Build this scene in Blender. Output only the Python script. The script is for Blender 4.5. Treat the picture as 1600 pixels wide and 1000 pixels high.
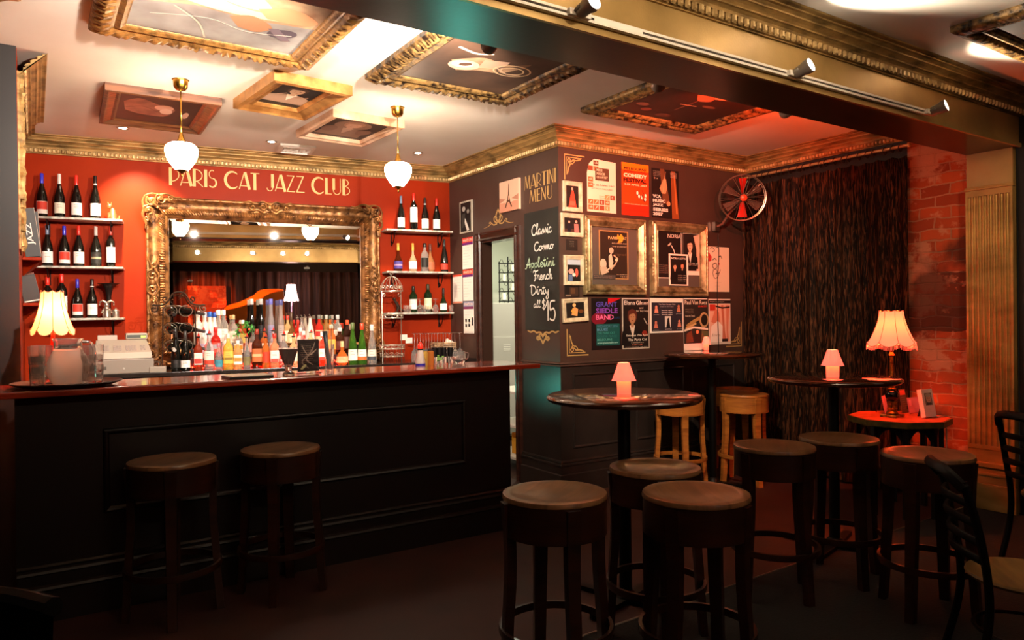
import bpy, bmesh, math, random
from mathutils import Vector, Matrix, noise

for o in list(bpy.data.objects):
    bpy.data.objects.remove(o, do_unlink=True)
SC = bpy.context.scene
COL = SC.collection
random.seed(7)
PI = math.pi

# ------------------------------------------------------------------ camera
FPX, YAW, PIT, ROL, EYE = 1136.3, .582125, .003966, -.0114626, 1.45
_f = Vector((math.sin(YAW) * math.cos(PIT), math.cos(YAW) * math.cos(PIT), -math.sin(PIT)))
_r = Vector((math.cos(YAW), -math.sin(YAW), 0))
_d = _f.cross(_r)
_r2 = math.cos(ROL) * _r - math.sin(ROL) * _d
_d2 = math.cos(ROL) * _d + math.sin(ROL) * _r
CAM = Vector((0, 0, EYE))
cd = bpy.data.cameras.new('camera')
cd.sensor_width = 36
cd.lens = 36 * FPX / 1600
cd.clip_start = .05
cam = bpy.data.objects.new('camera', cd)
COL.objects.link(cam)
cam.matrix_world = Matrix(((_r2.x, -_d2.x, -_f.x, 0), (_r2.y, -_d2.y, -_f.y, 0), (_r2.z, -_d2.z, -_f.z, EYE), (0, 0, 0, 1)))
SC.camera = cam

# ------------------------------------------------------------------ world + exposure
w = bpy.data.worlds.new('world')
SC.world = w
w.use_nodes = True
w.node_tree.nodes['Background'].inputs[0].default_value = (1, .7, .5, 1)
w.node_tree.nodes['Background'].inputs[1].default_value = .004
SC.view_settings.view_transform = 'Standard'
SC.view_settings.look = 'None'
SC.view_settings.gamma = 1
SC.view_settings.exposure = 0.9
SC.view_settings.use_curve_mapping = False

# ------------------------------------------------------------------ light table (built with the lamps they belong to)
K_TRACK, K_FRONT, K_DOWN, K_PEND, K_LAMP, K_TEAL, K_STORE = 250, 62, 42, 22, 10, 1.3, 8


# ------------------------------------------------------------------ measuring helpers (true planes in the room)
def ray(x, y):
    return _r2 * ((x - 800) / FPX) + _d2 * ((y - 500) / FPX) + _f


def at(x, y, ax, v):
    d = ray(x, y)
    return CAM + d * ((v - CAM[ax]) / d[ax])


class Wall:
    """a vertical wall: local x runs right along it, z up, 'out' towards the room"""
    def __init__(s, x, y, rot):
        s.o = Vector((x, y, 0)); s.rot = rot
        s.u = Vector((math.cos(rot), math.sin(rot), 0)); s.n = Vector((math.sin(rot), -math.cos(rot), 0))

    def px(s, x, y, out=0):
        d = ray(x, y)
        t = ((s.o + s.n * out - CAM).dot(s.n)) / d.dot(s.n)
        p = CAM + d * t
        return (p - s.o).dot(s.u), p.z

    def pt(s, u, z, out=0):
        return s.o + s.u * u + s.n * out + Vector((0, 0, z))

    def rect(s, l, t, r, b, out=0):
        m = (t + b) / 2; c = (l + r) / 2
        u0 = s.px(l, m, out)[0]; u1 = s.px(r, m, out)[0]
        z1 = s.px(c, t, out)[1]; z0 = s.px(c, b, out)[1]
        return u0, z0, u1, z1


BACK = Wall(0, 7.118, math.atan2(-.545, 3.577))
SIDE = Wall(3.577, 6.573, -PI / 2)
POST = Wall(3.577, 4.725, 0)
CURT = Wall(5.871, 4.725, -PI / 2)
CEIL = 2.97
SOFF = 2.62


# ------------------------------------------------------------------ materials
def lin(h):
    if not isinstance(h, str):
        return tuple(h) + (1,) if len(h) == 3 else h
    h = h.lstrip('#')
    o = []
    for i in (0, 2, 4):
        c = int(h[i:i + 2], 16) / 255
        o.append(c / 12.92 if c < .04045 else ((c + .055) / 1.055) ** 2.4)
    return tuple(o) + (1,)


_M = {}


def mat(name, col, rough=.6, metal=0, emis=None, es=0, trans=0, ior=1.45, coat=0, alpha=1, sheen=0, spec=.5):
    if name in _M:
        return _M[name]
    m = bpy.data.materials.new(name)
    m.use_nodes = True
    b = m.node_tree.nodes['Principled BSDF']
    b.inputs['Base Color'].default_value = lin(col)
    b.inputs['Roughness'].default_value = rough
    b.inputs['Metallic'].default_value = metal
    b.inputs['IOR'].default_value = ior
    b.inputs['Specular IOR Level'].default_value = spec
    b.inputs['Transmission Weight'].default_value = trans
    b.inputs['Coat Weight'].default_value = coat
    b.inputs['Coat Roughness'].default_value = .08
    b.inputs['Alpha'].default_value = alpha
    b.inputs['Sheen Weight'].default_value = sheen
    if emis:
        b.inputs['Emission Color'].default_value = lin(emis)
        b.inputs['Emission Strength'].default_value = es
    m.diffuse_color = lin(col)
    _M[name] = m
    return m


def nodes(m):
    nt = m.node_tree
    return nt, nt.nodes['Principled BSDF']


def noisy(name, c1, c2, scale=(8, 8, 8), rough=.6, metal=0, lo=.35, hi=.65, detail=5, bump=0, bscale=None, coat=0, r2=None, dist=0, sheen=0, spec=.5):
    """two colours mixed by stretched noise, with optional bump"""
    if name in _M:
        return _M[name]
    m = mat(name, c1, rough, metal, coat=coat, sheen=sheen, spec=spec)
    nt, b = nodes(m)
    tc = nt.nodes.new('ShaderNodeTexCoord'); mp = nt.nodes.new('ShaderNodeMapping')
    nt.links.new(tc.outputs['Object'], mp.inputs[0]); mp.inputs['Scale'].default_value = scale
    n = nt.nodes.new('ShaderNodeTexNoise'); n.inputs['Scale'].default_value = 1; n.inputs['Detail'].default_value = detail
    n.inputs['Distortion'].default_value = dist
    nt.links.new(mp.outputs[0], n.inputs[0])
    r = nt.nodes.new('ShaderNodeValToRGB')
    r.color_ramp.elements[0].position = lo; r.color_ramp.elements[0].color = lin(c1)
    r.color_ramp.elements[1].position = hi; r.color_ramp.elements[1].color = lin(c2)
    nt.links.new(n.outputs[0], r.inputs[0]); nt.links.new(r.outputs[0], b.inputs['Base Color'])
    if r2 is not None:
        mr = nt.nodes.new('ShaderNodeMapRange'); mr.inputs[3].default_value = rough; mr.inputs[4].default_value = r2
        nt.links.new(n.outputs[0], mr.inputs[0]); nt.links.new(mr.outputs[0], b.inputs['Roughness'])
    if bump:
        n2 = n
        if bscale:
            n2 = nt.nodes.new('ShaderNodeTexNoise'); n2.inputs['Scale'].default_value = bscale; n2.inputs['Detail'].default_value = 4
            nt.links.new(tc.outputs['Object'], n2.inputs[0])
        bp = nt.nodes.new('ShaderNodeBump'); bp.inputs['Strength'].default_value = bump; bp.inputs['Distance'].default_value = .01
        nt.links.new(n2.outputs[0], bp.inputs['Height']); nt.links.new(bp.outputs[0], b.inputs['Normal'])
    return m


def brick_mat():
    m = mat('brick_wall_surface', '#8a3a20', .85)
    nt, b = nodes(m)
    tc = nt.nodes.new('ShaderNodeTexCoord'); sp = nt.nodes.new('ShaderNodeSeparateXYZ'); cb = nt.nodes.new('ShaderNodeCombineXYZ')
    nt.links.new(tc.outputs['Object'], sp.inputs[0]); nt.links.new(sp.outputs[0], cb.inputs[0]); nt.links.new(sp.outputs[2], cb.inputs[1])
    br = nt.nodes.new('ShaderNodeTexBrick')
    br.inputs['Scale'].default_value = 1; br.inputs['Brick Width'].default_value = .23; br.inputs['Row Height'].default_value = .085
    br.inputs['Mortar Size'].default_value = .007; br.inputs['Mortar Smooth'].default_value = .4
    br.inputs['Color1'].default_value = lin('#b4562a'); br.inputs['Color2'].default_value = lin('#8a3c20'); br.inputs['Mortar'].default_value = lin('#a87a60')
    nz = nt.nodes.new('ShaderNodeTexNoise'); nz.inputs['Scale'].default_value = 6; nz.inputs['Detail'].default_value = 6
    nt.links.new(tc.outputs['Object'], nz.inputs[0])
    mx = nt.nodes.new('ShaderNodeVectorMath'); mx.operation = 'MULTIPLY_ADD'; mx.inputs[1].default_value = (.06, .06, .06)
    nt.links.new(nz.outputs['Color'], mx.inputs[0]); nt.links.new(cb.outputs[0], mx.inputs[2]); nt.links.new(mx.outputs[0], br.inputs[0])
    # crumbling plaster patches
    n2 = nt.nodes.new('ShaderNodeTexNoise'); n2.inputs['Scale'].default_value = 3.2; n2.inputs['Detail'].default_value = 9; n2.inputs['Roughness'].default_value = .65
    nt.links.new(tc.outputs['Object'], n2.inputs[0])
    rp = nt.nodes.new('ShaderNodeValToRGB'); rp.color_ramp.elements[0].position = .52; rp.color_ramp.elements[1].position = .57
    nt.links.new(n2.outputs[0], rp.inputs[0])
    m1 = nt.nodes.new('ShaderNodeMixRGB'); m1.inputs[2].default_value = lin('#b78468')
    nt.links.new(rp.outputs[0], m1.inputs[0]); nt.links.new(br.outputs[0], m1.inputs[1])
    n3 = nt.nodes.new('ShaderNodeTexNoise'); n3.inputs['Scale'].default_value = 1.7; n3.inputs['Detail'].default_value = 8
    mp = nt.nodes.new('ShaderNodeMapping'); mp.inputs['Location'].default_value = (3.1, 0, 7.7)
    nt.links.new(tc.outputs['Object'], mp.inputs[0]); nt.links.new(mp.outputs[0], n3.inputs[0])
    r3 = nt.nodes.new('ShaderNodeValToRGB'); r3.color_ramp.elements[0].position = .5; r3.color_ramp.elements[1].position = .58
    nt.links.new(n3.outputs[0], r3.inputs[0])
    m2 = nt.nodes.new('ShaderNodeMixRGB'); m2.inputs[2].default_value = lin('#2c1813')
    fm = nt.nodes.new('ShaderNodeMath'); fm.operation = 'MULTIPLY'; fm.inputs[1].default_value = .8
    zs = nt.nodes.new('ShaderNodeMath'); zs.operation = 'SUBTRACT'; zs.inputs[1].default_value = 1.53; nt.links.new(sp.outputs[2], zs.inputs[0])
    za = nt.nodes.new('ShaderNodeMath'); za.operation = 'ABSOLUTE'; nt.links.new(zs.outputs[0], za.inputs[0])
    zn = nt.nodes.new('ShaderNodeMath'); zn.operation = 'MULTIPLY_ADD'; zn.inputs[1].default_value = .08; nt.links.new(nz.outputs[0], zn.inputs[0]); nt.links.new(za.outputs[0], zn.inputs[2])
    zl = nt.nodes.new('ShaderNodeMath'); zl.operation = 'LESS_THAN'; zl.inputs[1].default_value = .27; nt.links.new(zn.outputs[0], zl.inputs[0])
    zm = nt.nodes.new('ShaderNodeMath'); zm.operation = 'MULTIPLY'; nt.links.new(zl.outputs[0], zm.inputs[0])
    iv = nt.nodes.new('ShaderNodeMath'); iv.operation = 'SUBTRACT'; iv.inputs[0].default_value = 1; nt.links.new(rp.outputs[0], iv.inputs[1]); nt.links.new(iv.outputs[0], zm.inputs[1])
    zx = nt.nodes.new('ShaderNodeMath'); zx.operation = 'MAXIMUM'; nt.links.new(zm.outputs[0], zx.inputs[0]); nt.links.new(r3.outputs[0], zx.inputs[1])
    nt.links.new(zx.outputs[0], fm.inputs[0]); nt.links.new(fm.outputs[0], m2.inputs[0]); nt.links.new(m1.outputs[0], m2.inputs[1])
    nt.links.new(m2.outputs[0], b.inputs['Base Color'])
    ad = nt.nodes.new('ShaderNodeMath'); ad.operation = 'MULTIPLY_ADD'; ad.inputs[1].default_value = -.6
    nt.links.new(br.outputs['Fac'], ad.inputs[0]); nt.links.new(n2.outputs[0], ad.inputs[2])
    bp = nt.nodes.new('ShaderNodeBump'); bp.inputs['Strength'].default_value = .7; bp.inputs['Distance'].default_value = .02
    nt.links.new(ad.outputs[0], bp.inputs['Height']); nt.links.new(bp.outputs[0], b.inputs['Normal'])
    return m


def translucent(m, fac, col):
    nt, b = nodes(m)
    out = nt.nodes['Material Output']; t = nt.nodes.new('ShaderNodeBsdfTranslucent'); t.inputs[0].default_value = lin(col)
    mx = nt.nodes.new('ShaderNodeMixShader'); mx.inputs[0].default_value = fac
    nt.links.new(b.outputs[0], mx.inputs[1]); nt.links.new(t.outputs[0], mx.inputs[2]); nt.links.new(mx.outputs[0], out.inputs['Surface'])
    return m


M_CEIL = noisy('ceiling_paint', '#e0d8cc', '#d4c9ba', (1.2, 1.2, 1.2), .75, bump=.05, bscale=18)
M_RED = noisy('red_wall_paint', '#932a0a', '#842208', (1.5, 1.5, 1.5), .42, bump=.06, bscale=30, spec=.08)
M_DARK = noisy('aubergine_wall_paint', '#4a362e', '#412e28', (2, 2, 2), .42, bump=.05, bscale=25)
M_DADO = noisy('dado_black_paint', '#221d1b', '#2b2422', (6, 6, 6), .3, bump=.05, bscale=40)
M_BLACKW = noisy('dark_room_paint', '#120d0b', '#1a1210', (2, 2, 2), .5)
M_GOLD = noisy('gilded_plaster', '#b08c54', '#54401f', (7, 7, 30), .38, .35, .4, .72, bump=.15, bscale=60, r2=.55)
M_GOLDL = noisy('pale_gilding', '#d8b880', '#8c6c40', (14, 14, 14), .35, .3, .4, .7, bump=.2, bscale=80)
M_GOLDF = noisy('flat_gold_paint', '#b8965c', '#8c7040', (2.2, 2.2, 2.2), .34, .4, .35, .7, bump=.04, bscale=90)
M_GILT = noisy('antique_gilt_wood', '#9a6e38', '#40260f', (30, 30, 30), .4, .35, .42, .75, bump=.3, bscale=120)
M_GILTD = noisy('dark_antique_gilt', '#8a6a3c', '#1d120a', (24, 24, 24), .4, .35, .4, .62, bump=.3, bscale=110)
M_SILVER = noisy('silver_gilt', '#a8966e', '#5c4c30', (12, 12, 12), .32, .45, .4, .7)
M_WOODF = noisy('brown_frame_wood', '#7a4a2a', '#4a2814', (4, 40, 40), .4, coat=.2)
M_SOFF = noisy('soffit_gloss_paint', '#241812', '#2c1d15', (1.5, 1.5, 1.5), .28, bump=.03, bscale=40)
M_BARTOP = noisy('mahogany_bar_top', '#b03a1c', '#6a1c0c', (1.5, 30, 30), .2, lo=.3, hi=.7, coat=.8)
M_BARW = noisy('black_stained_panel', '#0a0403', '#100605', (2, 30, 4), .42, spec=.35)
M_STOOL = noisy('dark_walnut_stool', '#30150a', '#160a06', (4, 4, 26), .32, lo=.3, hi=.7, dist=1.2, coat=.3)
M_SEAT = noisy('worn_walnut_seat', '#7a583a', '#4a3220', (3, 22, 3), .3, lo=.3, hi=.7, dist=.6, coat=.35)
M_TAN = noisy('honey_bentwood', '#b06c2c', '#7c451a', (4, 4, 26), .35, lo=.3, hi=.7, dist=1.4, coat=.3)
M_TTOP = noisy('lacquered_table_top', '#4a2312', '#2c1209', (2, 26, 26), .14, lo=.3, hi=.7, coat=.9)
M_IRON = mat('black_iron', '#0c0a09', .45, .6)
M_BRASS = mat('polished_brass', '#b98a3c', .25, 1)
M_STEEL = mat('brushed_steel', '#b8b4ac', .35, 1)
M_WHITEP = mat('white_plastic', '#d8d0c4', .45)
M_BLACKP = mat('black_plastic', '#0d0c0c', .35)
M_BRICK = brick_mat()
M_CURT = noisy('crushed_velvet', '#0c0502', '#6c442c', (80, 80, 9), .62, lo=.47, hi=.82, detail=6, dist=1.0, bump=.4, spec=.08)
M_FLOOR1 = noisy('worn_floor_boards', '#34160f', '#26100b', (3, 3, 3), .6)
M_FLOOR2 = noisy('dark_carpet', '#070403', '#0d0806', (60, 60, 60), .95, bump=.3)
M_MIRROR = mat('mirror_silver', '#f2eee6', .01, 1)
M_CLEAR = mat('clear_glass_plain', '#ffffff', .03, trans=.95, ior=1.4)
M_PAPER = mat('white_paper', '#e8e0d2', .7)
M_SHELF = noisy('marble_shelf', '#d8d4c8', '#8f8c80', (14, 14, 14), .3, dist=1)
M_LETTER = mat('painted_gold_letter', '#d8a565', .5, .1)
M_MARTINI = mat('painted_antique_letter', '#b9945c', .5, .1)
M_CHALK = mat('white_chalk', '#d8d4cc', .95)
M_CHALKG = mat('green_chalk', '#a8bfa4', .95)
M_CHALKB = noisy('chalkboard_slate', '#1c1d1a', '#272824', (3, 3, 3), .6)


# ------------------------------------------------------------------ mesh builder
class MB:
    def __init__(s):
        s.v = []; s.f = []; s.m = []; s.sm = []; s.x = Matrix.Identity(4)

    def addv(s, pts):
        b = len(s.v)
        s.v += [s.x @ Vector(p) for p in pts]
        return b

    def face(s, idx, mi=0, sm=False):
        s.f.append(tuple(idx)); s.m.append(mi); s.sm.append(sm)

    def box(s, a, b, mi=0):
        (x0, y0, z0), (x1, y1, z1) = a, b
        i = s.addv([(x0, y0, z0), (x1, y0, z0), (x1, y1, z0), (x0, y1, z0), (x0, y0, z1), (x1, y0, z1), (x1, y1, z1), (x0, y1, z1)])
        for q in ((3, 2, 1, 0), (4, 5, 6, 7), (0, 1, 5, 4), (1, 2, 6, 5), (2, 3, 7, 6), (3, 0, 4, 7)):
            s.face([i + k for k in q], mi)
        return s

    def bbox(s, a, b, r=.003, mi=0):
        """box with chamfered edges"""
        x0, x1 = sorted((a[0], b[0])); y0, y1 = sorted((a[1], b[1])); z0, z1 = sorted((a[2], b[2]))
        r = min(r, (x1 - x0) / 2.2, (y1 - y0) / 2.2, (z1 - z0) / 2.2)
        bm = bmesh.new()
        vs = [bm.verts.new(p) for p in [(x0, y0, z0), (x1, y0, z0), (x1, y1, z0), (x0, y1, z0), (x0, y0, z1), (x1, y0, z1), (x1, y1, z1), (x0, y1, z1)]]
        for q in ((3, 2, 1, 0), (4, 5, 6, 7), (0, 1, 5, 4), (1, 2, 6, 5), (2, 3, 7, 6), (3, 0, 4, 7)):
            bm.faces.new([vs[k] for k in q])
        bmesh.ops.bevel(bm, geom=bm.edges[:], offset=r, segments=2, affect='EDGES', profile=.6)
        bm.verts.index_update()
        i = s.addv([v.co[:] for v in bm.verts])
        for f in bm.faces:
            s.face([i + v.index for v in f.verts], mi)
        bm.free()
        return s

    def prism(s, poly, y0, y1, mi=0, side=None):
        """polygon in x,z extruded along y (y0 front = towards -y)"""
        n = len(poly)
        i = s.addv([(p[0], y0, p[1]) for p in poly] + [(p[0], y1, p[1]) for p in poly])
        s.face(range(i, i + n), mi); s.face(range(i + 2 * n - 1, i + n - 1, -1), mi)
        for k in range(n):
            j = (k + 1) % n
            s.face((i + k, i + n + k, i + n + j, i + j), mi if side is None else side)
        return s

    def vprism(s, poly, z0, z1, mi=0):
        n = len(poly)
        i = s.addv([(p[0], p[1], z0) for p in poly] + [(p[0], p[1], z1) for p in poly])
        s.face(range(i + n - 1, i - 1, -1), mi); s.face(range(i + n, i + 2 * n), mi)
        for k in range(n):
            j = (k + 1) % n
            s.face((i + k, i + j, i + n + j, i + n + k), mi)
        return s

    def lathe(s, prof, seg=24, mi=0, c=(0, 0, 0), a0=0, a1=2 * PI, sq=None, sm=True):
        """profile of (r,z); sq = superellipse exponent for squarish sections"""
        full = abs(a1 - a0 - 2 * PI) < 1e-6
        n = seg if full else seg + 1
        pts = []
        for r, z in prof:
            for k in range(n):
                a = a0 + (a1 - a0) * k / seg
                ca, sa = math.cos(a), math.sin(a)
                q = 1
                if sq:
                    q = 1 / ((abs(ca) ** sq + abs(sa) ** sq) ** (1 / sq))
                pts.append((c[0] + r * q * ca, c[1] + r * q * sa, c[2] + z))
        i = s.addv(pts)
        for j in range(len(prof) - 1):
            for k in range(seg):
                k2 = (k + 1) % n
                if not full and k + 1 > seg:
                    continue
                s.face((i + j * n + k, i + j * n + k2, i + (j + 1) * n + k2, i + (j + 1) * n + k), mi, sm)
        return s

    def disc(s, r, z, seg=24, mi=0, c=(0, 0), up=True):
        i = s.addv([(c[0] + r * math.cos(2 * PI * k / seg), c[1] + r * math.sin(2 * PI * k / seg), z) for k in range(seg)])
        s.face(range(i, i + seg) if up else range(i + seg - 1, i - 1, -1), mi)
        return s

    def tube(s, pts, r, seg=6, mi=0, closed=False, caps=True, flat=1.0):
        pts = [Vector(p) for p in pts]
        n = len(pts)
        rr = r if isinstance(r, (list, tuple)) else [r] * n
        up = None
        rings = []
        for k in range(n):
            a = pts[(k - 1) % n] if (closed or k) else pts[k]
            b = pts[(k + 1) % n] if (closed or k < n - 1) else pts[k]
            t = (b - a)
            if t.length < 1e-9:
                t = Vector((0, 0, 1))
            t.normalize()
            if up is None:
                up = Vector((0, 0, 1)) if abs(t.z) < .9 else Vector((1, 0, 0))
            sd = t.cross(up)
            if sd.length < 1e-6:
                sd = t.cross(Vector((0, 1, 0)))
            sd.normalize()
            up = sd.cross(t).normalized()
            rings.append(s.addv([pts[k] + sd * (math.cos(2 * PI * j / seg) * rr[k]) + up * (math.sin(2 * PI * j / seg) * rr[k] * flat) for j in range(seg)]))
        m = n if closed else n - 1
        for k in range(m):
            a, b = rings[k], rings[(k + 1) % n]
            for j in range(seg):
                s.face((a + j, a + (j + 1) % seg, b + (j + 1) % seg, b + j), mi, True)
        if caps and not closed:
            s.face([rings[0] + j for j in range(seg - 1, -1, -1)], mi); s.face([rings[-1] + j for j in range(seg)], mi)
        return s

    def ball(s, c, r, mi=0, seg=10, sx=1, sy=1, sz=1):
        pr = [(max(1e-4, r * math.sin(PI * k / (seg // 2 + 1))), -r * math.cos(PI * k / (seg // 2 + 1))) for k in range(seg // 2 + 2)]
        old = s.x
        s.x = old @ Matrix.Translation(c) @ Matrix.Diagonal((sx, sy, sz, 1))
        s.lathe(pr, seg, mi)
        s.x = old
        return s

    def grid(s, fn, nu, nv, mi=0, sm=True):
        """fn(u,v) -> point, u,v in 0..1"""
        i = s.addv([fn(a / nu, b / nv) for b in range(nv + 1) for a in range(nu + 1)])
        for b in range(nv):
            for a in range(nu):
                k = i + b * (nu + 1) + a
                s.face((k, k + 1, k + nu + 2, k + nu + 1), mi, sm)
        return s

    def mesh(s, name, mats):
        me = bpy.data.meshes.new(name)
        me.from_pydata([v[:] for v in s.v], [], s.f)
        if not isinstance(mats, (list, tuple)):
            mats = [mats]
        for m in mats:
            me.materials.append(m)
        me.polygons.foreach_set('material_index', s.m)
        me.polygons.foreach_set('use_smooth', s.sm)
        me.update()
        if any(s.sm):
            me.set_sharp_from_angle(angle=math.radians(42))
            me.polygons.foreach_set('use_smooth', s.sm)
            me.update()
        return me

    def build(s, name, mats, parent=None, loc=None, rot=0, label=None):
        o = bpy.data.objects.new(name, s.mesh(name, mats))
        COL.objects.link(o)
        if parent is not None:
            o.parent = parent
        if loc is not None:
            o.location = loc
        if rot:
            o.rotation_euler = (0, 0, rot)
        if label:
            o['label'] = label
        return o


LABELS = {}


def tag(o, label, cat, group=None, kind=None):
    o['label'] = label; o['category'] = cat
    if group:
        o['group'] = group
    if kind:
        o['kind'] = kind
    LABELS.setdefault(label, []).append(o.name)
    return o


def thing(name, label, cat, loc=(0, 0, 0), rot=0, group=None):
    o = bpy.data.objects.new(name, None)
    o.empty_display_size = .05
    COL.objects.link(o)
    o.location = loc
    o.rotation_euler = (0, 0, rot) if not isinstance(rot, (tuple, list)) else rot
    return tag(o, label, cat, group)


def struct(name, mb, mats, **k):
    o = mb.build(name, mats, **k)
    o['kind'] = 'structure'
    return o


def copy_thing(root, loc, rot, label, group=None):
    r = root.copy(); COL.objects.link(r); r.location = loc; r.rotation_euler = (0, 0, rot)
    tag(r, label, root['category'], group or root.get('group'))
    for ch in [c for c in list(bpy.data.objects) if c.parent == root]:
        c = ch.copy(); COL.objects.link(c); c.parent = r
        for g in [x for x in list(bpy.data.objects) if x.parent == ch]:
            d = g.copy(); COL.objects.link(d); d.parent = c
    return r


def light(name, kind, loc, power, col, parent=None, size=.05, target=None, angle=60, blend=.5):
    l = bpy.data.lights.new(name, kind)
    l.energy = power; l.color = lin(col)[:3]
    if kind == 'AREA':
        l.size = size
    else:
        l.shadow_soft_size = size
    if kind == 'SPOT':
        l.spot_size = math.radians(angle); l.spot_blend = blend
    o = bpy.data.objects.new(name, l); COL.objects.link(o)
    o.location = loc
    if target is not None:
        o.rotation_euler = (Vector(target) - Vector(loc)).to_track_quat('-Z', 'Y').to_euler()
    if parent is not None:
        o.parent = parent
        o.matrix_parent_inverse = Matrix.Translation(-Vector(parent.location)) if tuple(parent.rotation_euler) == (0, 0, 0) else (Matrix.LocRotScale(parent.location, parent.rotation_euler, None)).inverted()
    return o


def arc(cx, cz, rx, rz, a0, a1, n=10):
    return [(cx + rx * math.cos(math.radians(a0 + (a1 - a0) * k / n)), cz + rz * math.sin(math.radians(a0 + (a1 - a0) * k / n))) for k in range(n + 1)]


def spiral(cx, cz, r, turns, a0, n=18, inward=.15, cw=1):
    return [(cx + r * (1 - (1 - inward) * k / n) * math.cos(a0 + cw * 2 * PI * turns * k / n), cz + r * (1 - (1 - inward) * k / n) * math.sin(a0 + cw * 2 * PI * turns * k / n)) for k in range(n + 1)]
# ------------------------------------------------------------------ flat artwork (posters, labels, signs)
_T = {}


def textmesh(s, bold=0.0):
    k = (s, bold)
    if k not in _T:
        c = bpy.data.curves.new('t', 'FONT'); c.body = s; c.size = 1; c.resolution_u = 2; c.offset = bold; c.fill_mode = 'FRONT'
        o = bpy.data.objects.new('t', c)
        COL.objects.link(o)
        bpy.context.view_layer.update()
        me = bpy.data.meshes.new_from_object(o)
        v = [(p.co.x, p.co.y) for p in me.vertices]; f = [tuple(p.vertices) for p in me.polygons]
        bpy.data.objects.remove(o, do_unlink=True); bpy.data.curves.remove(c); bpy.data.meshes.remove(me)
        x0 = min(p[0] for p in v); x1 = max(p[0] for p in v); y0 = min(p[1] for p in v); y1 = max(p[1] for p in v)
        _T[k] = ([((p[0] - x0) / (x1 - x0), (p[1] - y0) / (y1 - y0)) for p in v], f)
    return _T[k]


def area(poly):
    return sum(poly[i][0] * poly[(i + 1) % len(poly)][1] - poly[(i + 1) % len(poly)][0] * poly[i][1] for i in range(len(poly)))


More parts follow.
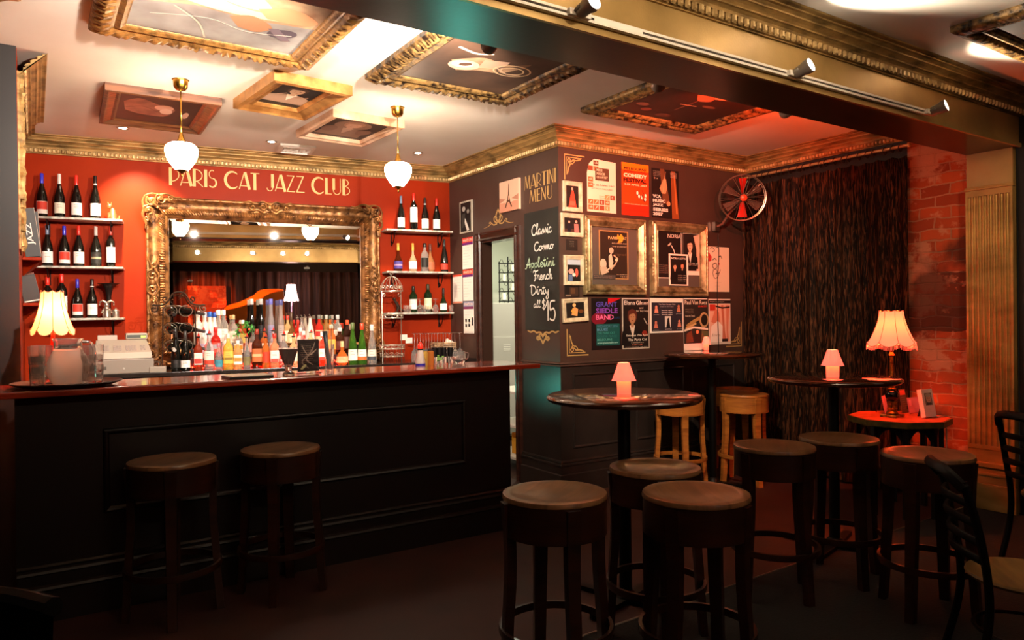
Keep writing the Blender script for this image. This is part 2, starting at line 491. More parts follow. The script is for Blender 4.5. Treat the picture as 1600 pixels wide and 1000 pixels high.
class Art:
    """a flat thing: sheet of size w x h in local x,z facing -y, printed in thin layers; coordinates 0..1"""
    def __init__(s, w, h, base='#e8e0d2', thick=.004, rough=.55, sheet=True, back=None):
        s.w, s.h, s.t = w, h, thick
        s.mb = MB(); s.mats = []; s.k = 0; s.rough = rough; s.dy = 0
        if sheet:
            i = s.mi(base)
            s.mb.bbox((-w / 2, -thick, -h / 2), (w / 2, 0, h / 2), min(.001, thick / 3), i)

    def mi(s, col):
        if isinstance(col, bpy.types.Material):
            m = col
        else:
            m = mat('print_%s_%d' % (col.lstrip('#'), int(s.rough * 100)), col, s.rough)
        if m not in s.mats:
            s.mats.append(m)
        return s.mats.index(m)

    def P(s, x, y):
        return ((x - .5) * s.w, -s.t - s.k * .00045, (y + s.dy - .5) * s.h)

    def poly(s, pts, col, same=False):
        if not same:
            s.k += 1
        if area(pts) < 0:
            pts = pts[::-1]
        i = s.mb.addv([s.P(*p) for p in pts])
        s.mb.face(range(i, i + len(pts)), s.mi(col))
        return s

    def rect(s, x0, y0, x1, y1, col, same=False):
        return s.poly([(x0, y0), (x1, y0), (x1, y1), (x0, y1)], col, same)

    def ell(s, cx, cy, rx, ry, col, n=18, same=False, rot=0):
        c, q = math.cos(rot), math.sin(rot)
        return s.poly([(cx + rx * math.cos(2 * PI * k / n) * c - ry * math.sin(2 * PI * k / n) * q, cy + rx * math.cos(2 * PI * k / n) * q + ry * math.sin(2 * PI * k / n) * c) for k in range(n)], col, same)

    def line(s, pts, wd, col, same=False):
        """stroke with width wd in metres"""
        if not same:
            s.k += 1
        mi = s.mi(col)
        P = [Vector(((p[0]) * s.w, (p[1] + s.dy) * s.h)) for p in pts]
        L = []; R_ = []
        for k in range(len(P)):
            a = P[max(0, k - 1)]; b = P[min(len(P) - 1, k + 1)]
            t = (b - a)
            if t.length < 1e-9:
                t = Vector((1, 0))
            t.normalize(); n = Vector((-t.y, t.x))
            ww = wd[k] if isinstance(wd, list) else wd
            L.append(P[k] + n * ww / 2); R_.append(P[k] - n * ww / 2)
        y = -s.t - s.k * .00045
        i = s.mb.addv([(p.x - s.w / 2, y, p.y - s.h / 2) for p in L + R_])
        n = len(P)
        for k in range(n - 1):
            s.mb.face((i + n + k, i + n + k + 1, i + k + 1, i + k), mi)
        return s

    def ring(s, x0, y0, x1, y1, wd, col):
        s.k += 1
        wx = wd / s.w; wy = wd / s.h
        for a in ((x0, y0, x1, y0 + wy), (x0, y1 - wy, x1, y1), (x0, y0 + wy, x0 + wx, y1 - wy), (x1 - wx, y0 + wy, x1, y1 - wy)):
            s.rect(*a, col, same=True)
        return s

    def text(s, t, x0, y0, x1, y1, col, bold=0.0):
        s.k += 1
        v, f = textmesh(t, bold)
        i = s.mb.addv([s.P(x0 + p[0] * (x1 - x0), y0 + p[1] * (y1 - y0)) for p in v])
        mi = s.mi(col)
        for q in f:
            a = [v[k] for k in q]
            s.mb.face([i + k for k in (q if area(a) > 0 else q[::-1])], mi)
        return s

    def bust(s, cx, cy, r, skin='#c8906c', hair='#2a1812', cloth='#1c1416', shirt=None):
        """head-and-shoulders figure; cx,cy = face centre, r = head half-height in units of sheet height"""
        a = s.h / s.w
        X = lambda d: cx + d * r * a
        Y = lambda d: cy + d * r
        s.poly([(X(-2.2), Y(-4.2)), (X(2.2), Y(-4.2)), (X(2.0), Y(-2.1)), (X(1.2), Y(-1.5)), (X(.4), Y(-1.2)), (X(-.4), Y(-1.2)), (X(-1.2), Y(-1.5)), (X(-2.0), Y(-2.1))], cloth)
        if shirt:
            s.poly([(X(-.55), Y(-1.2)), (X(.55), Y(-1.2)), (X(.1), Y(-3.2))], shirt)
        s.ell(cx, Y(.18), .95 * r * a, 1.12 * r, hair)
        s.poly([(X(-.28), Y(-1.5)), (X(.28), Y(-1.5)), (X(.3), Y(-.6)), (X(-.3), Y(-.6))], skin)
        s.ell(cx, cy, .68 * r * a, .92 * r, skin)
        s.ell(X(-.26), Y(.1), .12 * r * a, .06 * r, hair)
        s.ell(X(.26), Y(.1), .12 * r * a, .06 * r, hair, same=True)
        s.ell(cx, Y(-.45), .2 * r * a, .06 * r, '#7a2c22', same=True)
        s.poly([(X(-.9), Y(.3)), (X(-.55), Y(.45)), (X(.2), Y(.62)), (X(.75), Y(.4)), (X(.9), Y(.9)), (X(0), Y(1.3)), (X(-.9), Y(.95))], hair)
        return s

    def build(s, name, parent=None, loc=None, rot=0):
        return s.mb.build(name, s.mats, parent, loc, rot)


# ------------------------------------------------------------------ art deco capitals (drawn as strokes)
TK, TN = .17, .05


def deco(ch):
    """list of strokes (points, width list) in cap-height units, and advance"""
    L = lambda x0, y0, x1, y1, w: ([(x0, y0), (x1, y1)], [w, w])

    def A(cx, cy, rx, ry, a0, a1, w0=TN, w1=TN, n=16):
        pts = arc(cx, cy, rx, ry, a0, a1, n)
        return pts, [w0 + (w1 - w0) * math.sin(PI * k / n) for k in range(n + 1)]
    if ch == 'P': return [L(.1, 0, .1, 1, TK), A(.14, .6, .5, .38, 90, -90), ], .68
    if ch == 'A': return [L(0, 0, .36, 1, TN), L(.4, 1, .7, 0, TK), L(.06, .2, .62, .2, TN)], .74
    if ch == 'R': return [L(.1, 0, .1, 1, TK), A(.14, .64, .48, .34, 90, -90), ([(.28, .3), (.45, .18), (.66, .0)], [TN, TN, TN])], .7
    if ch == 'I': return [L(.1, 0, .1, 1, TK)], .22
    if ch == 'S': return [A(.26, .75, .2, .23, 60, 265, TN, TN), A(.26, .27, .26, .25, 88, -140, TN, .1)], .56
    if ch == 'C': return [A(.5, .5, .48, .48, 48, 312, TN, .17, 24)], .9
    if ch == 'T': return [L(.28, 0, .28, .98, TK), L(0, .97, .6, .97, TN)], .6
    if ch == 'J': return [L(.36, .2, .36, 1, TK), A(.17, .2, .2, .2, 0, -170, TN, TN)], .5
    if ch == 'Z': return [L(.04, .97, .58, .97, TN), L(.54, .97, .06, .03, .07), L(.04, .03, .62, .03, TN)], .64
    if ch == 'L': return [L(.1, 0, .1, 1, TK), L(.1, .03, .5, .03, TN)], .5
    if ch == 'U': return [L(.1, .3, .1, 1, TK), A(.34, .3, .27, .28, 180, 360, TN, TN), L(.6, .3, .6, 1, TN)], .7
    if ch == 'B': return [L(.1, 0, .1, 1, TK), A(.14, .77, .32, .21, 90, -90), A(.14, .28, .42, .26, 90, -90)], .64
    if ch == 'M': return [L(0, 0, .16, 1, TN), L(.16, 1, .42, .1, .12), L(.42, .1, .66, 1, TN), L(.68, 1, .76, 0, .12)], .82
    if ch == 'E': return [L(.1, 0, .1, 1, TK), L(.1, .97, .46, .97, TN), L(.1, .55, .4, .55, TN), L(.1, .03, .5, .03, TN)], .52
    if ch == 'N': return [L(.06, 0, .06, 1, TN), L(.06, 1, .5, .05, .12), L(.54, 0, .54, 1, TN)], .64
    return [], .45


def deco_sign(wall, text, l, r, top_l, bot_l, top_r, bot_r, colour, name, label, out=.002):
    """letters laid on a wall between two measured ends"""
    adv = sum(deco(c)[1] + .05 for c in text)
    u0, z0 = wall.px(l, bot_l); u1, z1 = wall.px(r, bot_r)
    zt0 = wall.px(l, top_l)[1]; zt1 = wall.px(r, top_r)[1]
    h = ((zt0 - z0) + (zt1 - z1)) / 2; zb = (z0 + z1) / 2
    sx = (u1 - u0) / adv
    o = thing(name, label, 'lettering', wall.pt((u0 + u1) / 2, zb + h / 2, out), wall.rot)
    x = 0
    for c in text:
        st, a = deco(c)
        art = Art(u1 - u0, h, sheet=False, thick=0)
        for pts, ws in st:
            art.line([((x + p[0]) / adv, p[1]) for p in pts], [q * (h + sx) / 2 for q in ws], colour)
        if st:
            art.build('letter', o)
        x += a + .05
    return o


# ------------------------------------------------------------------ chalk handwriting
def smooth(pts, n=5):
    P = [Vector(p) for p in pts]
    if len(P) < 3:
        return [tuple(p) for p in P]
    out = []
    for i in range(len(P) - 1):
        a = P[max(0, i - 1)]; b = P[i]; c = P[i + 1]; d = P[min(len(P) - 1, i + 2)]
        for k in range(n):
            t = k / n
            out.append(tuple(.5 * ((2 * b) + (c - a) * t + (2 * a - 5 * b + 4 * c - d) * t * t + (3 * b - a - 3 * c + d) * t ** 3)))
    out.append(tuple(P[-1]))
    return out


SCR = {  # x-height 0.5, cap 1
    'C': ([[(.62, .82), (.5, .98), (.25, .85), (.08, .45), (.2, .05), (.5, .02), (.7, .25)]], .68),
    'l': ([[(0, .1), (.2, .6), (.28, .95), (.18, 1), (.12, .7), (.12, .15), (.22, .02), (.34, .15)]], .32),
    'a': ([[(.38, .42), (.22, .5), (.05, .3), (.08, .05), (.25, .05), (.38, .35), (.4, .48), (.38, .1), (.48, .02), (.56, .14)]], .52),
    's': ([[(0, .1), (.18, .45), (.2, .52), (.28, .3), (.24, .04), (.08, .02), (.2, .02), (.4, .16)]], .36),
    'i': ([[(0, .12), (.12, .5), (.12, .1), (.2, .02), (.32, .15)], [(.16, .7), (.24, .82)]], .28),
    'c': ([[(.36, .4), (.22, .5), (.06, .28), (.12, .04), (.3, .04), (.42, .18)]], .4),
    'o': ([[(.28, .48), (.1, .42), (.05, .15), (.2, .0), (.36, .18), (.3, .45), (.38, .42), (.52, .42)]], .46),
    'm': ([[(0, .1), (.1, .48), (.1, .02), (.2, .42), (.28, .46), (.28, .02), (.38, .42), (.46, .46), (.46, .08), (.54, .02), (.64, .14)]], .6),
    'A': ([[(-.1, .0), (.1, .1), (.4, .95), (.44, .95), (.46, .0)], [(.05, .4), (.3, .35), (.6, .42)]], .6),
    'p': ([[(0, .1), (.12, .5), (.08, -.4), (.12, .3), (.28, .5), (.38, .3), (.28, .04), (.14, .08), (.42, .14)]], .42),
    'e': ([[(.02, .14), (.3, .3), (.26, .48), (.1, .42), (.08, .1), (.24, .0), (.42, .16)]], .38),
    't': ([[(0, .1), (.14, .5), (.16, .9), (.14, .12), (.24, .02), (.36, .15)], [(0, .62), (.34, .66)]], .34),
    'n': ([[(0, .1), (.1, .48), (.1, .02), (.2, .42), (.32, .46), (.32, .1), (.4, .02), (.5, .14)]], .46),
    'F': ([[(.1, -.1), (.24, .02), (.3, .5), (.34, .95)], [(0, .8), (.1, 1), (.4, .92), (.72, 1.0)], [(.1, .5), (.5, .54)]], .55),
    'r': ([[(0, .1), (.12, .5), (.16, .44), (.3, .46), (.3, .12), (.38, .02), (.48, .14)]], .42),
    'h': ([[(0, .1), (.2, .8), (.2, 1), (.1, .9), (.1, .0), (.2, .42), (.32, .46), (.32, .1), (.4, .02), (.5, .14)]], .46),
    'D': ([[(.14, .95), (.14, .05), (.4, .02), (.66, .4), (.5, .85), (.1, 1), (-.05, .85)]], .72),
    'y': ([[(0, .48), (.1, .12), (.26, .1), (.36, .48), (.34, -.3), (.2, -.5), (.08, -.35), (.4, .1)]], .44),
    '$': ([[(.4, .75), (.22, .9), (.06, .7), (.22, .5), (.42, .3), (.24, .08), (.04, .2)], [(.22, 1.05), (.24, -.05)]], .5),
    '1': ([[(.05, .75), (.2, 1), (.2, 0)]], .3), '5': ([[(.5, 1), (.14, .96), (.1, .55), (.36, .62), (.5, .35), (.36, .02), (.05, .1)]], .58),
    ':': ([[(.1, .4), (.12, .42)], [(.1, .1), (.12, .12)]], .2), ' ': ([], .3),
}


def script_line(art, text, x0, y0, x1, y1, col, wd):
    adv = sum(SCR[c][1] for c in text)
    x = 0
    for c in text:
        st, a = SCR[c]
        for s_ in st:
            art.line([(x0 + (x + p[0]) / adv * (x1 - x0), y0 + p[1] * (y1 - y0)) for p in smooth(s_)], wd, col)
        x += a


# ------------------------------------------------------------------ mouldings, frames, ornament
def frame_mb(mb, W, H, prof, mi=0, disp=None, step=.02):
    """mitred picture frame in local x,z facing -y; prof = [(inset, height)]"""
    for side in range(4):
        L = W if side % 2 == 0 else H
        n = max(4, int(L / step)) if disp else 1
        rows = []
        for d, ht in prof:
            row = []
            for k in range(n + 1):
                t = k / n
                s_ = d + (L - 2 * d) * t
                hh = ht + (disp(s_, d, L) if disp and 0 < k < n else 0)
                a = -L / 2 + s_
                b = -(H if side % 2 == 0 else W) / 2 + d
                p = {0: (a, b), 1: (-b, a), 2: (-a, -b), 3: (b, -a)}[side]
                row.append((p[0], -hh, p[1]))
            rows.append(row)
        i = mb.addv([p for r in rows for p in r])
        for j in range(len(prof) - 1):
            for k in range(n):
                q = i + j * (n + 1) + k
                mb.face((q, q + 1, q + n + 2, q + n + 1), mi, disp is not None)
    return mb


def scroll_disp(lam, d0, d1, amp):
    def f(s, d, L):
        if d < d0 or d > d1:
            return 0
        wv = math.sin(PI * (d - d0) / (d1 - d0))
        ph = 2 * PI * s / lam
        return amp * wv * (math.sin(ph + 6 * (d - d0) / (d1 - d0)) * .6 + math.sin(2 * ph - 9 * (d - d0) / (d1 - d0)) * .45 + .5 * noise.noise(Vector((s * 60, d * 90, L))))
    return f


def cornice(name, path, closed_ends, mats, prof, bead=.032, bead_r=.011, bead_at=(.03, -.115), bead_h=1.0, mi_b=1):
    """path: plan points with the room on the right-hand side; prof (offset into room, z from ceiling)"""
    mb = MB()
    P = [Vector((p[0], p[1])) for p in path]
    n = len(P)
    nr = []
    for k in range(n - 1):
        t = (P[k + 1] - P[k]).normalized(); nr.append(Vector((t.y, -t.x)))
    mit = []
    for k in range(n):
        if k == 0: m = nr[0]
        elif k == n - 1: m = nr[-1]
        else:
            m = (nr[k - 1] + nr[k]); m = m / (1 + nr[k - 1].dot(nr[k]))
        mit.append(m)
    rows = []
    for d, z in prof:
        rows.append([(P[k].x + mit[k].x * d, P[k].y + mit[k].y * d, CEIL + z) for k in range(n)])
    i = mb.addv([p for r in rows for p in r])
    for j in range(len(prof) - 1):
        for k in range(n - 1):
            q = i + j * n + k
            mb.face((q, q + 1, q + n + 1, q + n), 0)
    for e, rev in ((0, False), (n - 1, True)):
        idx = [i + j * n + e for j in range(len(prof))]
        mb.face(idx if rev else idx[::-1], 0)
    # row of beads
    d, z = bead_at
    for k in range(n - 1):
        a = P[k] + mit[k] * d; b = P[k + 1] + mit[k + 1] * d
        L = (b - a).length; m = max(1, int(L / bead))
        t = (b - a).normalized()
        ang = math.atan2(t.y, t.x)
        for q in range(m):
            c = a + (b - a) * ((q + .5) / m)
            mb.x = Matrix.Translation((c.x, c.y, CEIL + z)) @ Matrix.Rotation(ang, 4, 'Z')
            s_ = bead_r
            v = mb.addv([(-s_, 0, -s_ * 1.4), (s_, 0, -s_ * 1.4), (s_, 0, s_ * 1.4), (-s_, 0, s_ * 1.4), (-s_ * .55, -s_ * .9 * bead_h, -s_ * .9), (s_ * .55, -s_ * .9 * bead_h, -s_ * .9), (s_ * .55, -s_ * .9 * bead_h, s_ * .9), (-s_ * .55, -s_ * .9 * bead_h, s_ * .9)])
            for f in ((4, 5, 6, 7), (0, 1, 5, 4), (1, 2, 6, 5), (2, 3, 7, 6), (3, 0, 4, 7)):
                mb.face([v + x for x in f], 1)
    mb.x = Matrix.Identity(4)
    return struct(name, mb, mats)


CPROF = [(0, -.138), (.012, -.138), (.012, -.133), (.02, -.128), (.02, -.122), (.024, -.12), (.024, -.098), (.034, -.098), (.036, -.092), (.03, -.09), (.034, -.08), (.048, -.07), (.058, -.068), (.06, -.062), (.054, -.06), (.066, -.05), (.082, -.042), (.09, -.041), (.092, -.034), (.086, -.032), (.1, -.02), (.114, -.018), (.116, -.012), (.112, -.01), (.124, -.008), (.136, -.008), (.14, -.004), (.14, 0)]
# ================================================================== THE ROOM
xl = -.06
Lx = -.06
backL = BACK.pt((Lx) / math.cos(BACK.rot), 0)
# floor: polished side and dark carpet side, parted by a metal strip
fa = at(951, 980, 2, 0); fb = at(1466, 805.6, 2, 0)
fd = (fb - fa).normalized()
f0 = fa - fd * 5.5; f1 = fa + fd * ((5.871 - fa.x) / fd.x)
mb = MB()
i = mb.addv([f0, f1, (5.871, 8, 0), (-4, 8, 0), (-4, f0.y, 0)]); mb.face(range(i, i + 5)[::1], 0)
struct('floor', mb, [M_FLOOR1])
mb = MB()
i = mb.addv([(-4, -6.5, 0), (7.6, -6.5, 0), (7.6, f1.y, 0), f1, f0, (-4, f0.y, 0)]); mb.face(range(i, i + 6), 0)
o = struct('floor', mb, [M_FLOOR2])
nrm = Vector((-fd.y, fd.x, 0))
mb = MB()
i = mb.addv([f0 - nrm * .006, f1 - nrm * .006, f1 + nrm * .006, f0 + nrm * .006, f0 - nrm * .003 + Vector((0, 0, .004)), f1 - nrm * .003 + Vector((0, 0, .004)), f1 + nrm * .003 + Vector((0, 0, .004)), f0 + nrm * .003 + Vector((0, 0, .004))])
for f in ((4, 5, 6, 7), (0, 1, 5, 4), (2, 3, 7, 6)):
    mb.face([i + k for k in f])
struct('trim_1', mb, [M_STEEL])
# ceiling
mb = MB(); mb.box((-4, -6.5, CEIL), (7.6, 8.2, CEIL + .1))
struct('ceiling', mb, [M_CEIL])
# back wall (red)
mb = MB(); mb.box((-.06, 0, 0), (3.62, .1, CEIL))
struct('wall_back', mb, [M_RED], loc=BACK.o, rot=BACK.rot)
# left wall behind the bar
mb = MB(); mb.box((-.16, 4.86, 0), (-.06, 7.2, CEIL))
struct('wall_left', mb, [M_RED])
# near dark pier on the left
mb = MB(); mb.box((-4, 4.83, 0), (-.062, 4.86, CEIL)); mb.box((-4, -6.5, 0), (-3.9, 4.83, CEIL))
struct('wall_near_left', mb, [M_BLACKW])

# side wall with the doorway
dl = SIDE.px(753, 440)[0]; dr = SIDE.px(806, 440)[0]
DZ = 2.17
DY0, DY1 = 6.573 - dr, 6.573 - dl      # near jamb y, far jamb y
WT = .11
DADO = 1.055


def side_seg(y0, y1, z0, z1, name, m):
    b = MB(); b.box((3.577, y0, z0), (3.577 + WT, y1, z1)); return struct(name, b, [m])


mb = MB()
mb.box((3.577, 4.725, DADO), (3.577 + WT, DY0, CEIL)); mb.box((3.577, DY1, DADO), (3.577 + WT, 7, CEIL)); mb.box((3.577, DY0, DZ), (3.577 + WT, DY1, CEIL))
mb.box((3.577, 4.725, 0), (3.577 + WT, DY0, DADO), 1); mb.box((3.577, DY1, 0), (3.577 + WT, 7, DADO), 1)
struct('wall_side', mb, [M_DARK, M_DADO])
# poster wall
mb = MB(); mb.box((3.577 + WT, 4.725, DADO), (5.871, 4.845, CEIL)); mb.box((3.577 + WT, 4.725, 0), (5.871, 4.845, DADO), 1)
struct('wall_right_back', mb, [M_DARK, M_DADO])
# right wall: plaster behind the curtain, brick, then dark wall of the front room
mb = MB(); mb.box((0, 0, 0), (1.6, .14, CEIL))
struct('wall_right_curtain', mb, [M_BLACKW], loc=CURT.o, rot=CURT.rot)
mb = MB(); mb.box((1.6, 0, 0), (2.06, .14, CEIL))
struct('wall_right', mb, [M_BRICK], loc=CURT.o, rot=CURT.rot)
mb = MB(); mb.box((5.935, -6.5, 0), (6.05, 2.345, CEIL)); mb.box((5.875, 2.30, 0), (5.935, 2.345, CEIL))
struct('wall_right_front', mb, [M_BLACKW])
# wall of the stage end behind the photographer
mb = MB(); mb.box((-4, -6.6, 0), (7.6, -6.5, CEIL))
struct('wall_front', mb, [M_BLACKW])
# beam
mb = MB()
BX0, BX1 = -3.9, 5.871
mb.box((BX0, 2.335, SOFF + .02), (BX1, 2.67, CEIL), 0)
mb.box((BX0, 2.335, SOFF), (BX1, 2.67, SOFF + .02), 1)
mb.box((BX0, 2.318, SOFF - .004), (BX1, 2.335, SOFF + .022), 0)
struct('trim_2', mb, [M_GOLDF, M_SOFF])
# second beam behind the photographer, seen in the mirror
mb = MB()
mb.box((-3.9, -1.35, 2.58), (5.935, -1.0, CEIL), 0)
struct('trim_3', mb, [M_GOLDF, M_SOFF])

# cornices (room on the right-hand side of the path)
bl = BACK.pt(-.06 / math.cos(BACK.rot), 0); brt = BACK.pt(3.618, 0)
cornice('trim_5', [(-.055, 4.87), (-.055, 6.41), (-.11, 6.41), (-.11, 7.125), (3.577, 6.573), (3.577, 4.725), (5.871, 4.725), (5.871, 2.67)], 0, [M_GOLD, M_GOLDL], CPROF)
cornice('trim_6', [(-3.9, 2.335), (5.935, 2.335)], 0, [M_GOLD, M_GOLDL], CPROF, bead=.045, bead_r=.014, bead_at=(.03, -.112))
cornice('trim_7', [(5.73, 2.67), (-3.9, 2.67)], 0, [M_GOLD, M_GOLDL], CPROF)
cornice('trim_8', [(5.9, -1.0), (-3.9, -1.0)], 0, [M_GOLD, M_GOLDL], CPROF)
# crumbling vertical gilt strips at the end of the left wall
mb = MB()
for k, (y, z0, z1, r) in enumerate(((4.9, 2.14, 2.845, .022), (4.97, 2.1, 2.85, .014), (5.06, 1.98, 2.8, .02), (5.17, 1.9, 2.845, .016), (5.3, 1.88, 2.83, .02))):
    n = 24
    mb.tube([(-.05 + .006 * math.sin(k * 3 + q * 1.7), y + .004 * math.sin(q * 2.1), z0 + (z1 - z0) * q / n) for q in range(n + 1)], [r * (1 + .25 * math.sin(q * 2.9 + k)) for q in range(n + 1)], 7)
mb.box((-.062, 4.87, 1.86), (-.052, 5.36, 2.85))
struct('trim_9', mb, [M_GOLD])

# skirting + dado mouldings on side and poster walls
SKP = [(0, .275), (.012, .272), (.016, .258), (.01, .25), (.022, .244), (.024, .232), (.018, .226), (.018, .165), (.03, .158), (.03, 0)]


def runmould(mb, a, b, prof, mi=0, e0=0, e1=0):
    """mould along a->b (plan), room on the right; e0/e1 mitre extension per unit offset"""
    a = Vector((a[0], a[1])); b = Vector((b[0], b[1])); t = (b - a).normalized(); n = Vector((t.y, -t.x))
    i = mb.addv([q for d, z in prof for q in (((a + n * d - t * e0 * d).x, (a + n * d - t * e0 * d).y, z), ((b + n * d + t * e1 * d).x, (b + n * d + t * e1 * d).y, z))])
    for k in range(len(prof) - 1):
        mb.face((i + 2 * k, i + 2 * k + 1, i + 2 * k + 3, i + 2 * k + 2), mi)
    mb.face([i + 2 * k for k in range(len(prof))][::-1], mi); mb.face([i + 2 * k + 1 for k in range(len(prof))], mi)


mb = MB()
runmould(mb, (3.577, DY0 - .09), (3.577, 4.725), SKP, 0, 0, 1); runmould(mb, (3.577, 4.725), (5.871, 4.725), SKP, 0, 1, 0)
struct('baseboard_side', mb, [M_DADO])
DP = [(0, DADO + .022), (.014, DADO + .02), (.02, DADO + .008), (.012, DADO), (.014, DADO - .012), (0, DADO - .016)]
mb = MB()
runmould(mb, (3.577, DY0 - .09), (3.577, 4.725), DP, 0, 0, 1); runmould(mb, (3.577, 4.725), (5.871, 4.725), DP, 0, 1, 0)
struct('trim_10', mb, [M_DARK])
# panel mouldings of the dado on the poster wall
mb = MB()
for u0, u1 in ((.12, .72), (.82, 1.42), (1.52, 2.12)):
    for z0, z1 in ((.36, .98),):
        w_, h_ = u1 - u0, z1 - z0
        mb.x = Matrix.Translation((3.577 + (u0 + u1) / 2, 4.725, (z0 + z1) / 2))
        frame_mb(mb, w_, h_, [(0, 0), (.006, .008), (.014, .01), (.02, .004), (.026, 0)])
mb.x = Matrix.Identity(4)
struct('trim_11', mb, [M_DADO])

# door casing
mb = MB()
CW = .085
CP = [(0, 0), (.004, .022), (.014, .026), (.022, .018), (.05, .014), (.062, .024), (.075, .026), (.085, .012), (.085, 0)]
for (ya, yb) in ((DY0 - CW, DY0), (DY1 + CW, DY1)):
    s_ = 1 if yb > ya else -1
    pl = [(3.577 - h, ya + s_ * d) for d, h in CP]
    mb.vprism(pl if s_ < 0 else pl[::-1], 0, DZ + (CW if True else 0))
mb.x = Matrix.Identity(4)
pr = [(3.577 - h, DZ + CW - d) for d, h in CP]
i = mb.addv([(x, DY0 - CW, z) for x, z in pr] + [(x, DY1 + CW, z) for x, z in pr]); n = len(pr)
for k in range(n - 1):
    mb.face((i + k, i + k + 1, i + n + k + 1, i + n + k))
mb.face(range(i, i + n)); mb.face(range(i + 2 * n - 1, i + n - 1, -1))
# jamb linings
mb.box((3.577, DY0 - .001, 0), (3.577 + WT, DY0 + .012, DZ)); mb.box((3.577, DY1 - .012, 0), (3.577 + WT, DY1 + .001, DZ), 1); mb.box((3.577, DY0, DZ - .012), (3.577 + WT, DY1, DZ))
struct('trim_12', mb, [noisy('door_casing_varnish', '#3a2018', '#24120d', (3, 3, 30), .28, coat=.4), mat('jamb_dark_paint', '#2c1c16', .9, spec=.05)])

# store room beyond the doorway
M_STORE = mat('store_room_white_paint', '#d9d8c8', .6)
mb = MB()
X0 = 3.577 + WT; X1 = 5.75; Y0 = 4.845; Y1 = 8.0
mb.box((X0, Y1, 0), (X1, Y1 + .05, 2.8)); mb.box((X1, Y0, 0), (X1 + .05, Y1 + .05, 2.8)); mb.box((X0, Y0, 0), (X1, Y0 + .01, 2.8)); mb.box((X0, Y0, 2.75), (X1 + .05, Y1 + .05, 2.8))
mb.box((X0, 7.0, 0), (X0 + .01, Y1, 2.8))
struct('wall_store', mb, [M_STORE])
fx = thing('ceiling_panel_light', 'square ceiling light panel in the store room beyond the doorway', 'ceiling light', (4.7, 6.4, 2.75))
mb = MB(); mb.bbox((-.42, -.42, -.04), (.42, .42, 0), .004); mb.build('housing', [M_WHITEP], fx)
mb = MB(); mb.box((-.4, -.4, -.045), (.4, .4, -.041)); mb.build('diffuser', [mat('panel_diffuser', '#f4f6ea', .5, emis='#eef2dc', es=2)], fx)
light('store_room_lamp', 'AREA', (4.7, 6.4, 2.7), K_STORE * 3.2, '#eef2dc', fx, .8, (4.7, 6.4, 0))

# ---- pilaster
PY1, PY0 = 2.672, 2.36
mb = MB()
mb.box((5.835, PY0, 0), (5.935, PY1, .36)); mb.box((5.84, PY0 + .003, .36), (5.9, PY1 - .003, SOFF))
struct('wall_right_pilaster', mb, [M_GOLDF])
mb = MB()
xw = 5.84
# fluted shaft face between z .47 and 2.34
nf = 8; wv = (PY1 - PY0) / (nf + .6)
pts = []
for k in range(nf):
    c = PY1 - wv * (.8 + k)
    for a in range(0, 9):
        th = PI * a / 8
        pts.append((xw - .016 + .013 * math.sin(th), c + wv * .36 * math.cos(th)))
pts = [(xw - .016, PY1)] + pts + [(xw - .016, PY0)]
i = mb.addv([(x, y, z) for z in (.47, 2.30) for x, y in pts]); n = len(pts)
for k in range(n - 1):
    mb.face((i + k, i + k + 1, i + n + k + 1, i + n + k))
mb.box((xw - .016, PY0, .44), (xw, PY1, .47)); mb.box((xw - .016, PY0, 2.30), (xw, PY1, 2.345))
i = mb.addv([(xw, PY1, .47), (xw - .016, PY1, .47), (xw - .016, PY1, 2.3), (xw, PY1, 2.3), (xw, PY0, .47), (xw - .016, PY0, .47), (xw - .016, PY0, 2.3), (xw, PY0, 2.3)])
mb.face((i, i + 1, i + 2, i + 3)); mb.face((i + 7, i + 6, i + 5, i + 4))
# capital fillet, plinth mouldings
for z0, z1, o_ in ((2.345, 2.36, .028), (2.36, 2.372, .02), (.25, .27, .03), (.19, .25, .022), (.27, .3, .02), (.31, .345, .03), (.345, .44, .012), (.0, .19, .03)):
    mb.bbox((xw - o_, PY0 - (o_ - .01) * .6, z0), (xw + .02, PY1 + (o_ - .01) * .4, z1), .004)
struct('trim_13', mb, [noisy('pilaster_gilding', '#c09a58', '#8c6c38', (3, 3, 8), .4, .5, .35, .7, bump=.12, bscale=90)])
# ================================================================== ON THE WALLS
deco_sign(BACK, 'PARIS CAT JAZZ CLUB', 264, 549, 262, 290, 280, 305, M_LETTER, 'painted_lettering', 'pale gold art deco capitals reading PARIS CAT JAZZ CLUB above the mirror')
deco_sign(SIDE, 'MARTINI', 820, 870, 276, 295, 262, 287, M_MARTINI, 'painted_lettering', 'gold art deco capitals reading MARTINI above the chalkboard')
deco_sign(SIDE, 'MENU', 828, 865, 298, 316, 288, 311, M_MARTINI, 'painted_lettering', 'gold art deco capitals reading MENU just over the chalkboard')

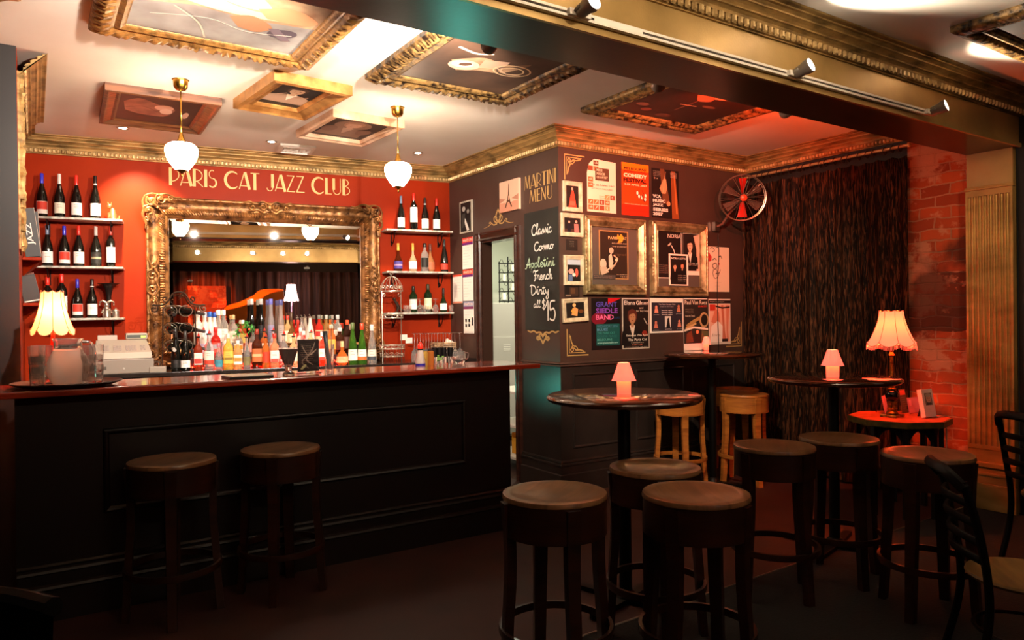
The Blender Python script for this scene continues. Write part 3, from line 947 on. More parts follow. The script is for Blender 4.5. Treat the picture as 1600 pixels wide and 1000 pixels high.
# chalkboard
u0, z0, u1, z1 = SIDE.rect(821, 328, 874, 516)
a = Art(u1 - u0, z1 - z0, base=M_CHALKB, thick=.006)
a.k = 2
for t, (l, y0, r, y1), c, wd in (('Classic', (.22, .80, .82, .89), M_CHALK, .011), ('Cosmo', (.30, .665, .88, .74), M_CHALK, .011), ('Appletini', (.06, .525, .92, .61), M_CHALKG, .009),
                                 ('French', (.3, .42, .86, .5), M_CHALK, .010), ('Dirty', (.22, .30, .78, .38), M_CHALK, .010), ('all:', (.32, .19, .56, .25), M_CHALK, .008), ('$', (.57, .17, .7, .26), M_CHALK, .009), ('15', (.68, .08, .98, .24), M_CHALK, .014)):
    script_line(a, t, l, y0, r, y1, c, wd)
o = a.build('chalkboard', None, SIDE.pt((u0 + u1) / 2, (z0 + z1) / 2, .001), SIDE.rot)
tag(o, 'tall black chalkboard with handwritten martini list and price beside the doorway', 'chalkboard')


def gilt_ornament(name, wall, l, t, r, b, strokes, label, w0=.012, m=M_MARTINI):
    u0, z0, u1, z1 = wall.rect(l, t, r, b)
    a = Art(u1 - u0, z1 - z0, sheet=False, thick=0)
    for pts, ws in strokes:
        a.line(pts, [q * w0 for q in ws] if isinstance(ws, (list, tuple)) else ws * w0, m)
    o = a.build(name, None, wall.pt((u0 + u1) / 2, (z0 + z1) / 2, .002), wall.rot)
    return tag(o, label, 'painted ornament')


def sym(st):
    return st + [([(1 - p[0], p[1]) for p in pts], w_) for pts, w_ in st]


lily = sym([(smooth([(.5, .2), (.42, .5), (.45, .8), (.5, 1)]), 1.6), (smooth([(.47, .15), (.38, .3), (.36, .5), (.41, .6), (.45, .5), (.42, .42)]), 1.1),
            (smooth([(.46, .12), (.35, .08), (.28, .2), (.2, .1), (.1, .02), (.0, .0)]), [1.2 - .04 * k for k in range(26)]), (smooth([(.28, .2), (.24, .3), (.2, .26), (.22, .2)]), .8)])
gilt_ornament('painted_ornament', SIDE, 756, 327, 803, 352, lily, 'gold painted fleur de lis flourish above the store room doorway')
scr = sym([(smooth([(.5, .0), (.44, .3), (.36, .5), (.3, .42), (.34, .3), (.4, .36)]), 1.5), (smooth([(.5, .62), (.4, .85), (.3, .8), (.2, .95), (.1, .85), (0, 1)]), 1.2), (smooth([(.5, .5), (.44, .7), (.38, .62), (.42, .5)]), 1.2)])
gilt_ornament('painted_ornament', SIDE, 825, 516, 874, 537, scr, 'gold painted scroll flourish under the chalkboard', .012)
cn = [([(0, 1), (0, 0), (1, 0)], 1.0), ([(.1, .8), (.1, .1), (.85, .1)], .7), (smooth([(.14, .75), (.2, .5), (.26, .4), (.22, .3), (.34, .26), (.42, .2), (.6, .2), (.8, .13)]), 1.0), (smooth([(.14, .2), (.22, .3), (.28, .2), (.2, .14), (.16, .22)]), .9), (smooth([(.18, .5), (.3, .36), (.4, .34), (.5, .22)]), .7)]
gilt_ornament('painted_ornament', POST, 882, 243, 913, 282, [([(x, 1 - y) for x, y in p], w_) for p, w_ in cn], 'gold painted corner bracket above the small portrait frames', .011)
gilt_ornament('painted_ornament', POST, 886, 514, 919, 555, cn, 'gold painted corner bracket at the lower left of the poster wall', .011)
gilt_ornament('painted_ornament', POST, 1134, 503, 1158, 541, [([(1 - x, y) for x, y in p], w_) for p, w_ in cn], 'gold painted corner bracket low beside the velvet curtain', .011)


def put(wall, art, name, rc, label, cat, out=.001, tilt=0, group=None, thing_=None):
    u0, z0, u1, z1 = rc
    o = art.build(name, None, wall.pt((u0 + u1) / 2, (z0 + z1) / 2, out), 0)
    o.rotation_euler = (0, 0, wall.rot)
    if tilt:
        o.rotation_euler = (Matrix.Rotation(wall.rot, 3, 'Z') @ Matrix.Rotation(tilt, 3, 'Y')).to_euler()
    return tag(o, label, cat, group)


# --- loose posters on the poster wall
rc = POST.rect(917, 250, 962, 332)
a = Art(rc[2] - rc[0], rc[3] - rc[1], sheet=False, rough=.5); a.t = .003
# sheet with a curling upper left corner
a.mb.prism([(-a.w / 2, -a.h / 2), (a.w / 2, -a.h / 2), (a.w / 2, a.h / 2 - .01), (-a.w * .25, a.h / 2), (-a.w * .42, a.h / 2 - .04), (-a.w / 2, a.h / 2 - .12)], -.003, 0, a.mi('#e6d9c4'))
tiles = ['#b4572e', '#8a4a30', '#d89a6a', '#6c4634', '#c86a3a']
random.seed(3)
for q in range(5):
    for p in range(9):
        if (p in (3, 4, 5, 6) and q > 0) or (p == 3) or (1 < q < 4 and p > 6) or (p == 8 and q == 0):
            continue
        x0, y0 = .03 + q * .19, .04 + p * .105
        if random.random() < .75:
            a.rect(x0, y0, x0 + .17, y0 + .09, random.choice(tiles), same=q + p > 0)
            if random.random() < .8:
                a.k += 1
                d = random.choice((0, 1, 2))
                pts = [[(.3, .2), (.7, .8)], [(.5, .2), (.5, .8), (.3, .5)], [(.2, .5), (.8, .5), (.55, .8)]][d]
                a.line([(x0 + .17 * u, y0 + .09 * v) for u, v in pts], .006, '#efe2cc'); a.k -= 2
a.k = 4
a.rect(.27, .6, .75, .84, '#5a4030')
for k, t in enumerate(('MIKE', 'NOCK', 'QUARTET')):
    a.text(t, .32, .775 - k * .07, .32 + (.2 if k < 1 else .3 if k < 2 else .38), .825 - k * .07, '#d8c8ae', .02)
a.text('LIVE @ PARIS CAT', .06, .495, .94, .53, '#4a3a30', .01)
a.text('SATURDAY 7 OCTOBER', .14, .43, .86, .455, '#8a7a6a')
for k in range(4):
    a.text('music', .4, .3 - k * .035, .62 + .04 * (k % 2), .32 - k * .035, '#a07a50')
put(POST, a, 'wall_poster', rc, 'cream and brown arrow tile poster reading LIVE at PARIS CAT, top left corner curling', 'poster')

rc = POST.rect(971, 256, 1013, 337)
a = Art(rc[2] - rc[0], rc[3] - rc[1], base='#f0440e')
a.rect(0, .86, 1, 1, '#f27a10'); a.rect(0, .0, 1, .2, '#ee2c10', same=True)
a.text('MELBOURNE', .08, .87, .92, .92, '#2a0c08', .03); a.text('INTERNATIONAL', .08, .82, .92, .855, '#2a0c08', .02)
a.text('COMEDY', .06, .725, .94, .8, '#fbe6c8', .05); a.text('FESTIVAL', .06, .63, .94, .71, '#3a0d06', .05)
a.text('4-29 APRIL 2007', .08, .57, .92, .605, '#fbe6c8', .02)
for p, q, r_ in ((.56, .44, .5), (.62, .38, .2), (.72, .36, -.2), (.86, .4, -.1), (.84, .33, .1)):
    a.ell(p, q, .05, .045, '#2a0c08', rot=r_); a.ell(p, q, .038, .036, '#fff4e6', rot=r_)
a.line([(.72, .5), (.78, .44), (.72, .38), (.8, .28)], .006, '#2a0c08')
a.text('comedyfestival.com.au', .08, .2, .92, .225, '#fbe6c8'); a.text('sponsors and friends', .1, .08, .9, .095, '#8a1a08')
put(POST, a, 'wall_poster', rc, 'bright orange poster reading MELBOURNE INTERNATIONAL COMEDY FESTIVAL', 'poster')

rc = POST.rect(1018, 265, 1060, 341)
a = Art(rc[2] - rc[0], rc[3] - rc[1], base='#1c1210')
a.poly([(.3, 1), (.46, 1), (.66, .3), (.4, .3)], '#6b4228'); a.poly([(.7, .98), (.86, .98), (1, .0), (.74, .0)], '#8a4a22')
a.poly([(.42, .8), (.52, .8), (.56, .62), (.5, .5), (.36, .5), (.28, .6)], '#c89468'); a.line([(.5, .95), (.4, .5)], .004, '#d8b890')
a.poly([(.8, .9), (.84, .9), (.95, .1), (.88, .1)], '#b86a34'); a.ell(.6, .3, .07, .05, '#c89468')
for k, t in enumerate(('VCA', 'MUSIC', 'JAZZ', 'SERIES', '2007')):
    a.text(t, .02, .4 - k * .09, .02 + (.3, .46, .38, .56, .36)[k], .465 - k * .09, '#f2eae0', .04)
for k in range(4):
    a.text('faculty of music', .04, .93 - k * .03, .3, .945 - k * .03, '#d8cabc'); a.text('concerts', .66, .93 - k * .03, .9, .945 - k * .03, '#d8cabc')
a.text('2 x', .05, .78, .2, .81, '#d8cabc')
put(POST, a, 'wall_poster', rc, 'dark poster with a double bass player reading VCA MUSIC JAZZ SERIES 2007', 'poster')

# --- two big silver-gilt frames
BIGP = [(d * .74, h) for d, h in ((0, 0), (0, .03), (.008, .042), (.018, .044), (.026, .036), (.034, .034), (.05, .05), (.06, .052), (.1, .026), (.108, .022), (.114, .026), (.12, .018), (.122, 0))]


def big_frame(l, t, r, b, label, painter, m=M_SILVER):
    rc = POST.rect(l, t, r, b, .02)
    W, H = rc[2] - rc[0], rc[3] - rc[1]
    root = thing('picture_frame', label, 'framed poster', POST.pt((rc[0] + rc[2]) / 2, (rc[1] + rc[3]) / 2, .001), POST.rot, 'large silver gilt frames on the poster wall')
    mb = MB(); frame_mb(mb, W, H, BIGP, 0, scroll_disp(.03, .01, .024, .005), .01); mb.box((-W / 2 + .003, -.006, -H / 2 + .003), (W / 2 - .003, 0, H / 2 - .003))
    mb.build('frame', [m], root)
    a = Art(W - .176, H - .176, base='#57504a', thick=.004); painter(a)
    p = a.build('print', root); p.location = (0, -.007, 0)
    return root


def paint_sax(a):
    a.ring(.16, .1, .8, .95, .012, '#a5824e'); a.rect(.19, .12, .77, .93, '#2a2018')
    a.text('PARIS', .36, .8, .56, .85, '#d8c08a', .01); a.text('CAT', .64, .8, .76, .85, '#d8c08a', .01)
    a.poly(smooth([(.56, .74), (.66, .76), (.69, .84), (.64, .9), (.6, .86), (.57, .9), (.55, .82), (.6, .8)]), '#d89a2c')
    a.text('DON RADER AND', .44, .72, .76, .74, '#cdbfa6'); a.text('THE QUARTET', .44, .66, .76, .685, '#cdbfa6')
    a.poly([(.36, .62), (.44, .64), (.5, .5), (.48, .3), (.34, .34)], '#14100d'); a.ell(.42, .6, .05, .055, '#b8ab96'); a.poly([(.36, .5), (.42, .56), (.46, .4), (.42, .28), (.36, .32)], '#cdc1ac')
    a.line([(.47, .52), (.56, .46), (.5, .36), (.4, .26)], .014, '#b8a88c'); a.ell(.53, .44, .03, .03, '#d8c8aa')
    a.ell(.24, .36, .07, .09, '#c8bca8'); a.poly([(.17, .3), (.3, .32), (.36, .22), (.2, .16)], '#b8ab96'); a.line([(.3, .24), (.46, .34)], .012, '#cdc1ac')
    a.text('signed', .5, .5, .74, .56, '#5c4a34')
    a.rect(0.02, .1, .5, .17, '#4a4440'); a.text('friday and saturday', .04, .14, .42, .155, '#b88a78'); a.text('the paris cat jazz club', .04, .11, .42, .125, '#b88a78')
    a.text('Saturday 28th July', .52, .17, .76, .19, '#cdbfa6'); a.text('7.30 8.30', .6, .135, .76, .15, '#cdbfa6')


def paint_noria(a):
    a.rect(.0, .15, .56, 1, '#f0e8da'); a.rect(.0, .165, .55, 1, '#1a1210'); a.rect(.6, .22, 1, 1, '#f0e8da'); a.rect(.6, .3, 1, .99, '#241a18')
    a.text('NORIA', .24, .89, .54, .96, '#d8d0c4', .0)
    a.ell(.28, .77, .05, .018, '#b8b0a4', rot=.6); a.line([(.32, .75), (.38, .66), (.4, .6)], .01, '#cfc7ba')
    a.poly([(.92, .3), (1, .3), (1, .99), (.85, .95), (.92, .7)], '#d8b49a'); a.bust(.76, .76, .1, '#dcb296', '#1c1210', '#141010', '#e8dccb')
    a.text('NIGHTLIFE', .64, .4, .98, .45, '#b8b0a4')
    for k in range(5):
        a.text('noria letts quartet', .02, .38 - k * .035, .26, .395 - k * .035, '#b89a88')
    a.rect(.24, .02, .7, .6, '#f2ece0'); a.rect(.28, .04, .66, .57, '#1c1414'); a.text('NORIA LETTS', .3, .5, .64, .535, '#e8e0d2', .01)
    a.bust(.38, .36, .055, '#d8a082', '#2a1610', '#100c0c'); a.bust(.55, .38, .055, '#c88a68', '#2a1610', '#100c0c')
    for k in range(4):
        a.text('sunday night', .44, .2 - k * .035, .64, .215 - k * .035, '#cfc4b4')


big_frame(912, 340, 1008, 461, 'large silver gilt frame around a brown saxophonist print with a gold cat', paint_sax)
big_frame(1017, 348, 1104, 463, 'large silver gilt frame around a collage of NORIA singer flyers', paint_noria)

# --- small pale frames
M_CREAMF = noisy('cream_frame_paint', '#d8c8ac', '#b8a688', (20, 20, 20), .45)


def small_frame(l, t, r, b, label, painter, tilt=0, fw=.035, m=M_CREAMF, wall=POST, name='picture_frame', grp='small cream photo frames near the wall corner', base='#181210'):
    rc = wall.rect(l, t, r, b)
    W, H = rc[2] - rc[0], rc[3] - rc[1]
    root = thing(name, label, 'photo frame', wall.pt((rc[0] + rc[2]) / 2, (rc[1] + rc[3]) / 2, .001), wall.rot, grp)
    if tilt:
        root.rotation_euler = (Matrix.Rotation(wall.rot, 3, 'Z') @ Matrix.Rotation(tilt, 3, 'Y')).to_euler()
    mb = MB(); frame_mb(mb, W, H, [(0, 0), (0, .018), (fw * .2, .022), (fw * .8, .014), (fw, .012), (fw, 0)]); mb.box((-W / 2 + .003, -.003, -H / 2 + .003), (W / 2 - .003, 0, H / 2 - .003))
    mb.build('frame', [m], root)
    a = Art(W - 2 * fw + .004, H - 2 * fw + .004, base=base, thick=.003); painter(a)
    p = a.build('print', root); p.location = (0, -.004, 0)
    return root


def ph_red(a):
    a.poly([(.2, 0), (.35, .5), (.45, .75), (.6, .8), (.7, .5), (.85, 0)], '#c8402c'); a.ell(.5, .85, .08, .07, '#e09078'); a.rect(.3, .1, .7, .3, '#e0604a')


def ph_two(a):
    a.rect(0, 0, 1, .25, '#4a2a20'); a.poly([(.2, 0), (.22, .6), (.4, .6), (.42, 0)], '#14101c'); a.ell(.31, .7, .06, .09, '#d8907a'); a.poly([(.62, 0), (.6, .6), (.85, .6), (.9, 0)], '#a8706c'); a.ell(.73, .74, .07, .1, '#e0a08c')


def ph_crowd(a):
    a.rect(0, .75, 1, 1, '#b4bccc'); a.ell(.3, .45, .2, .12, '#d89a90'); a.ell(.7, .4, .12, .2, '#c85a4a'); a.rect(.1, 0, .4, .3, '#5a6c94'); a.ell(.5, .3, .12, .08, '#e8dcd0')


def ph_sax(a):
    a.poly([(.3, .2), (.36, .6), (.5, .7), (.66, .55), (.6, .1)], '#e09a5c'); a.ell(.46, .82, .09, .12, '#e8b070'); a.line([(.4, .6), (.3, .45), (.5, .3)], .014, '#d8a03c'); a.ell(.8, .4, .14, .12, '#6a3a18')


small_frame(878, 284, 908, 331, 'cream frame with a photo of a red dressed singer, uppermost small frame', ph_red)
small_frame(875, 334, 911, 370, 'cream frame with a dark photo of two performers, beneath the red dress photo', ph_two)
small_frame(880, 399, 911, 446, 'upright cream frame with a crowd photo, middle of the small frames column', ph_crowd)
small_frame(878, 466, 917, 503, 'crooked cream frame with a photo of a saxophonist, lowest of the small frames', ph_sax, tilt=-.05)


def sheet(wall, l, t, r, b, base, painter, label, name='wall_poster', cat='poster', out=.001, tilt=0, thick=.003):
    rc = wall.rect(l, t, r, b)
    a = Art(rc[2] - rc[0], rc[3] - rc[1], base=base, thick=thick)
    painter(a)
    return put(wall, a, name, rc, label, cat, out, tilt)


def p_card(a):
    a.text('WELCOME', .3, .75, .7, .83, '#9a8a7a')
    for k in range(3):
        a.text('to the club', .3, .6 - .14 * k, .68, .66 - .14 * k, '#8a7a6a')


sheet(POST, 884, 374, 902, 391, '#241a16', p_card, 'tiny black card with faint pale writing between the small frames', 'wall_card', 'card')


def p_darkph(a):
    a.rect(.3, .1, .9, .9, '#3a241a'); a.rect(.4, .3, .7, .8, '#5c3a24'); a.rect(.05, .05, .4, .2, '#7a6a5c')


sheet(POST, 882, 447, 905, 464, '#140e0c', p_darkph, 'small dark unframed photo above the crooked saxophonist frame', 'wall_photograph', 'photograph')


def p_face(a):
    r_ = '#c23a34'; k_ = '#3a3430'
    for p in ([(.1, .95), (.2, .98), (.3, .92), (.2, .88)], [(.35, .97), (.45, .99), (.5, .93)], [(.1, .8), (.05, .74), (.15, .7)]):
        a.line(smooth(p), .006, k_)
    a.poly([(.02, .88), (.16, .78), (.14, .68), (.02, .66)], r_)
    a.line(smooth([(.2, .7), (.3, .74), (.38, .7)]), .008, k_); a.line(smooth([(.5, .78), (.58, .8), (.64, .74)]), .008, k_)
    a.line(smooth([(.2, .6), (.34, .64), (.4, .56), (.3, .5), (.2, .56), (.22, .62)]), .007, k_); a.line(smooth([(.34, .54), (.4, .44), (.34, .4), (.5, .42), (.56, .5)]), .006, k_)
    a.line(smooth([(.24, .5), (.2, .4), (.3, .3), (.44, .34), (.5, .44)]), .006, k_); a.ell(.5, .62, .03, .02, r_)
    a.text('with love', .3, .2, .6, .215, '#b8a890'); a.text('2006', .3, .12, .5, .135, '#b8a890')


sheet(POST, 1106, 386, 1139, 456, '#e2d2b8', p_face, 'white sheet with a loose line drawing of a face beside the wall fan', thick=.003)


def p_grant(a):
    a.poly([(.55, 1), (1, 1), (.55, .88)], '#c4101c'); a.ell(.25, .6, .26, .12, '#7a0c24')
    for k, (t, c) in enumerate((('GRANT', '#5a4ab0'), ('SIEDLE', '#8a46b4'), ('BAND', '#f06aa0'))):
        a.text(t, .14, .83 - k * .125, .14 + (.72, .74, .6)[k], .93 - k * .125, c, .02)
    a.text('CD LAUNCH', .7, .6, .96, .64, '#22447a')
    a.rect(.14, .08, .94, .5, '#14504e')
    for k, (t, c) in enumerate((('WEDNESDAY 28TH', '#4a7a94'), ('BLUES', '#6c9ac4'), ('THE PARIS CAT', '#3c8c84'), ('GOLDIE PLACE', '#2c6c6c'), ('MELBOURNE', '#56a49a'), ('www.grantsiedle.com', '#9ad0c4'))):
        a.text(t, .17, .43 - k * .065, .17 + (.7, .36, .6, .66, .5, .7)[k], .475 - k * .065, c, .01)


sheet(POST, 924, 466, 970, 546, '#100608', p_grant, 'black poster in violet and teal letters reading GRANT SIEDLE BAND')


def p_elana(a):
    a.rect(.03, .02, .97, .98, '#1c1210')
    a.bust(.36, .62, .13, '#b07a58', '#5a281c', '#120c0c', '#e0c8ba')
    a.text('Elana', .06, .87, .46, .95, '#f0e6d8'); a.text('Gibson', .5, .87, .94, .95, '#f0e6d8'); a.text('and', .62, .79, .76, .83, '#e0d4c4'); a.text('her boy boys', .5, .72, .96, .77, '#e0d4c4')
    a.line([(.78, .6), (.9, .48)], .01, '#b8b0a4'); a.ell(.8, .3, .1, .06, '#8a2a1c')
    a.text('Saturday 19th April', .12, .24, .92, .29, '#f0e6d8', .01); a.text('The Paris Cat', .18, .16, .88, .21, '#f0e6d8', .01); a.text('6 Goldie Place', .3, .115, .76, .135, '#d8c8b4'); a.text('8.30 / 9.30', .34, .07, .7, .1, '#e07a60'); a.text('www.theparis cat.com', .08, .03, .9, .045, '#e0d4c4')


sheet(POST, 972, 466, 1014, 545, '#c8bcb0', p_elana, 'dark poster of a woman with auburn hair reading Elana Gibson at The Paris Cat')


def p_coll(a):
    a.rect(.05, .05, .97, .88, '#2a2832')
    a.text('The Paris Cat Jazz Club', .26, .8, .76, .84, '#e0dce0', .01); a.text('presents the winter season', .3, .74, .7, .77, '#c8c4c8')
    for k in range(3):
        a.text('Saturday nights', .34, .63 - k * .06, .66, .665 - k * .06, '#e8e0dc', .02)
    for x, y, c in ((.18, .68, '#d89078'), (.85, .7, '#c07a5c'), (.16, .24, '#d07a64'), (.86, .26, '#d88a70')):
        a.ell(x, y + .06, .035, .05, c); a.poly([(x - .06, y - .1), (x + .06, y - .1), (x + .04, y + .02), (x - .04, y + .02)], c); a.text('guest artist', x - .08, y - .17, x + .08, y - .14, '#c8c4c8')
    a.rect(.42, .16, .6, .48, '#d8d4cc'); a.poly([(.46, .16), (.5, .42), (.54, .44), (.58, .16)], '#18161a'); a.text('second show', .42, .09, .62, .13, '#c8c4c8')


sheet(POST, 1015, 466, 1067, 520, '#eee8de', p_coll, 'white bordered landscape poster with six small performer photos on slate blue')


def p_paul(a):
    a.rect(0, .13, 1, .98, '#2c2420'); a.text('Paul Van Ross', .04, .88, .98, .96, '#e8dcc8', .01); a.text('QUARTET', .6, .82, .98, .86, '#d8402c', .02)
    for k in range(3):
        a.text('saxophone flute', .06, .78 - k * .035, .4, .795 - k * .035, '#b8a894')
    a.text('Buck the Trend', .06, .64, .44, .68, '#e8dcc8')
    a.ell(.84, .58, .2, .15, '#b89a6c'); a.ell(.85, .58, .14, .11, '#241a14'); a.line([(.1, .46), (.34, .54), (.66, .62)], .03, '#a88a50'); a.line([(.06, .42), (.3, .47), (.5, .52)], .02, '#c8a870')
    a.poly([(0, .4), (.4, .46), (1, .42), (1, .38), (.4, .42), (0, .36)], '#e8e0d0'); a.poly([(.06, .14), (.1, .32), (.3, .38), (.38, .16)], '#6a3a24'); a.poly([(.44, .14), (.4, .3), (.56, .4), (.66, .28), (.68, .14)], '#1a1410'); a.ell(.54, .35, .06, .04, '#d08a60'); a.poly([(.7, .14), (.72, .38), (1, .36), (1, .14)], '#5c5c3c')


sheet(POST, 1068, 466, 1105, 547, '#ece6dc', p_paul, 'white and brown poster with a saxophone bell reading Paul Van Ross quartet')


def p_pink(a):
    a.rect(0, .9, 1, .97, '#241a18'); a.text('the jazz singers season', .06, .92, .7, .95, '#e8dcc8')
    a.rect(.04, .05, .96, .88, '#e8b49c'); a.rect(.04, .74, .3, .88, '#c83a28'); a.poly([(.1, .5), (.3, .8), (.46, .7), (.5, .5), (.3, .44)], '#d88064')
    a.poly([(.05, .05), (.1, .4), (.4, .52), (.62, .4), (.6, .05)], '#f6e8de'); a.poly([(.55, .86), (.66, .86), (.72, .3), (.78, .08), (.6, .08), (.62, .4)], '#c87054'); a.poly([(.78, .86), (.94, .86), (.86, .3), (.9, .08), (.8, .08)], '#d88064')
    a.line([(.3, .84), (.6, .8), (.95, .82)], .014, '#2a1a18'); a.poly([(.58, .12), (.84, .12), (.86, .06), (.58, .06)], '#2c1c1c'); a.text('live', .14, .18, .5, .24, '#b8a090')


sheet(POST, 1107, 467, 1141, 538, '#d8ccc0', p_pink, 'pale pink poster of bare legs in high heels, nearest the velvet curtain')

# --- side wall sheets
def p_bw(a):
    a.rect(.08, .05, .92, .95, '#121110'); a.ell(.35, .76, .14, .08, '#a8a49c'); a.ell(.7, .66, .1, .07, '#8a867e'); a.poly([(.3, .5), (.42, .52), (.8, .08), (.6, .06)], '#dcd8ce'); a.poly([(.2, .6), (.5, .62), (.4, .2), (.18, .15)], '#383632')


sheet(SIDE, 720, 314, 739, 364, '#b8b0a0', p_bw, 'narrow black and white photo of a trumpeter near the red wall corner', 'wall_photograph', 'photograph', thick=.012)


def p_eiffel(a):
    a.rect(0, 0, 1, .3, '#c88a70'); a.poly([(0, .3), (.35, .4), (0, .48)], '#b07860'); a.poly([(1, .3), (.65, .4), (1, .5)], '#b07860'); a.ell(.5, .3, .22, .03, '#e0b094')
    a.poly([(.47, .5), (.53, .5), (.51, .86), (.5, .92), (.49, .86)], '#6a4434'); a.poly([(.42, .34), (.48, .34), (.49, .52), (.47, .52)], '#6a4434'); a.poly([(.52, .34), (.58, .34), (.53, .52), (.51, .52)], '#6a4434')
    a.rect(.41, .32, .59, .36, '#5a3828'); a.poly([(.3, .12), (.37, .12), (.47, .33), (.42, .34)], '#5a3828'); a.poly([(.7, .12), (.63, .12), (.53, .33), (.58, .34)], '#5a3828'); a.line(arc(.5, .2, .1, .1, 10, 170), .008, '#5a3828')


sheet(SIDE, 784, 282, 814, 330, '#dcae94', p_eiffel, 'sepia pink canvas print of the Eiffel Tower above the doorway', 'wall_canvas', 'canvas print', thick=.025)


def p_cal(hd, bd, seed):
    def f(a):
        random.seed(seed)
        a.rect(0, .84, 1, 1, hd); a.rect(0, .76, 1, .84, bd, same=True); a.text('WHATS ON', .06, .87, .9, .96, '#f8d8c0', .02)
        for k in range(7):
            a.text(random.choice(('tue trio', 'wed jam', 'fri quartet late', 'sat big band')), .1, .66 - k * .09, random.uniform(.5, .9), .69 - k * .09, '#b8aeb0')
    return f


def p_notice(a):
    a.rect(0, .93, 1, 1, '#d8503a'); a.rect(0, 0, 1, .06, '#d88a70', same=True); a.rect(.14, .2, .5, .6, '#d4ccc4')
    for k in range(5):
        a.text('bar prices', .2, .8 - k * .1, .8, .83 - k * .1, '#b0a8a4')


def p_icons(a):
    p_cal('#8a94b4', '#7a2c5a', 9)(a); a.rect(.05, .05, .95, .5, '#eee6dc')
    for x in (.2, .5):
        for y in (.2, .36):
            a.rect(x, y, x + .16, y + .1, '#9a9490', same=True)
    a.rect(.82, .25, .96, .5, '#1c1a1c')


sheet(SIDE, 708, 429, 722.5, 474, '#e8e0d8', p_notice, 'white notice with a red top edge pinned closest to the red wall', 'pinned_notice', 'notice')
sheet(SIDE, 723, 371, 739.5, 420, '#f0e8e0', p_cal('#d03c34', '#6c2474', 4), 'white programme sheet with red and purple heading, topmost beside the door frame', 'pinned_notice', 'notice')
sheet(SIDE, 724, 421, 740, 470, '#f0e8e0', p_cal('#c8402c', '#5c2470', 5), 'white programme sheet with orange and purple heading, middle one beside the door frame', 'pinned_notice', 'notice', out=.002)
sheet(SIDE, 725, 471, 741, 521, '#f0e8e0', p_icons, 'white sheet with small grey picture squares, lowest beside the door frame', 'pinned_notice', 'notice', out=.001)

# ================================================================== THE CEILING
ORN = [(0, 0), (0, .028), (.012, .04), (.05, .055), (.085, .05), (.095, .038), (.105, .034), (.13, .044), (.145, .036), (.155, .03), (.16, .015), (.16, 0)]
PLAIN = [(0, 0), (0, .05), (.02, .055), (.03, .046), (.07, .03), (.085, .034), (.1, .02), (.1, 0)]


def ceiling_picture(x0, y0, x1, y1, prof, m, label, painter, base, disp=None, fw=.16, rot=0, name='ceiling_painting', dy=0):
    W, H = x1 - x0, y1 - y0
    root = thing(name, label, 'painting', ((x0 + x1) / 2, (y0 + y1) / 2, CEIL), (PI / 2, 0, rot), None)
    mb = MB(); frame_mb(mb, W, H, prof, 0, disp, .007); mb.box((-W / 2 + .004, -.01, -H / 2 + .004), (W / 2 - .004, 0, H / 2 - .004))
    mb.build('frame', [m], root)
    a = Art(W - 2 * fw + .01, H - 2 * fw + .01, base=base, thick=.008, rough=.6); a.dy = dy; painter(a)
    p = a.build('canvas', root); p.location = (0, -.012, 0)
    return root


# painted grounds: soft clouds of two tones
def ground(name, c1, c2, s=2.5):
    return noisy(name, c1, c2, (s, s, s), .55, detail=6, lo=.3, hi=.7)


def pa(a):   # pale reclining figure with a dog
    a.poly([(0, .62), (.3, .7), (.62, .66), (1, .7), (1, 1.26), (0, 1.26)], ground('canvas_sand', '#d8b48c', '#8c5c3c', 5))
    a.poly(smooth([(.12, .8), (.3, .88), (.5, .8), (.7, .78), (.92, .84), (.9, .74), (.66, .7), (.44, .7), (.26, .74)]), '#ecc4a0')
    a.poly(smooth([(.36, .86), (.44, .98), (.6, .95), (.7, .82), (.56, .8)]), '#f2dcc0'); a.ell(.3, .86, .06, .04, '#6a3a24')
    a.poly(smooth([(.62, .82), (.8, .9), (.98, .8), (.9, .72), (.7, .72)]), '#d89468'); a.poly(smooth([(.5, .66), (.62, .72), (.76, .62), (.7, .52), (.58, .54)]), '#a87450')
    a.ell(.84, .56, .09, .06, '#4a3c44', rot=.4); a.poly([(.74, .6), (.8, .62), (.92, .48), (.86, .46)], '#6c5a60'); a.line(smooth([(.2, .66), (.36, .5), (.44, .3)]), .01, '#c8b8a0')
    a.line(smooth([(.1, .5), (.4, .58), (.64, .5), (.9, .56)]), .006, '#e8dccc')


def pb(a):   # dark canvas with a pale glowing figure
    a.poly(smooth([(.2, .64), (.4, .76), (.64, .72), (.8, .8), (.7, .6), (.5, .56), (.34, .5)]), ground('canvas_glow', '#c8a07a', '#7a5a40', 8))
    a.ell(.34, .6, .13, .08, '#d8b494'); a.ell(.32, .61, .09, .05, '#f2dcc4'); a.ell(.34, .62, .05, .03, '#5a4030', rot=.3)
    a.line(smooth([(.12, .84), (.3, .8), (.42, .84)]), .02, '#e8d4bc'); a.poly([(.42, .74), (.62, .78), (.64, .66), (.46, .62)], '#b8947a')
    for r_ in (.16, .13, .1):
        a.line(arc(.74, .66, r_, r_ * .55, 0, 360, 26), .01, '#d8b48a' if r_ != .13 else '#4a3828')
    a.line([(.46, .62), (.6, .66), (.74, .6), (.86, .62)], .012, '#c8a484')


def pc(a):
    a.poly(smooth([(.06, .7), (.24, .86), (.5, .7), (.7, .6), (.6, .3), (.3, .3), (.1, .4)]), ground('canvas_rose', '#b06a50', '#6a3428', 8))
    a.ell(.56, .62, .12, .1, '#d89a80'); a.ell(.6, .5, .08, .1, '#e0b09a'); a.line(smooth([(.1, .5), (.3, .6), (.5, .46)]), .012, '#7a4030'); a.ell(.86, .44, .04, .12, '#d8a890'); a.poly(smooth([(.2, .2), (.5, .3), (.8, .2), (.6, .1)]), '#4a241c')


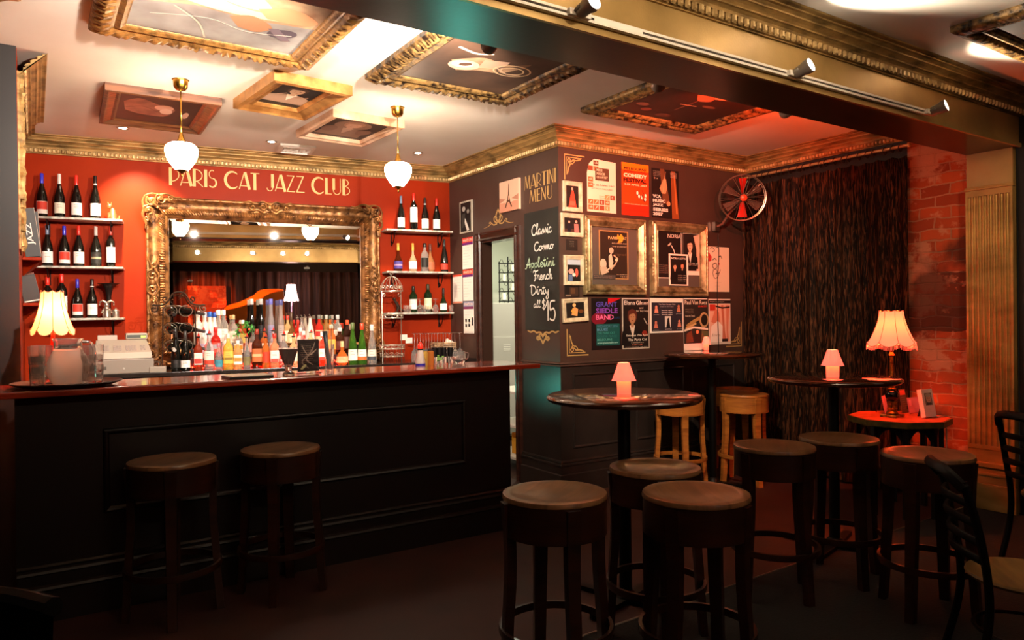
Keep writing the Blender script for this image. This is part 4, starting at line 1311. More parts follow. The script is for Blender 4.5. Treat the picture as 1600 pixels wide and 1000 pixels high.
def pd(a):
    a.bust(.5, .7, .13, '#d0a888', '#4a3020', '#b08a70', '#e8d8c4')
    a.line([(.18, .5), (.34, .6)], .012, '#c89a78'); a.line([(.7, .45), (.86, .55)], .012, '#c89a78')


def pe(a):
    a.ell(.5, .62, .3, .2, '#8a6450'); a.bust(.5, .64, .13, '#c09078', '#a8765c', '#8a6450', '#b08a74'); a.ell(.22, .4, .12, .14, '#7a5240'); a.ell(.8, .4, .12, .14, '#7a5240')


def pf(a):
    a.poly(smooth([(.3, .9), (.5, .8), (.72, .86), (.9, .94), (.6, .96)]), '#b89878'); a.poly(smooth([(.34, .82), (.46, .7), (.56, .74), (.5, .86)]), '#8a6a50')
    a.line([(.46, .72), (.48, .4)], .008, '#7a5c44'); a.line([(.4, .56), (.56, .58)], .012, '#a88868'); a.ell(.66, .62, .07, .03, '#5a4434'); a.ell(.14, .4, .06, .04, '#7a4a3a'); a.ell(.26, .3, .05, .04, '#6a3a2c'); a.ell(.5, .24, .08, .05, '#4a2e22')


def pg(a):
    a.ell(.5, .4, .3, .3, '#3c2c1e')


SD = scroll_disp(.085, .008, .09, .014)
ceiling_picture(.25, 3.0, 1.395, 4.28, ORN, M_GILT, 'largest ceiling painting in a carved gilt frame, pale reclining figure', pa, ground('canvas_greyblue', '#a8a49c', '#6a5c58', 3), SD, dy=-.27)
ceiling_picture(1.74, 2.95, 2.805, 4.28, ORN, M_GILTD, 'big ceiling painting with dark carved gilt frame and a glowing pale figure on brown', pb, ground('canvas_umber', '#5a4030', '#2c1d14', 3), scroll_disp(.06, .008, .09, .014), dy=-.24)
ceiling_picture(.41, 5.25, 1.11, 6.17, PLAIN, M_WOODF, 'rose toned ceiling painting in a brown wooden frame behind the left pendant lamp', pc, ground('canvas_maroon', '#4a241c', '#2a140f', 3), None, .1, -.03)
ceiling_picture(1.2, 4.5, 1.72, 5.25, [(d * 1.15, h * 1.3) for d, h in PLAIN], noisy('light_gilt_wood', '#c08a4c', '#8a5a2a', (10, 10, 10), .35, .4), 'small ceiling portrait in a deep light gold frame, between the two pendant lamps', pd, '#1c120e', None, .115, .1)
ceiling_picture(1.8, 5.1, 2.38, 5.84, [(0, 0), (0, .06), (.012, .062), (.03, .05), (.05, .05), (.052, 0)], noisy('cream_wood_frame', '#c8a488', '#a87c5c', (6, 6, 6), .45), 'small brown ceiling portrait in a thin pale frame beside the right pendant lamp', pe, '#3a261c', None, .052, .06)
ceiling_picture(3.35, 3.05, 4.54, 4.15, [(d * .9, h) for d, h in ORN], M_GILTD, 'dark ceiling painting in a fluted gold frame, nearest the poster wall', pf, ground('canvas_black', '#241611', '#140c09', 3), scroll_disp(.02, .05, .09, .004), .144, dy=-.12)
ceiling_picture(4.1, 1.05, 5.1, 1.95, [(d * .9, h) for d, h in ORN], M_GILTD, 'dark ceiling painting in a gold frame in front of the beam, cut by right edge', pg, '#20160f', scroll_disp(.02, .05, .09, .005), .144)
ceiling_picture(-.95, 3.1, -.03, 4.06, [(d * .9, h) for d, h in ORN], M_GILT, 'gilt framed ceiling painting over the left end of the bar', pg, '#3a281c', SD, .144)

# air vent + downlights
c = BACK.pt
root = thing('ceiling_vent', 'small square white air vent in the ceiling above the mirror', 'air vent', (1.965, 6.44, CEIL), BACK.rot)
mb = MB(); mb.x = Matrix.Rotation(PI / 2, 4, 'X'); frame_mb(mb, .3, .3, [(0, 0), (0, .018), (.03, .026), (.035, .02), (.035, 0)]); mb.build('frame', [M_WHITEP], root)
mb = MB()
for k in range(7):
    mb.box((-.115, -.11 + k * .034, -.018), (.115, -.103 + k * .034, -.002))
for k in range(7):
    mb.box((-.11 + k * .034, -.115, -.016), (-.103 + k * .034, .115, -.004))
mb.build('slats', [M_WHITEP], root)
M_BULB = mat('halogen_bulb', '#ffffff', .3, emis='#ffe6c4', es=60)
for k, ((x, y), lb, aim) in enumerate((((.606, 6.44), 'recessed halogen downlight behind the rose toned ceiling painting', (.78, 6.99, 2.25)), ((1.714, 6.3), 'recessed halogen downlight beside the ceiling vent', (1.74, 6.72, 1.6)), ((2.972, 6.06), 'recessed halogen downlight right of the right pendant lamp', (3.05, 6.5, 1.7)))):
    root = thing('recessed_downlight', lb, 'ceiling light', (x, y, CEIL), 0, 'recessed halogen downlights above the back wall')
    mb = MB(); mb.lathe([(.048, 0), (.048, -.004), (.04, -.008), (.034, -.004), (.03, .01), (.03, -.001)], 24); mb.build('trim_ring', [M_STEEL], root)
    mb = MB(); mb.disc(.026, -.0035, 20, up=False); mb.build('bulb', [M_BULB], root)
    light('downlight_beam', 'SPOT', (x, y, CEIL - .012), K_DOWN * (5.5, 1, 1.3)[k], '#ffe0c0', root, .02, aim, (64, 80, 80)[k], .8)

# ---- pendants
M_GLOBE = mat('lit_bead_glass', '#fff6e6', .4, emis='#ffe6c8', es=K_PEND*1.6)
M_GLOBED = mat('bead_glass_seam', '#fff0d8', .4, emis='#ffcf94', es=5)


def pendant(x, y, lb):
    root = thing('pendant_lamp', lb, 'pendant lamp', (x, y, CEIL), 0, 'beaded glass pendant lamps over the bar')
    mb = MB(); mb.lathe([(.006, -.07), (.012, -.066), (.03, -.062), (.042, -.045), (.046, -.004), (.052, 0)], 24); mb.build('ceiling_rose', [M_BRASS], root)
    mb = MB(); mb.tube([(0, 0, -.06), (0, 0, -.34)], .0045, 8); mb.build('rod', [M_BRASS], root)
    mb = MB(); mb.lathe([(.006, -.33), (.014, -.35), (.02, -.375), (.034, -.39), (.05, -.405), (.052, -.41)], 20); mb.build('cap', [M_BRASS], root)
    # beaded globe
    mb = MB()
    pr = []
    n = 34
    for k in range(n + 1):
        t = k / n
        if t < .35:
            a_ = t / .35 * PI / 2; r = .05 + .046 * math.sin(a_); z = -.40 - .045 * (1 - math.cos(a_))
        else:
            q = (t - .35) / .65; r = .096 * math.cos(q * 1.25) ** .9 if q < .999 else .032; r = max(r, .034); z = -.445 - .125 * q
        pr.append((r + .0022 * (k % 2), z))
    mb.lathe(pr, 32); mb.build('glass_globe', [M_GLOBE], root)
    mb = MB()
    for k in range(0, 32, 4):
        a_ = 2 * PI * k / 32
        mb.tube([(max(.02, (r + .002)) * math.cos(a_), (r + .002) * math.sin(a_), z) for r, z in pr[::2]], .0016, 4)
    mb.build('bead_strings', [M_GLOBED], root)
    mb = MB(); mb.lathe([(.0001, -.612), (.004, -.61), (.007, -.6), (.004, -.592), (.01, -.585), (.034, -.572), (.036, -.566)], 16); mb.build('finial', [M_BRASS], root)


pendant(.794, 4.978, 'beaded white glass pendant lamp in front of the PARIS lettering')
pendant(2.21, 4.828, 'beaded white glass pendant lamp hanging nearer the doorway')
# ================================================================== MIRROR
MZ0, MZ1, MU0, MU1 = 1.045, 2.525, .83, 2.87
MW, MH = MU1 - MU0, MZ1 - MZ0
mir = thing('wall_mirror', 'huge gilt baroque mirror with carved scrolls standing on the back counter', 'mirror', BACK.pt((MU0 + MU1) / 2, (MZ0 + MZ1) / 2, .012), BACK.rot)
M_MGILT = noisy('mirror_gilding', '#98683a', '#321a0b', (16, 16, 16), .38, .5, .4, .72, bump=.3, bscale=70)
MP = [(0, 0), (0, .05), (.01, .062), (.022, .06), (.028, .05), (.05, .034), (.085, .03), (.1, .036), (.108, .05), (.128, .056), (.146, .05), (.15, .04), (.165, .034), (.18, .02), (.182, .006)]


def mdisp(s, d, L):
    if .108 <= d <= .146:
        return .006 * math.sin(2 * PI * s / .022)
    if .03 < d < .1:
        return .004 * noise.noise(Vector((s * 22, d * 60, L)))
    if d < .02:
        return .003 * math.sin(2 * PI * s / .018)
    return 0


mb = MB(); frame_mb(mb, MW, MH, MP, 0, mdisp, .008); mb.box((-MW / 2 + .01, -.004, -MH / 2 + .01), (MW / 2 - .01, .0, MH / 2 - .01)); mb.build('frame', [M_MGILT], mir)
iw, ih = MW / 2 - .18, MH / 2 - .18
mb = MB()
bv = .03
i = mb.addv([(-iw, -.010, -ih), (iw, -.010, -ih), (iw, -.010, ih), (-iw, -.010, ih), (-iw + bv, -.0125, -ih + bv), (iw - bv, -.0125, -ih + bv), (iw - bv, -.0125, ih - bv), (-iw + bv, -.0125, ih - bv)])
for f in ((4, 5, 6, 7), (0, 1, 5, 4), (1, 2, 6, 5), (2, 3, 7, 6), (3, 0, 4, 7)):
    mb.face([i + k for k in f])
mb.build('mirror_glass', [M_MIRROR], mir)


def scrollwork(mb, cx, cz, sx, sz, k=1.0):
    """leafy C-scroll corner, drawn for the upper-left then mirrored by sx,sz"""
    T = lambda pts, y=-.052: [(cx + sx * p[0] * k, y - .018, cz + sz * p[1] * k) for p in pts]
    R = lambda n, r: [1.2 * r * k * (1.0 - .55 * abs(2 * q / (n - 1) - 1)) for q in range(n)]
    for pts, r, y in ((spiral(.05, -.045, .045, 1.4, 2.2), .013, -.062), (spiral(.125, -.03, .034, 1.3, 0, cw=-1), .011, -.06), (spiral(.03, -.125, .034, 1.3, -1.5), .011, -.06), (spiral(.2, -.02, .022, 1.2, 3, cw=-1), .008, -.058), (spiral(.018, -.2, .022, 1.2, 1), .008, -.058),
                      (smooth([(.0, .0), (.05, .02), (.11, .012), (.17, .02), (.235, -.005), (.28, .0)]), .011, -.056), (smooth([(0, 0), (-.018, -.05), (-.008, -.11), (-.018, -.17), (.006, -.235), (0, -.28)]), .011, -.056),
                      (smooth([(.02, -.02), (.07, -.07), (.1, -.1)]), .016, -.06), (smooth([(.06, -.1), (.03, -.16), (.05, -.23)]), .01, -.05), (smooth([(.1, -.06), (.16, -.03), (.23, -.05)]), .01, -.05),
                      (smooth([(.08, -.03), (.1, .01), (.14, -.005)]), .009, -.066), (smooth([(.03, -.08), (-.01, -.1), (.005, -.14)]), .009, -.066)):
        mb.tube(T(pts, y), R(len(pts), r), 6)
    for p in ((.05, -.045), (.125, -.03), (.03, -.125), (.1, -.1)):
        mb.ball((cx + sx * p[0] * k, -.084, cz + sz * p[1] * k), .014 * k, 0, 8)


for sx in (1, -1):
    for sz in (1, -1):
        mb = MB(); scrollwork(mb, -sx * MW / 2, sz * MH / 2, sx, sz, 1.0); mb.build('carved_corner', [M_MGILT], mir)
mb = MB()
for sx in (1, -1):
    for pts, r in ((smooth([(0, .0), (.06, .03), (.12, .005), (.18, .025), (.24, .0)]), .010), (spiral(.06, -.02, .035, 1.3, 2), .010), (spiral(.15, -.025, .026, 1.2, 0, cw=-1), .008), (smooth([(0, -.05), (.05, -.075), (.1, -.05), (.2, -.06)]), .008)):
        mb.tube([(sx * p[0], -.068, MH / 2 - .03 + p[1]) for p in pts], [1.3 * r * (1 - .5 * abs(2 * q / (len(pts) - 1) - 1)) for q in range(len(pts))], 6)
mb.ball((0, -.055, MH / 2 - .045), .026, 0, 10, 1, .6, 1.5)
mb.build('carved_crest', [M_MGILT], mir)
for sx in (1, -1):
    mb = MB()
    for sz in (1, -1):
        for pts, r in ((spiral(.05, .06, .034, 1.3, 2), .010), (spiral(.06, .15, .026, 1.2, 0, cw=-1), .009), (smooth([(.02, 0), (.01, .08), (.05, .12), (.02, .2), (.04, .28)]), .010), (smooth([(.08, 0), (.1, .06), (.07, .12), (.09, .2)]), .008)):
            mb.tube([(-sx * (MW / 2 - p[0]), -.064, sz * p[1]) for p in pts], [1.2 * r * (1 - .5 * abs(2 * q / (len(pts) - 1) - 1)) for q in range(len(pts))], 6)
    mb.ball((-sx * (MW / 2 - .05), -.055, 0), .024, 0, 10, 1, .6, 1.5)
    mb.build('carved_side_scroll', [M_MGILT], mir)

# ================================================================== BACK COUNTER
CZ = 1.04
mb = MB(); mb.bbox((.09, -.58, CZ - .035), (3.5, -.03, CZ), .004)
o = mb.build('back_counter_top', [noisy('black_stone_counter', '#1c1613', '#2c2420', (10, 10, 10), .18, coat=.4)], None, BACK.pt(-.03, 0), BACK.rot); tag(o, 'long black back counter top under the mirror, holding the spirit bottles', 'counter')
root = thing('back_bar_fridge', 'long glass door bar fridge under the back counter with a teal glow', 'fridge', BACK.pt(-.03, 0), BACK.rot)
mb = MB(); mb.box((.1, -.54, 0), (3.48, -.5, .1)); mb.box((.1, -.08, 0), (3.48, -.03, CZ - .037)); mb.box((.1, -.54, CZ - .09), (3.48, -.08, CZ - .037)); mb.box((.1, -.54, .06), (3.48, -.08, .1))
for k in range(6):
    x = .1 + k * 3.34 / 5
    mb.box((x, -.54, .1), (x + .04, -.08, CZ - .09))
mb.build('body', [M_BLACKP], root)
mb = MB(); mb.box((.15, -.12, .88), (3.4, -.1, .9)); mb.build('light_tube', [mat('teal_tube', '#dffff6', .4, emis='#7fffe2', es=K_TEAL * 2)], root)
for k in range(5):
    x = .142 + k * .668
    mb = MB(); mb.box((x, -.545, .105), (x + .62, -.54, .93)); g = mb.build('door', [mat('fridge_glass', '#e8fffa', .02, trans=1, ior=1.1)], root)
    mb = MB(); mb.box((x + .02, -.56, .3), (x + .035, -.546, .8)); mb.build('handle', [M_STEEL], g)
light('fridge_top_glow', 'SPOT', (3.38, 5.98, .99), 12, '#6ff0d4', None, .2, (1.4, 2.5, 2.62), 26, 1)
light('fridge_glow', 'SPOT', BACK.pt(2.55, .72, .6), K_TEAL * 5, '#5fe8cc', None, .03, (3.577, 5.0, .95), 30, .8)

# ================================================================== FRONT BAR
BZ = 1.13
mb = MB(); mb.bbox((-.95, 4.055, BZ - .032), (2.9, 4.56, BZ), .008)
root = thing('bar_counter', 'dark panelled front bar counter with glossy mahogany top and stepped plinth mouldings', 'bar counter', (0, 4.2, 0))
o = mb.build('bar_top', [M_BARTOP], root, (0, -4.2, 0), label='glossy mahogany bar top')
mb = MB(); mb.box((-.08, 0, 0), (2.74, .06, BZ - .033)); mb.box((2.68, .06, 0), (2.74, .34, BZ - .033)); mb.box((-.08, .06, 0), (-.02, .34, BZ - .033)); mb.box((-.02, .3, 0), (2.68, .34, BZ - .033))
mb.build('carcass', [M_BARW], root)
mb = MB(); mb.x = Matrix.Translation(((.285 + 2.386) / 2, 0, (.91 + .485) / 2))
frame_mb(mb, 2.386 - .285, .425, [(0, 0), (.004, .012), (.012, .016), (.022, .012), (.03, .003), (.03, -.001)])
mb.build('front_panel_moulding', [M_BARW], root)
mb = MB()
SK2 = [(0, .278), (.01, .276), (.02, .266), (.012, .256), (.024, .248), (.028, .236), (.02, .228), (.02, .18), (.034, .172), (.038, .16), (.03, .15), (.03, 0)]
runmould(mb, (-.08, 0), (2.74, 0), SK2)
mb.build('plinth', [M_BARW], root)

# ================================================================== SHELVES
SH = {}
for side, (ua, ub), lst in (('left', (.035, .665), ((2.30, 'top'), (1.905, 'middle'), (1.483, 'bottom'))), ('right', (2.905, 3.58), ((2.315, 'top'), (1.908, 'middle'), (1.507, 'bottom')))):
    for z, nm in lst:
        root = thing('wall_shelf', '%s pale marble shelf %s of the mirror' % (nm, side), 'shelf', BACK.pt((ua + ub) / 2, z, 0), BACK.rot, 'marble shelves on iron brackets')
        w_ = ub - ua
        mb = MB(); mb.bbox((-w_ / 2, -.2, -.018), (w_ / 2, -.001, 0), .003); mb.build('board', [M_SHELF], root)
        for s_ in (-1, 1):
            mb = MB(); x = s_ * w_ * .36
            mb.tube([(x, -.006, -.02), (x, -.006, -.15)], .006, 6); mb.tube([(x, -.01, -.022), (x, -.17, -.022)], .005, 6)
            mb.tube([(x, -.01 - .13 * math.sin(t * PI / 2 / 8), -.14 + .12 * (1 - math.cos(t * PI / 2 / 8))) for t in range(9)], .005, 6)
            mb.tube([(x, p[0] - .03, p[1] - .12) for p in spiral(0, 0, .02, 1.2, 0)], .004, 5)
            mb.build('bracket', [M_IRON], root)
        SH[(side, nm)] = z


# ================================================================== BOTTLES
KIND = {
    'burg': ([(0, 0), (.9, 0), (1, .02), (1, .42), (.93, .5), (.66, .62), (.42, .72), (.32, .79), (.31, .97)], .77, 1.0, .33, (.08, .36)),
    'bord': ([(0, 0), (.94, 0), (1, .015), (1, .6), (.94, .66), (.6, .73), (.36, .78), (.35, .97)], .8, 1.0, .38, (.12, .5)),
    'spir': ([(0, 0), (.94, 0), (1, .02), (1, .56), (.92, .64), (.6, .7), (.36, .75), (.34, .94)], .86, 1.0, .4, (.16, .5)),
    'squat': ([(0, 0), (.7, 0), (.96, .08), (1, .22), (.94, .36), (.6, .5), (.3, .6), (.27, .92)], .74, 1.0, .3, (.1, .36)),
    'cone': ([(0, 0), (.95, 0), (1, .02), (.92, .3), (.7, .55), (.42, .72), (.34, .8), (.32, .95)], .84, 1.0, .38, (.1, .36)),
    'tall': ([(0, 0), (.95, 0), (1, .02), (1, .5), (.9, .58), (.7, .64), (.62, .7), (.6, .97)], .88, 1.0, .64, (.1, .45)),
    'champ': ([(0, 0), (.9, 0), (1, .03), (1, .34), (.86, .5), (.55, .66), (.36, .8), (.32, .97)], .72, 1.0, .36, (.08, .26)),
}


def glassmat(c):
    if c == 'wine':
        return mat('dark_bottle_glass', '#0c0d0a', .06, spec=.7)
    if c == 'green':
        return mat('green_bottle_glass', '#5c9a34', .04, trans=.75, ior=1.25)
    if c == 'dgreen':
        return mat('deep_green_bottle_glass', '#1c3018', .05, trans=.3, ior=1.3)
    if c == 'clear':
        return mat('clear_bottle_glass', '#f4f0ea', .03, trans=.85, ior=1.22)
    if c == 'frost':
        return mat('frosted_bottle_glass', '#e8e0d6', .35, trans=.25)
    return mat('bottle_glass_' + c.strip('#'), c, .05, trans=.55, ior=1.28)


def bottle(pos, h, w, kind, glass, cap, label, lb, grp, face=None, pour=None, lab2=None, band=None, lz=None, nm='bottle', cat='bottle'):
    if face is None:
        dv = CAM - Vector(pos); face = math.atan2(dv.x, -dv.y)
    root = thing(nm, lb, cat, pos, face, grp)
    pr, c0, c1, cr, lab = KIND[kind]
    R_ = w / 2
    sq = 5 if kind == 'spir' and (glass.startswith('#') and len(glass) % 2 == 1 and ord(glass[1]) % 2) else None
    mb = MB(); mb.lathe([(max(r * R_, 1e-4), z * h) for r, z in pr], 20, sq=sq); mb.disc(.3 * R_, pr[-1][1] * h, 12); mb.build('glass', [glassmat(glass)], root)
    if cap:
        mb = MB(); cm = mat('cap_' + cap.strip('#'), cap, .35, coat=.3)
        mb.lathe([(cr * R_ * 1.02, c0 * h), (cr * R_ * 1.08, (c0 + .01) * h), (cr * R_ * 1.04, (c1 - .01) * h), (cr * R_ * .9, c1 * h), (1e-4, c1 * h)], 16)
        mb.build('cap', [cm], root)
    if band:
        mb = MB(); mb.lathe([(cr * R_ * 1.12, (c0 + .02) * h), (cr * R_ * 1.12, (c0 + .05) * h)], 16); mb.build('neck_band', [mat('cap_' + band.strip('#'), band, .4)], root)
    if pour == 'red':
        mb = MB(); mb.lathe([(.42 * R_, .93 * h), (.5 * R_, .94 * h), (.5 * R_, .97 * h), (.2 * R_, .975 * h)], 10, 0)
        mb.lathe([(.3 * R_, .972 * h), (.26 * R_, 1.0 * h), (.1 * R_, 1.05 * h), (.03 * R_, 1.09 * h)], 8, 1, (.004, 0, 0)); mb.build('pourer', [M_BLACKP, mat('red_pourer_plastic', '#e02818', .35)], root)
    if pour == 'metal':
        mb = MB(); mb.lathe([(.42 * R_, .93 * h), (.46 * R_, .96 * h), (.2 * R_, .975 * h)], 10); mb.tube([(0, 0, .96 * h), (0, 0, 1.0 * h), (-.008, 0, 1.05 * h)], .005, 6); mb.build('pourer', [M_STEEL], root)
    if label:
        z0, z1 = (lz or lab)
        # local -y faces the room
        a0, a1 = -PI / 2 - 1.25, -PI / 2 + 1.25
        mb = MB()
        rr = R_ * 1.012
        if kind == 'squat':
            rr = R_ * 1.02
        if kind == 'cone':
            rr = R_ * 1.0
        mb.lathe([(rr, z0 * h), (rr * (.9 if kind == 'cone' else 1), z1 * h)], 14, 0, a0=a0, a1=a1, sq=sq)
        ms = [mat('label_' + label.strip('#'), label, .6)]
        if lab2:
            c2, (q0, q1) = lab2
            ms.append(mat('label_' + c2.strip('#'), c2, .6))
            r3 = rr * 1.006
            mb.lathe([(r3, (z0 + (z1 - z0) * q0) * h), (r3 * (.97 if kind == 'cone' else 1), (z0 + (z1 - z0) * q1) * h)], 12, 1, a0=a0 + .12, a1=a1 - .12, sq=sq)
        ms.append(mat('label_print_dark', '#4a4040', .6))
        r3 = rr * 1.01; m3 = len(ms) - 1
        for q in (.55, .66, .8):
            if lab2 and lab2[1][0] < q < lab2[1][1]:
                continue
            zz = z0 + (z1 - z0) * q
            mb.lathe([(r3, zz * h), (r3, (zz + .006) * h)], 6, m3, a0=-PI / 2 - .5, a1=-PI / 2 + .5 - (q - .5), sq=sq)
        mb.build('label', ms, root)
    return root


def on_back(xp, out, z):
    u = BACK.px(xp, 500, out)[0]
    # correct for roll: iterate so that the point at height z projects to xp
    for _ in range(4):
        p = BACK.pt(u, z, out); v = p - CAM
        px_ = 800 + FPX * v.dot(_r2) / v.dot(_f)
        u += (xp - px_) * v.dot(_f) / FPX
    return BACK.pt(u, z, out)


def pxz(p, yp):
    """height at which plan point p appears at image row yp"""
    v = p - CAM
    z = p.z
    for _ in range(5):
        v = Vector((p.x, p.y, z)) - CAM
        y_ = 500 + FPX * v.dot(_d2) / v.dot(_f)
        z += (y_ - yp) * v.dot(_f) / FPX
    return z


G = 'wine bottles on the marble shelves'
B_ = '#2c2cb4'; RD = '#d8281c'; GY = '#b4aca4'; BG = '#5c6c84'; WH = '#f0e8e0'; RL = '#d23a28'
for side, sh, xp, top, w, kind, gl, cap, lab, l2, band, lb in (
    ('left', 'top', 66, 271, .078, 'burg', 'wine', B_, WH, (RL, (.34, .98)), None, 'wine bottle with blue cap and red label, leftmost on the top left shelf'),
    ('left', 'top', 93.5, 272, .078, 'burg', 'wine', '#cfc4bc', '#cfc8b4', None, None, 'wine bottle with pale cap and small cream label, second on the top left shelf'),
    ('left', 'top', 120, 274, .078, 'burg', 'wine', RD, WH, None, None, 'wine bottle with red cap and plain white label, third on the top left shelf'),
    ('left', 'top', 149.5, 275, .078, 'burg', 'wine', '#1a1414', WH, None, '#e0d8cc', 'wine bottle with black banded neck and white label beside the cat figurine'),
    ('left', 'middle', 74.5, 352, .078, 'burg', 'wine', BG, WH, None, None, 'wine bottle with grey blue cap, leftmost on the middle left shelf'),
    ('left', 'middle', 101, 353, .078, 'burg', 'wine', B_, WH, (RL, (.3, .98)), None, 'wine bottle with blue cap and red label on the middle left shelf'),
    ('left', 'middle', 123.5, 353, .078, 'burg', 'wine', RD, WH, None, None, 'wine bottle with red cap and broad white label, centre of the middle left shelf'),
    ('left', 'middle', 150.5, 354, .078, 'burg', 'wine', '#bdb2ac', '#1c1c18', ('#8a8468', (.4, .6)), None, 'wine bottle with pale cap and black label on the middle left shelf'),
    ('left', 'middle', 173.5, 355, .068, 'bord', 'wine', '#c03428', WH, None, None, 'slim red-topped bottle with white label, right end of the middle left shelf'),
    ('left', 'bottom', 75, 433, .08, 'bord', 'wine', RD, '#1c1816', None, None, 'red capped dark bottle half hidden behind the cream lampshade'),
    ('left', 'bottom', 97, 428, .08, 'bord', 'wine', RD, WH, ('#dcecf4', (.7, .98)), None, 'tall red capped bottle with white label right of the cream lampshade'),
    ('left', 'bottom', 121.5, 436, .076, 'burg', 'wine', B_, WH, (RL, (.3, .98)), None, 'wine bottle with blue cap and red label on the bottom left shelf'),
    ('left', 'bottom', 144.5, 436, .076, 'burg', 'wine', '#1a1414', WH, None, '#d8ccc0', 'wine bottle with black banded neck and white label on the bottom left shelf'),
    ('right', 'top', 627, 306, .072, 'burg', 'wine', BG, WH, None, None, 'wine bottle with grey blue cap, leftmost on the top right shelf'),
    ('right', 'top', 647, 302, .074, 'bord', 'wine', RD, WH, None, None, 'tallest bottle with red cap and high white label on the top right shelf'),
    ('right', 'top', 664.5, 309, .072, 'burg', 'wine', '#1a1414', WH, None, '#cfc4bc', 'wine bottle with dark banded neck, third on the top right shelf'),
    ('right', 'top', 682.5, 310, .074, 'burg', 'wine', RD, WH, None, None, 'wine bottle with red cap and large white label, right end of the top right shelf'),
    ('right', 'middle', 622.5, 380, .085, 'squat', '#5a2410', '#e0a848', '#4a3c8c', ('#b08aa8', (.4, .6)), None, 'round cognac bottle with gold stopper and purple label'),
    ('right', 'middle', 645.5, 380, .082, 'squat', '#e8c49a', '#e0a848', WH, None, None, 'pale cognac bottle with gold stopper and white label'),
    ('right', 'middle', 664, 380, .078, 'spir', 'clear', '#2a2420', '#e8e0d4', ('#1c1c18', (.0, .99)), None, 'clear bottle with a tall black label strip on the middle right shelf'),
    ('right', 'middle', 674, 381, .09, 'squat', '#c88a5a', '#6a3a30', '#b06040', None, None, 'round clear liqueur decanter beside the black striped bottle'),
    ('right', 'middle', 694.5, 374, .075, 'champ', 'wine', '#2c2a26', RL, None, None, 'dark sparkling wine bottle with low red label, right end of the middle right shelf'),
    ('right', 'bottom', 646, 447, .078, 'bord', 'dgreen', '#1c2018', WH, None, None, 'green bottle with white label, left on the bottom right shelf'),
    ('right', 'bottom', 669, 444, .078, 'bord', 'dgreen', '#2c3420', '#e0dcb8', None, None, 'green bottle with cream label, centre of the bottom right shelf'),
    ('right', 'bottom', 693, 450, .078, 'squat', 'dgreen', '#1c1c18', WH, None, None, 'dark round-bodied bottle with white label, right on the bottom right shelf')):
    z = SH[(side, sh)]
    p = on_back(xp, .1 if (side, sh) != ('right', 'bottom') else .06, z)
    if lb.startswith('round clear'):
        p = p - BACK.n * .03
    h = pxz(p, top) - z
    lz = {'tallest': (.22, .62)}.get(lb.split()[0])
    if 'left' == side and cap == '#cfc4bc': lz = (.1, .34)
    bottle(p, h, w, kind, gl, cap, lab, lb, G if kind in ('burg', 'bord') else 'spirit bottles on the right shelves', lab2=l2, band=band, lz=lz)

# ---- spirits on the counter
risers = [(.0, .34, .11, 'lower'), (.0, .21, .2, 'upper')]
o = MB(); o.box((1.17, -.34, CZ), (2.62, -.085, CZ + .09)); o.box((1.17, -.22, CZ + .09), (2.62, -.085, CZ + .17))
o = o.build('bottle_riser', [M_BLACKP], None, BACK.pt(0, 0), BACK.rot); tag(o, 'black stepped riser that lifts the rear rows of spirit bottles', 'riser')
G2 = 'spirit bottles on the back counter'
ROW = {'f': (.47, CZ), 'm': (.285, CZ + .09), 'b': (.155, CZ + .17), 'g': (.385, CZ)}
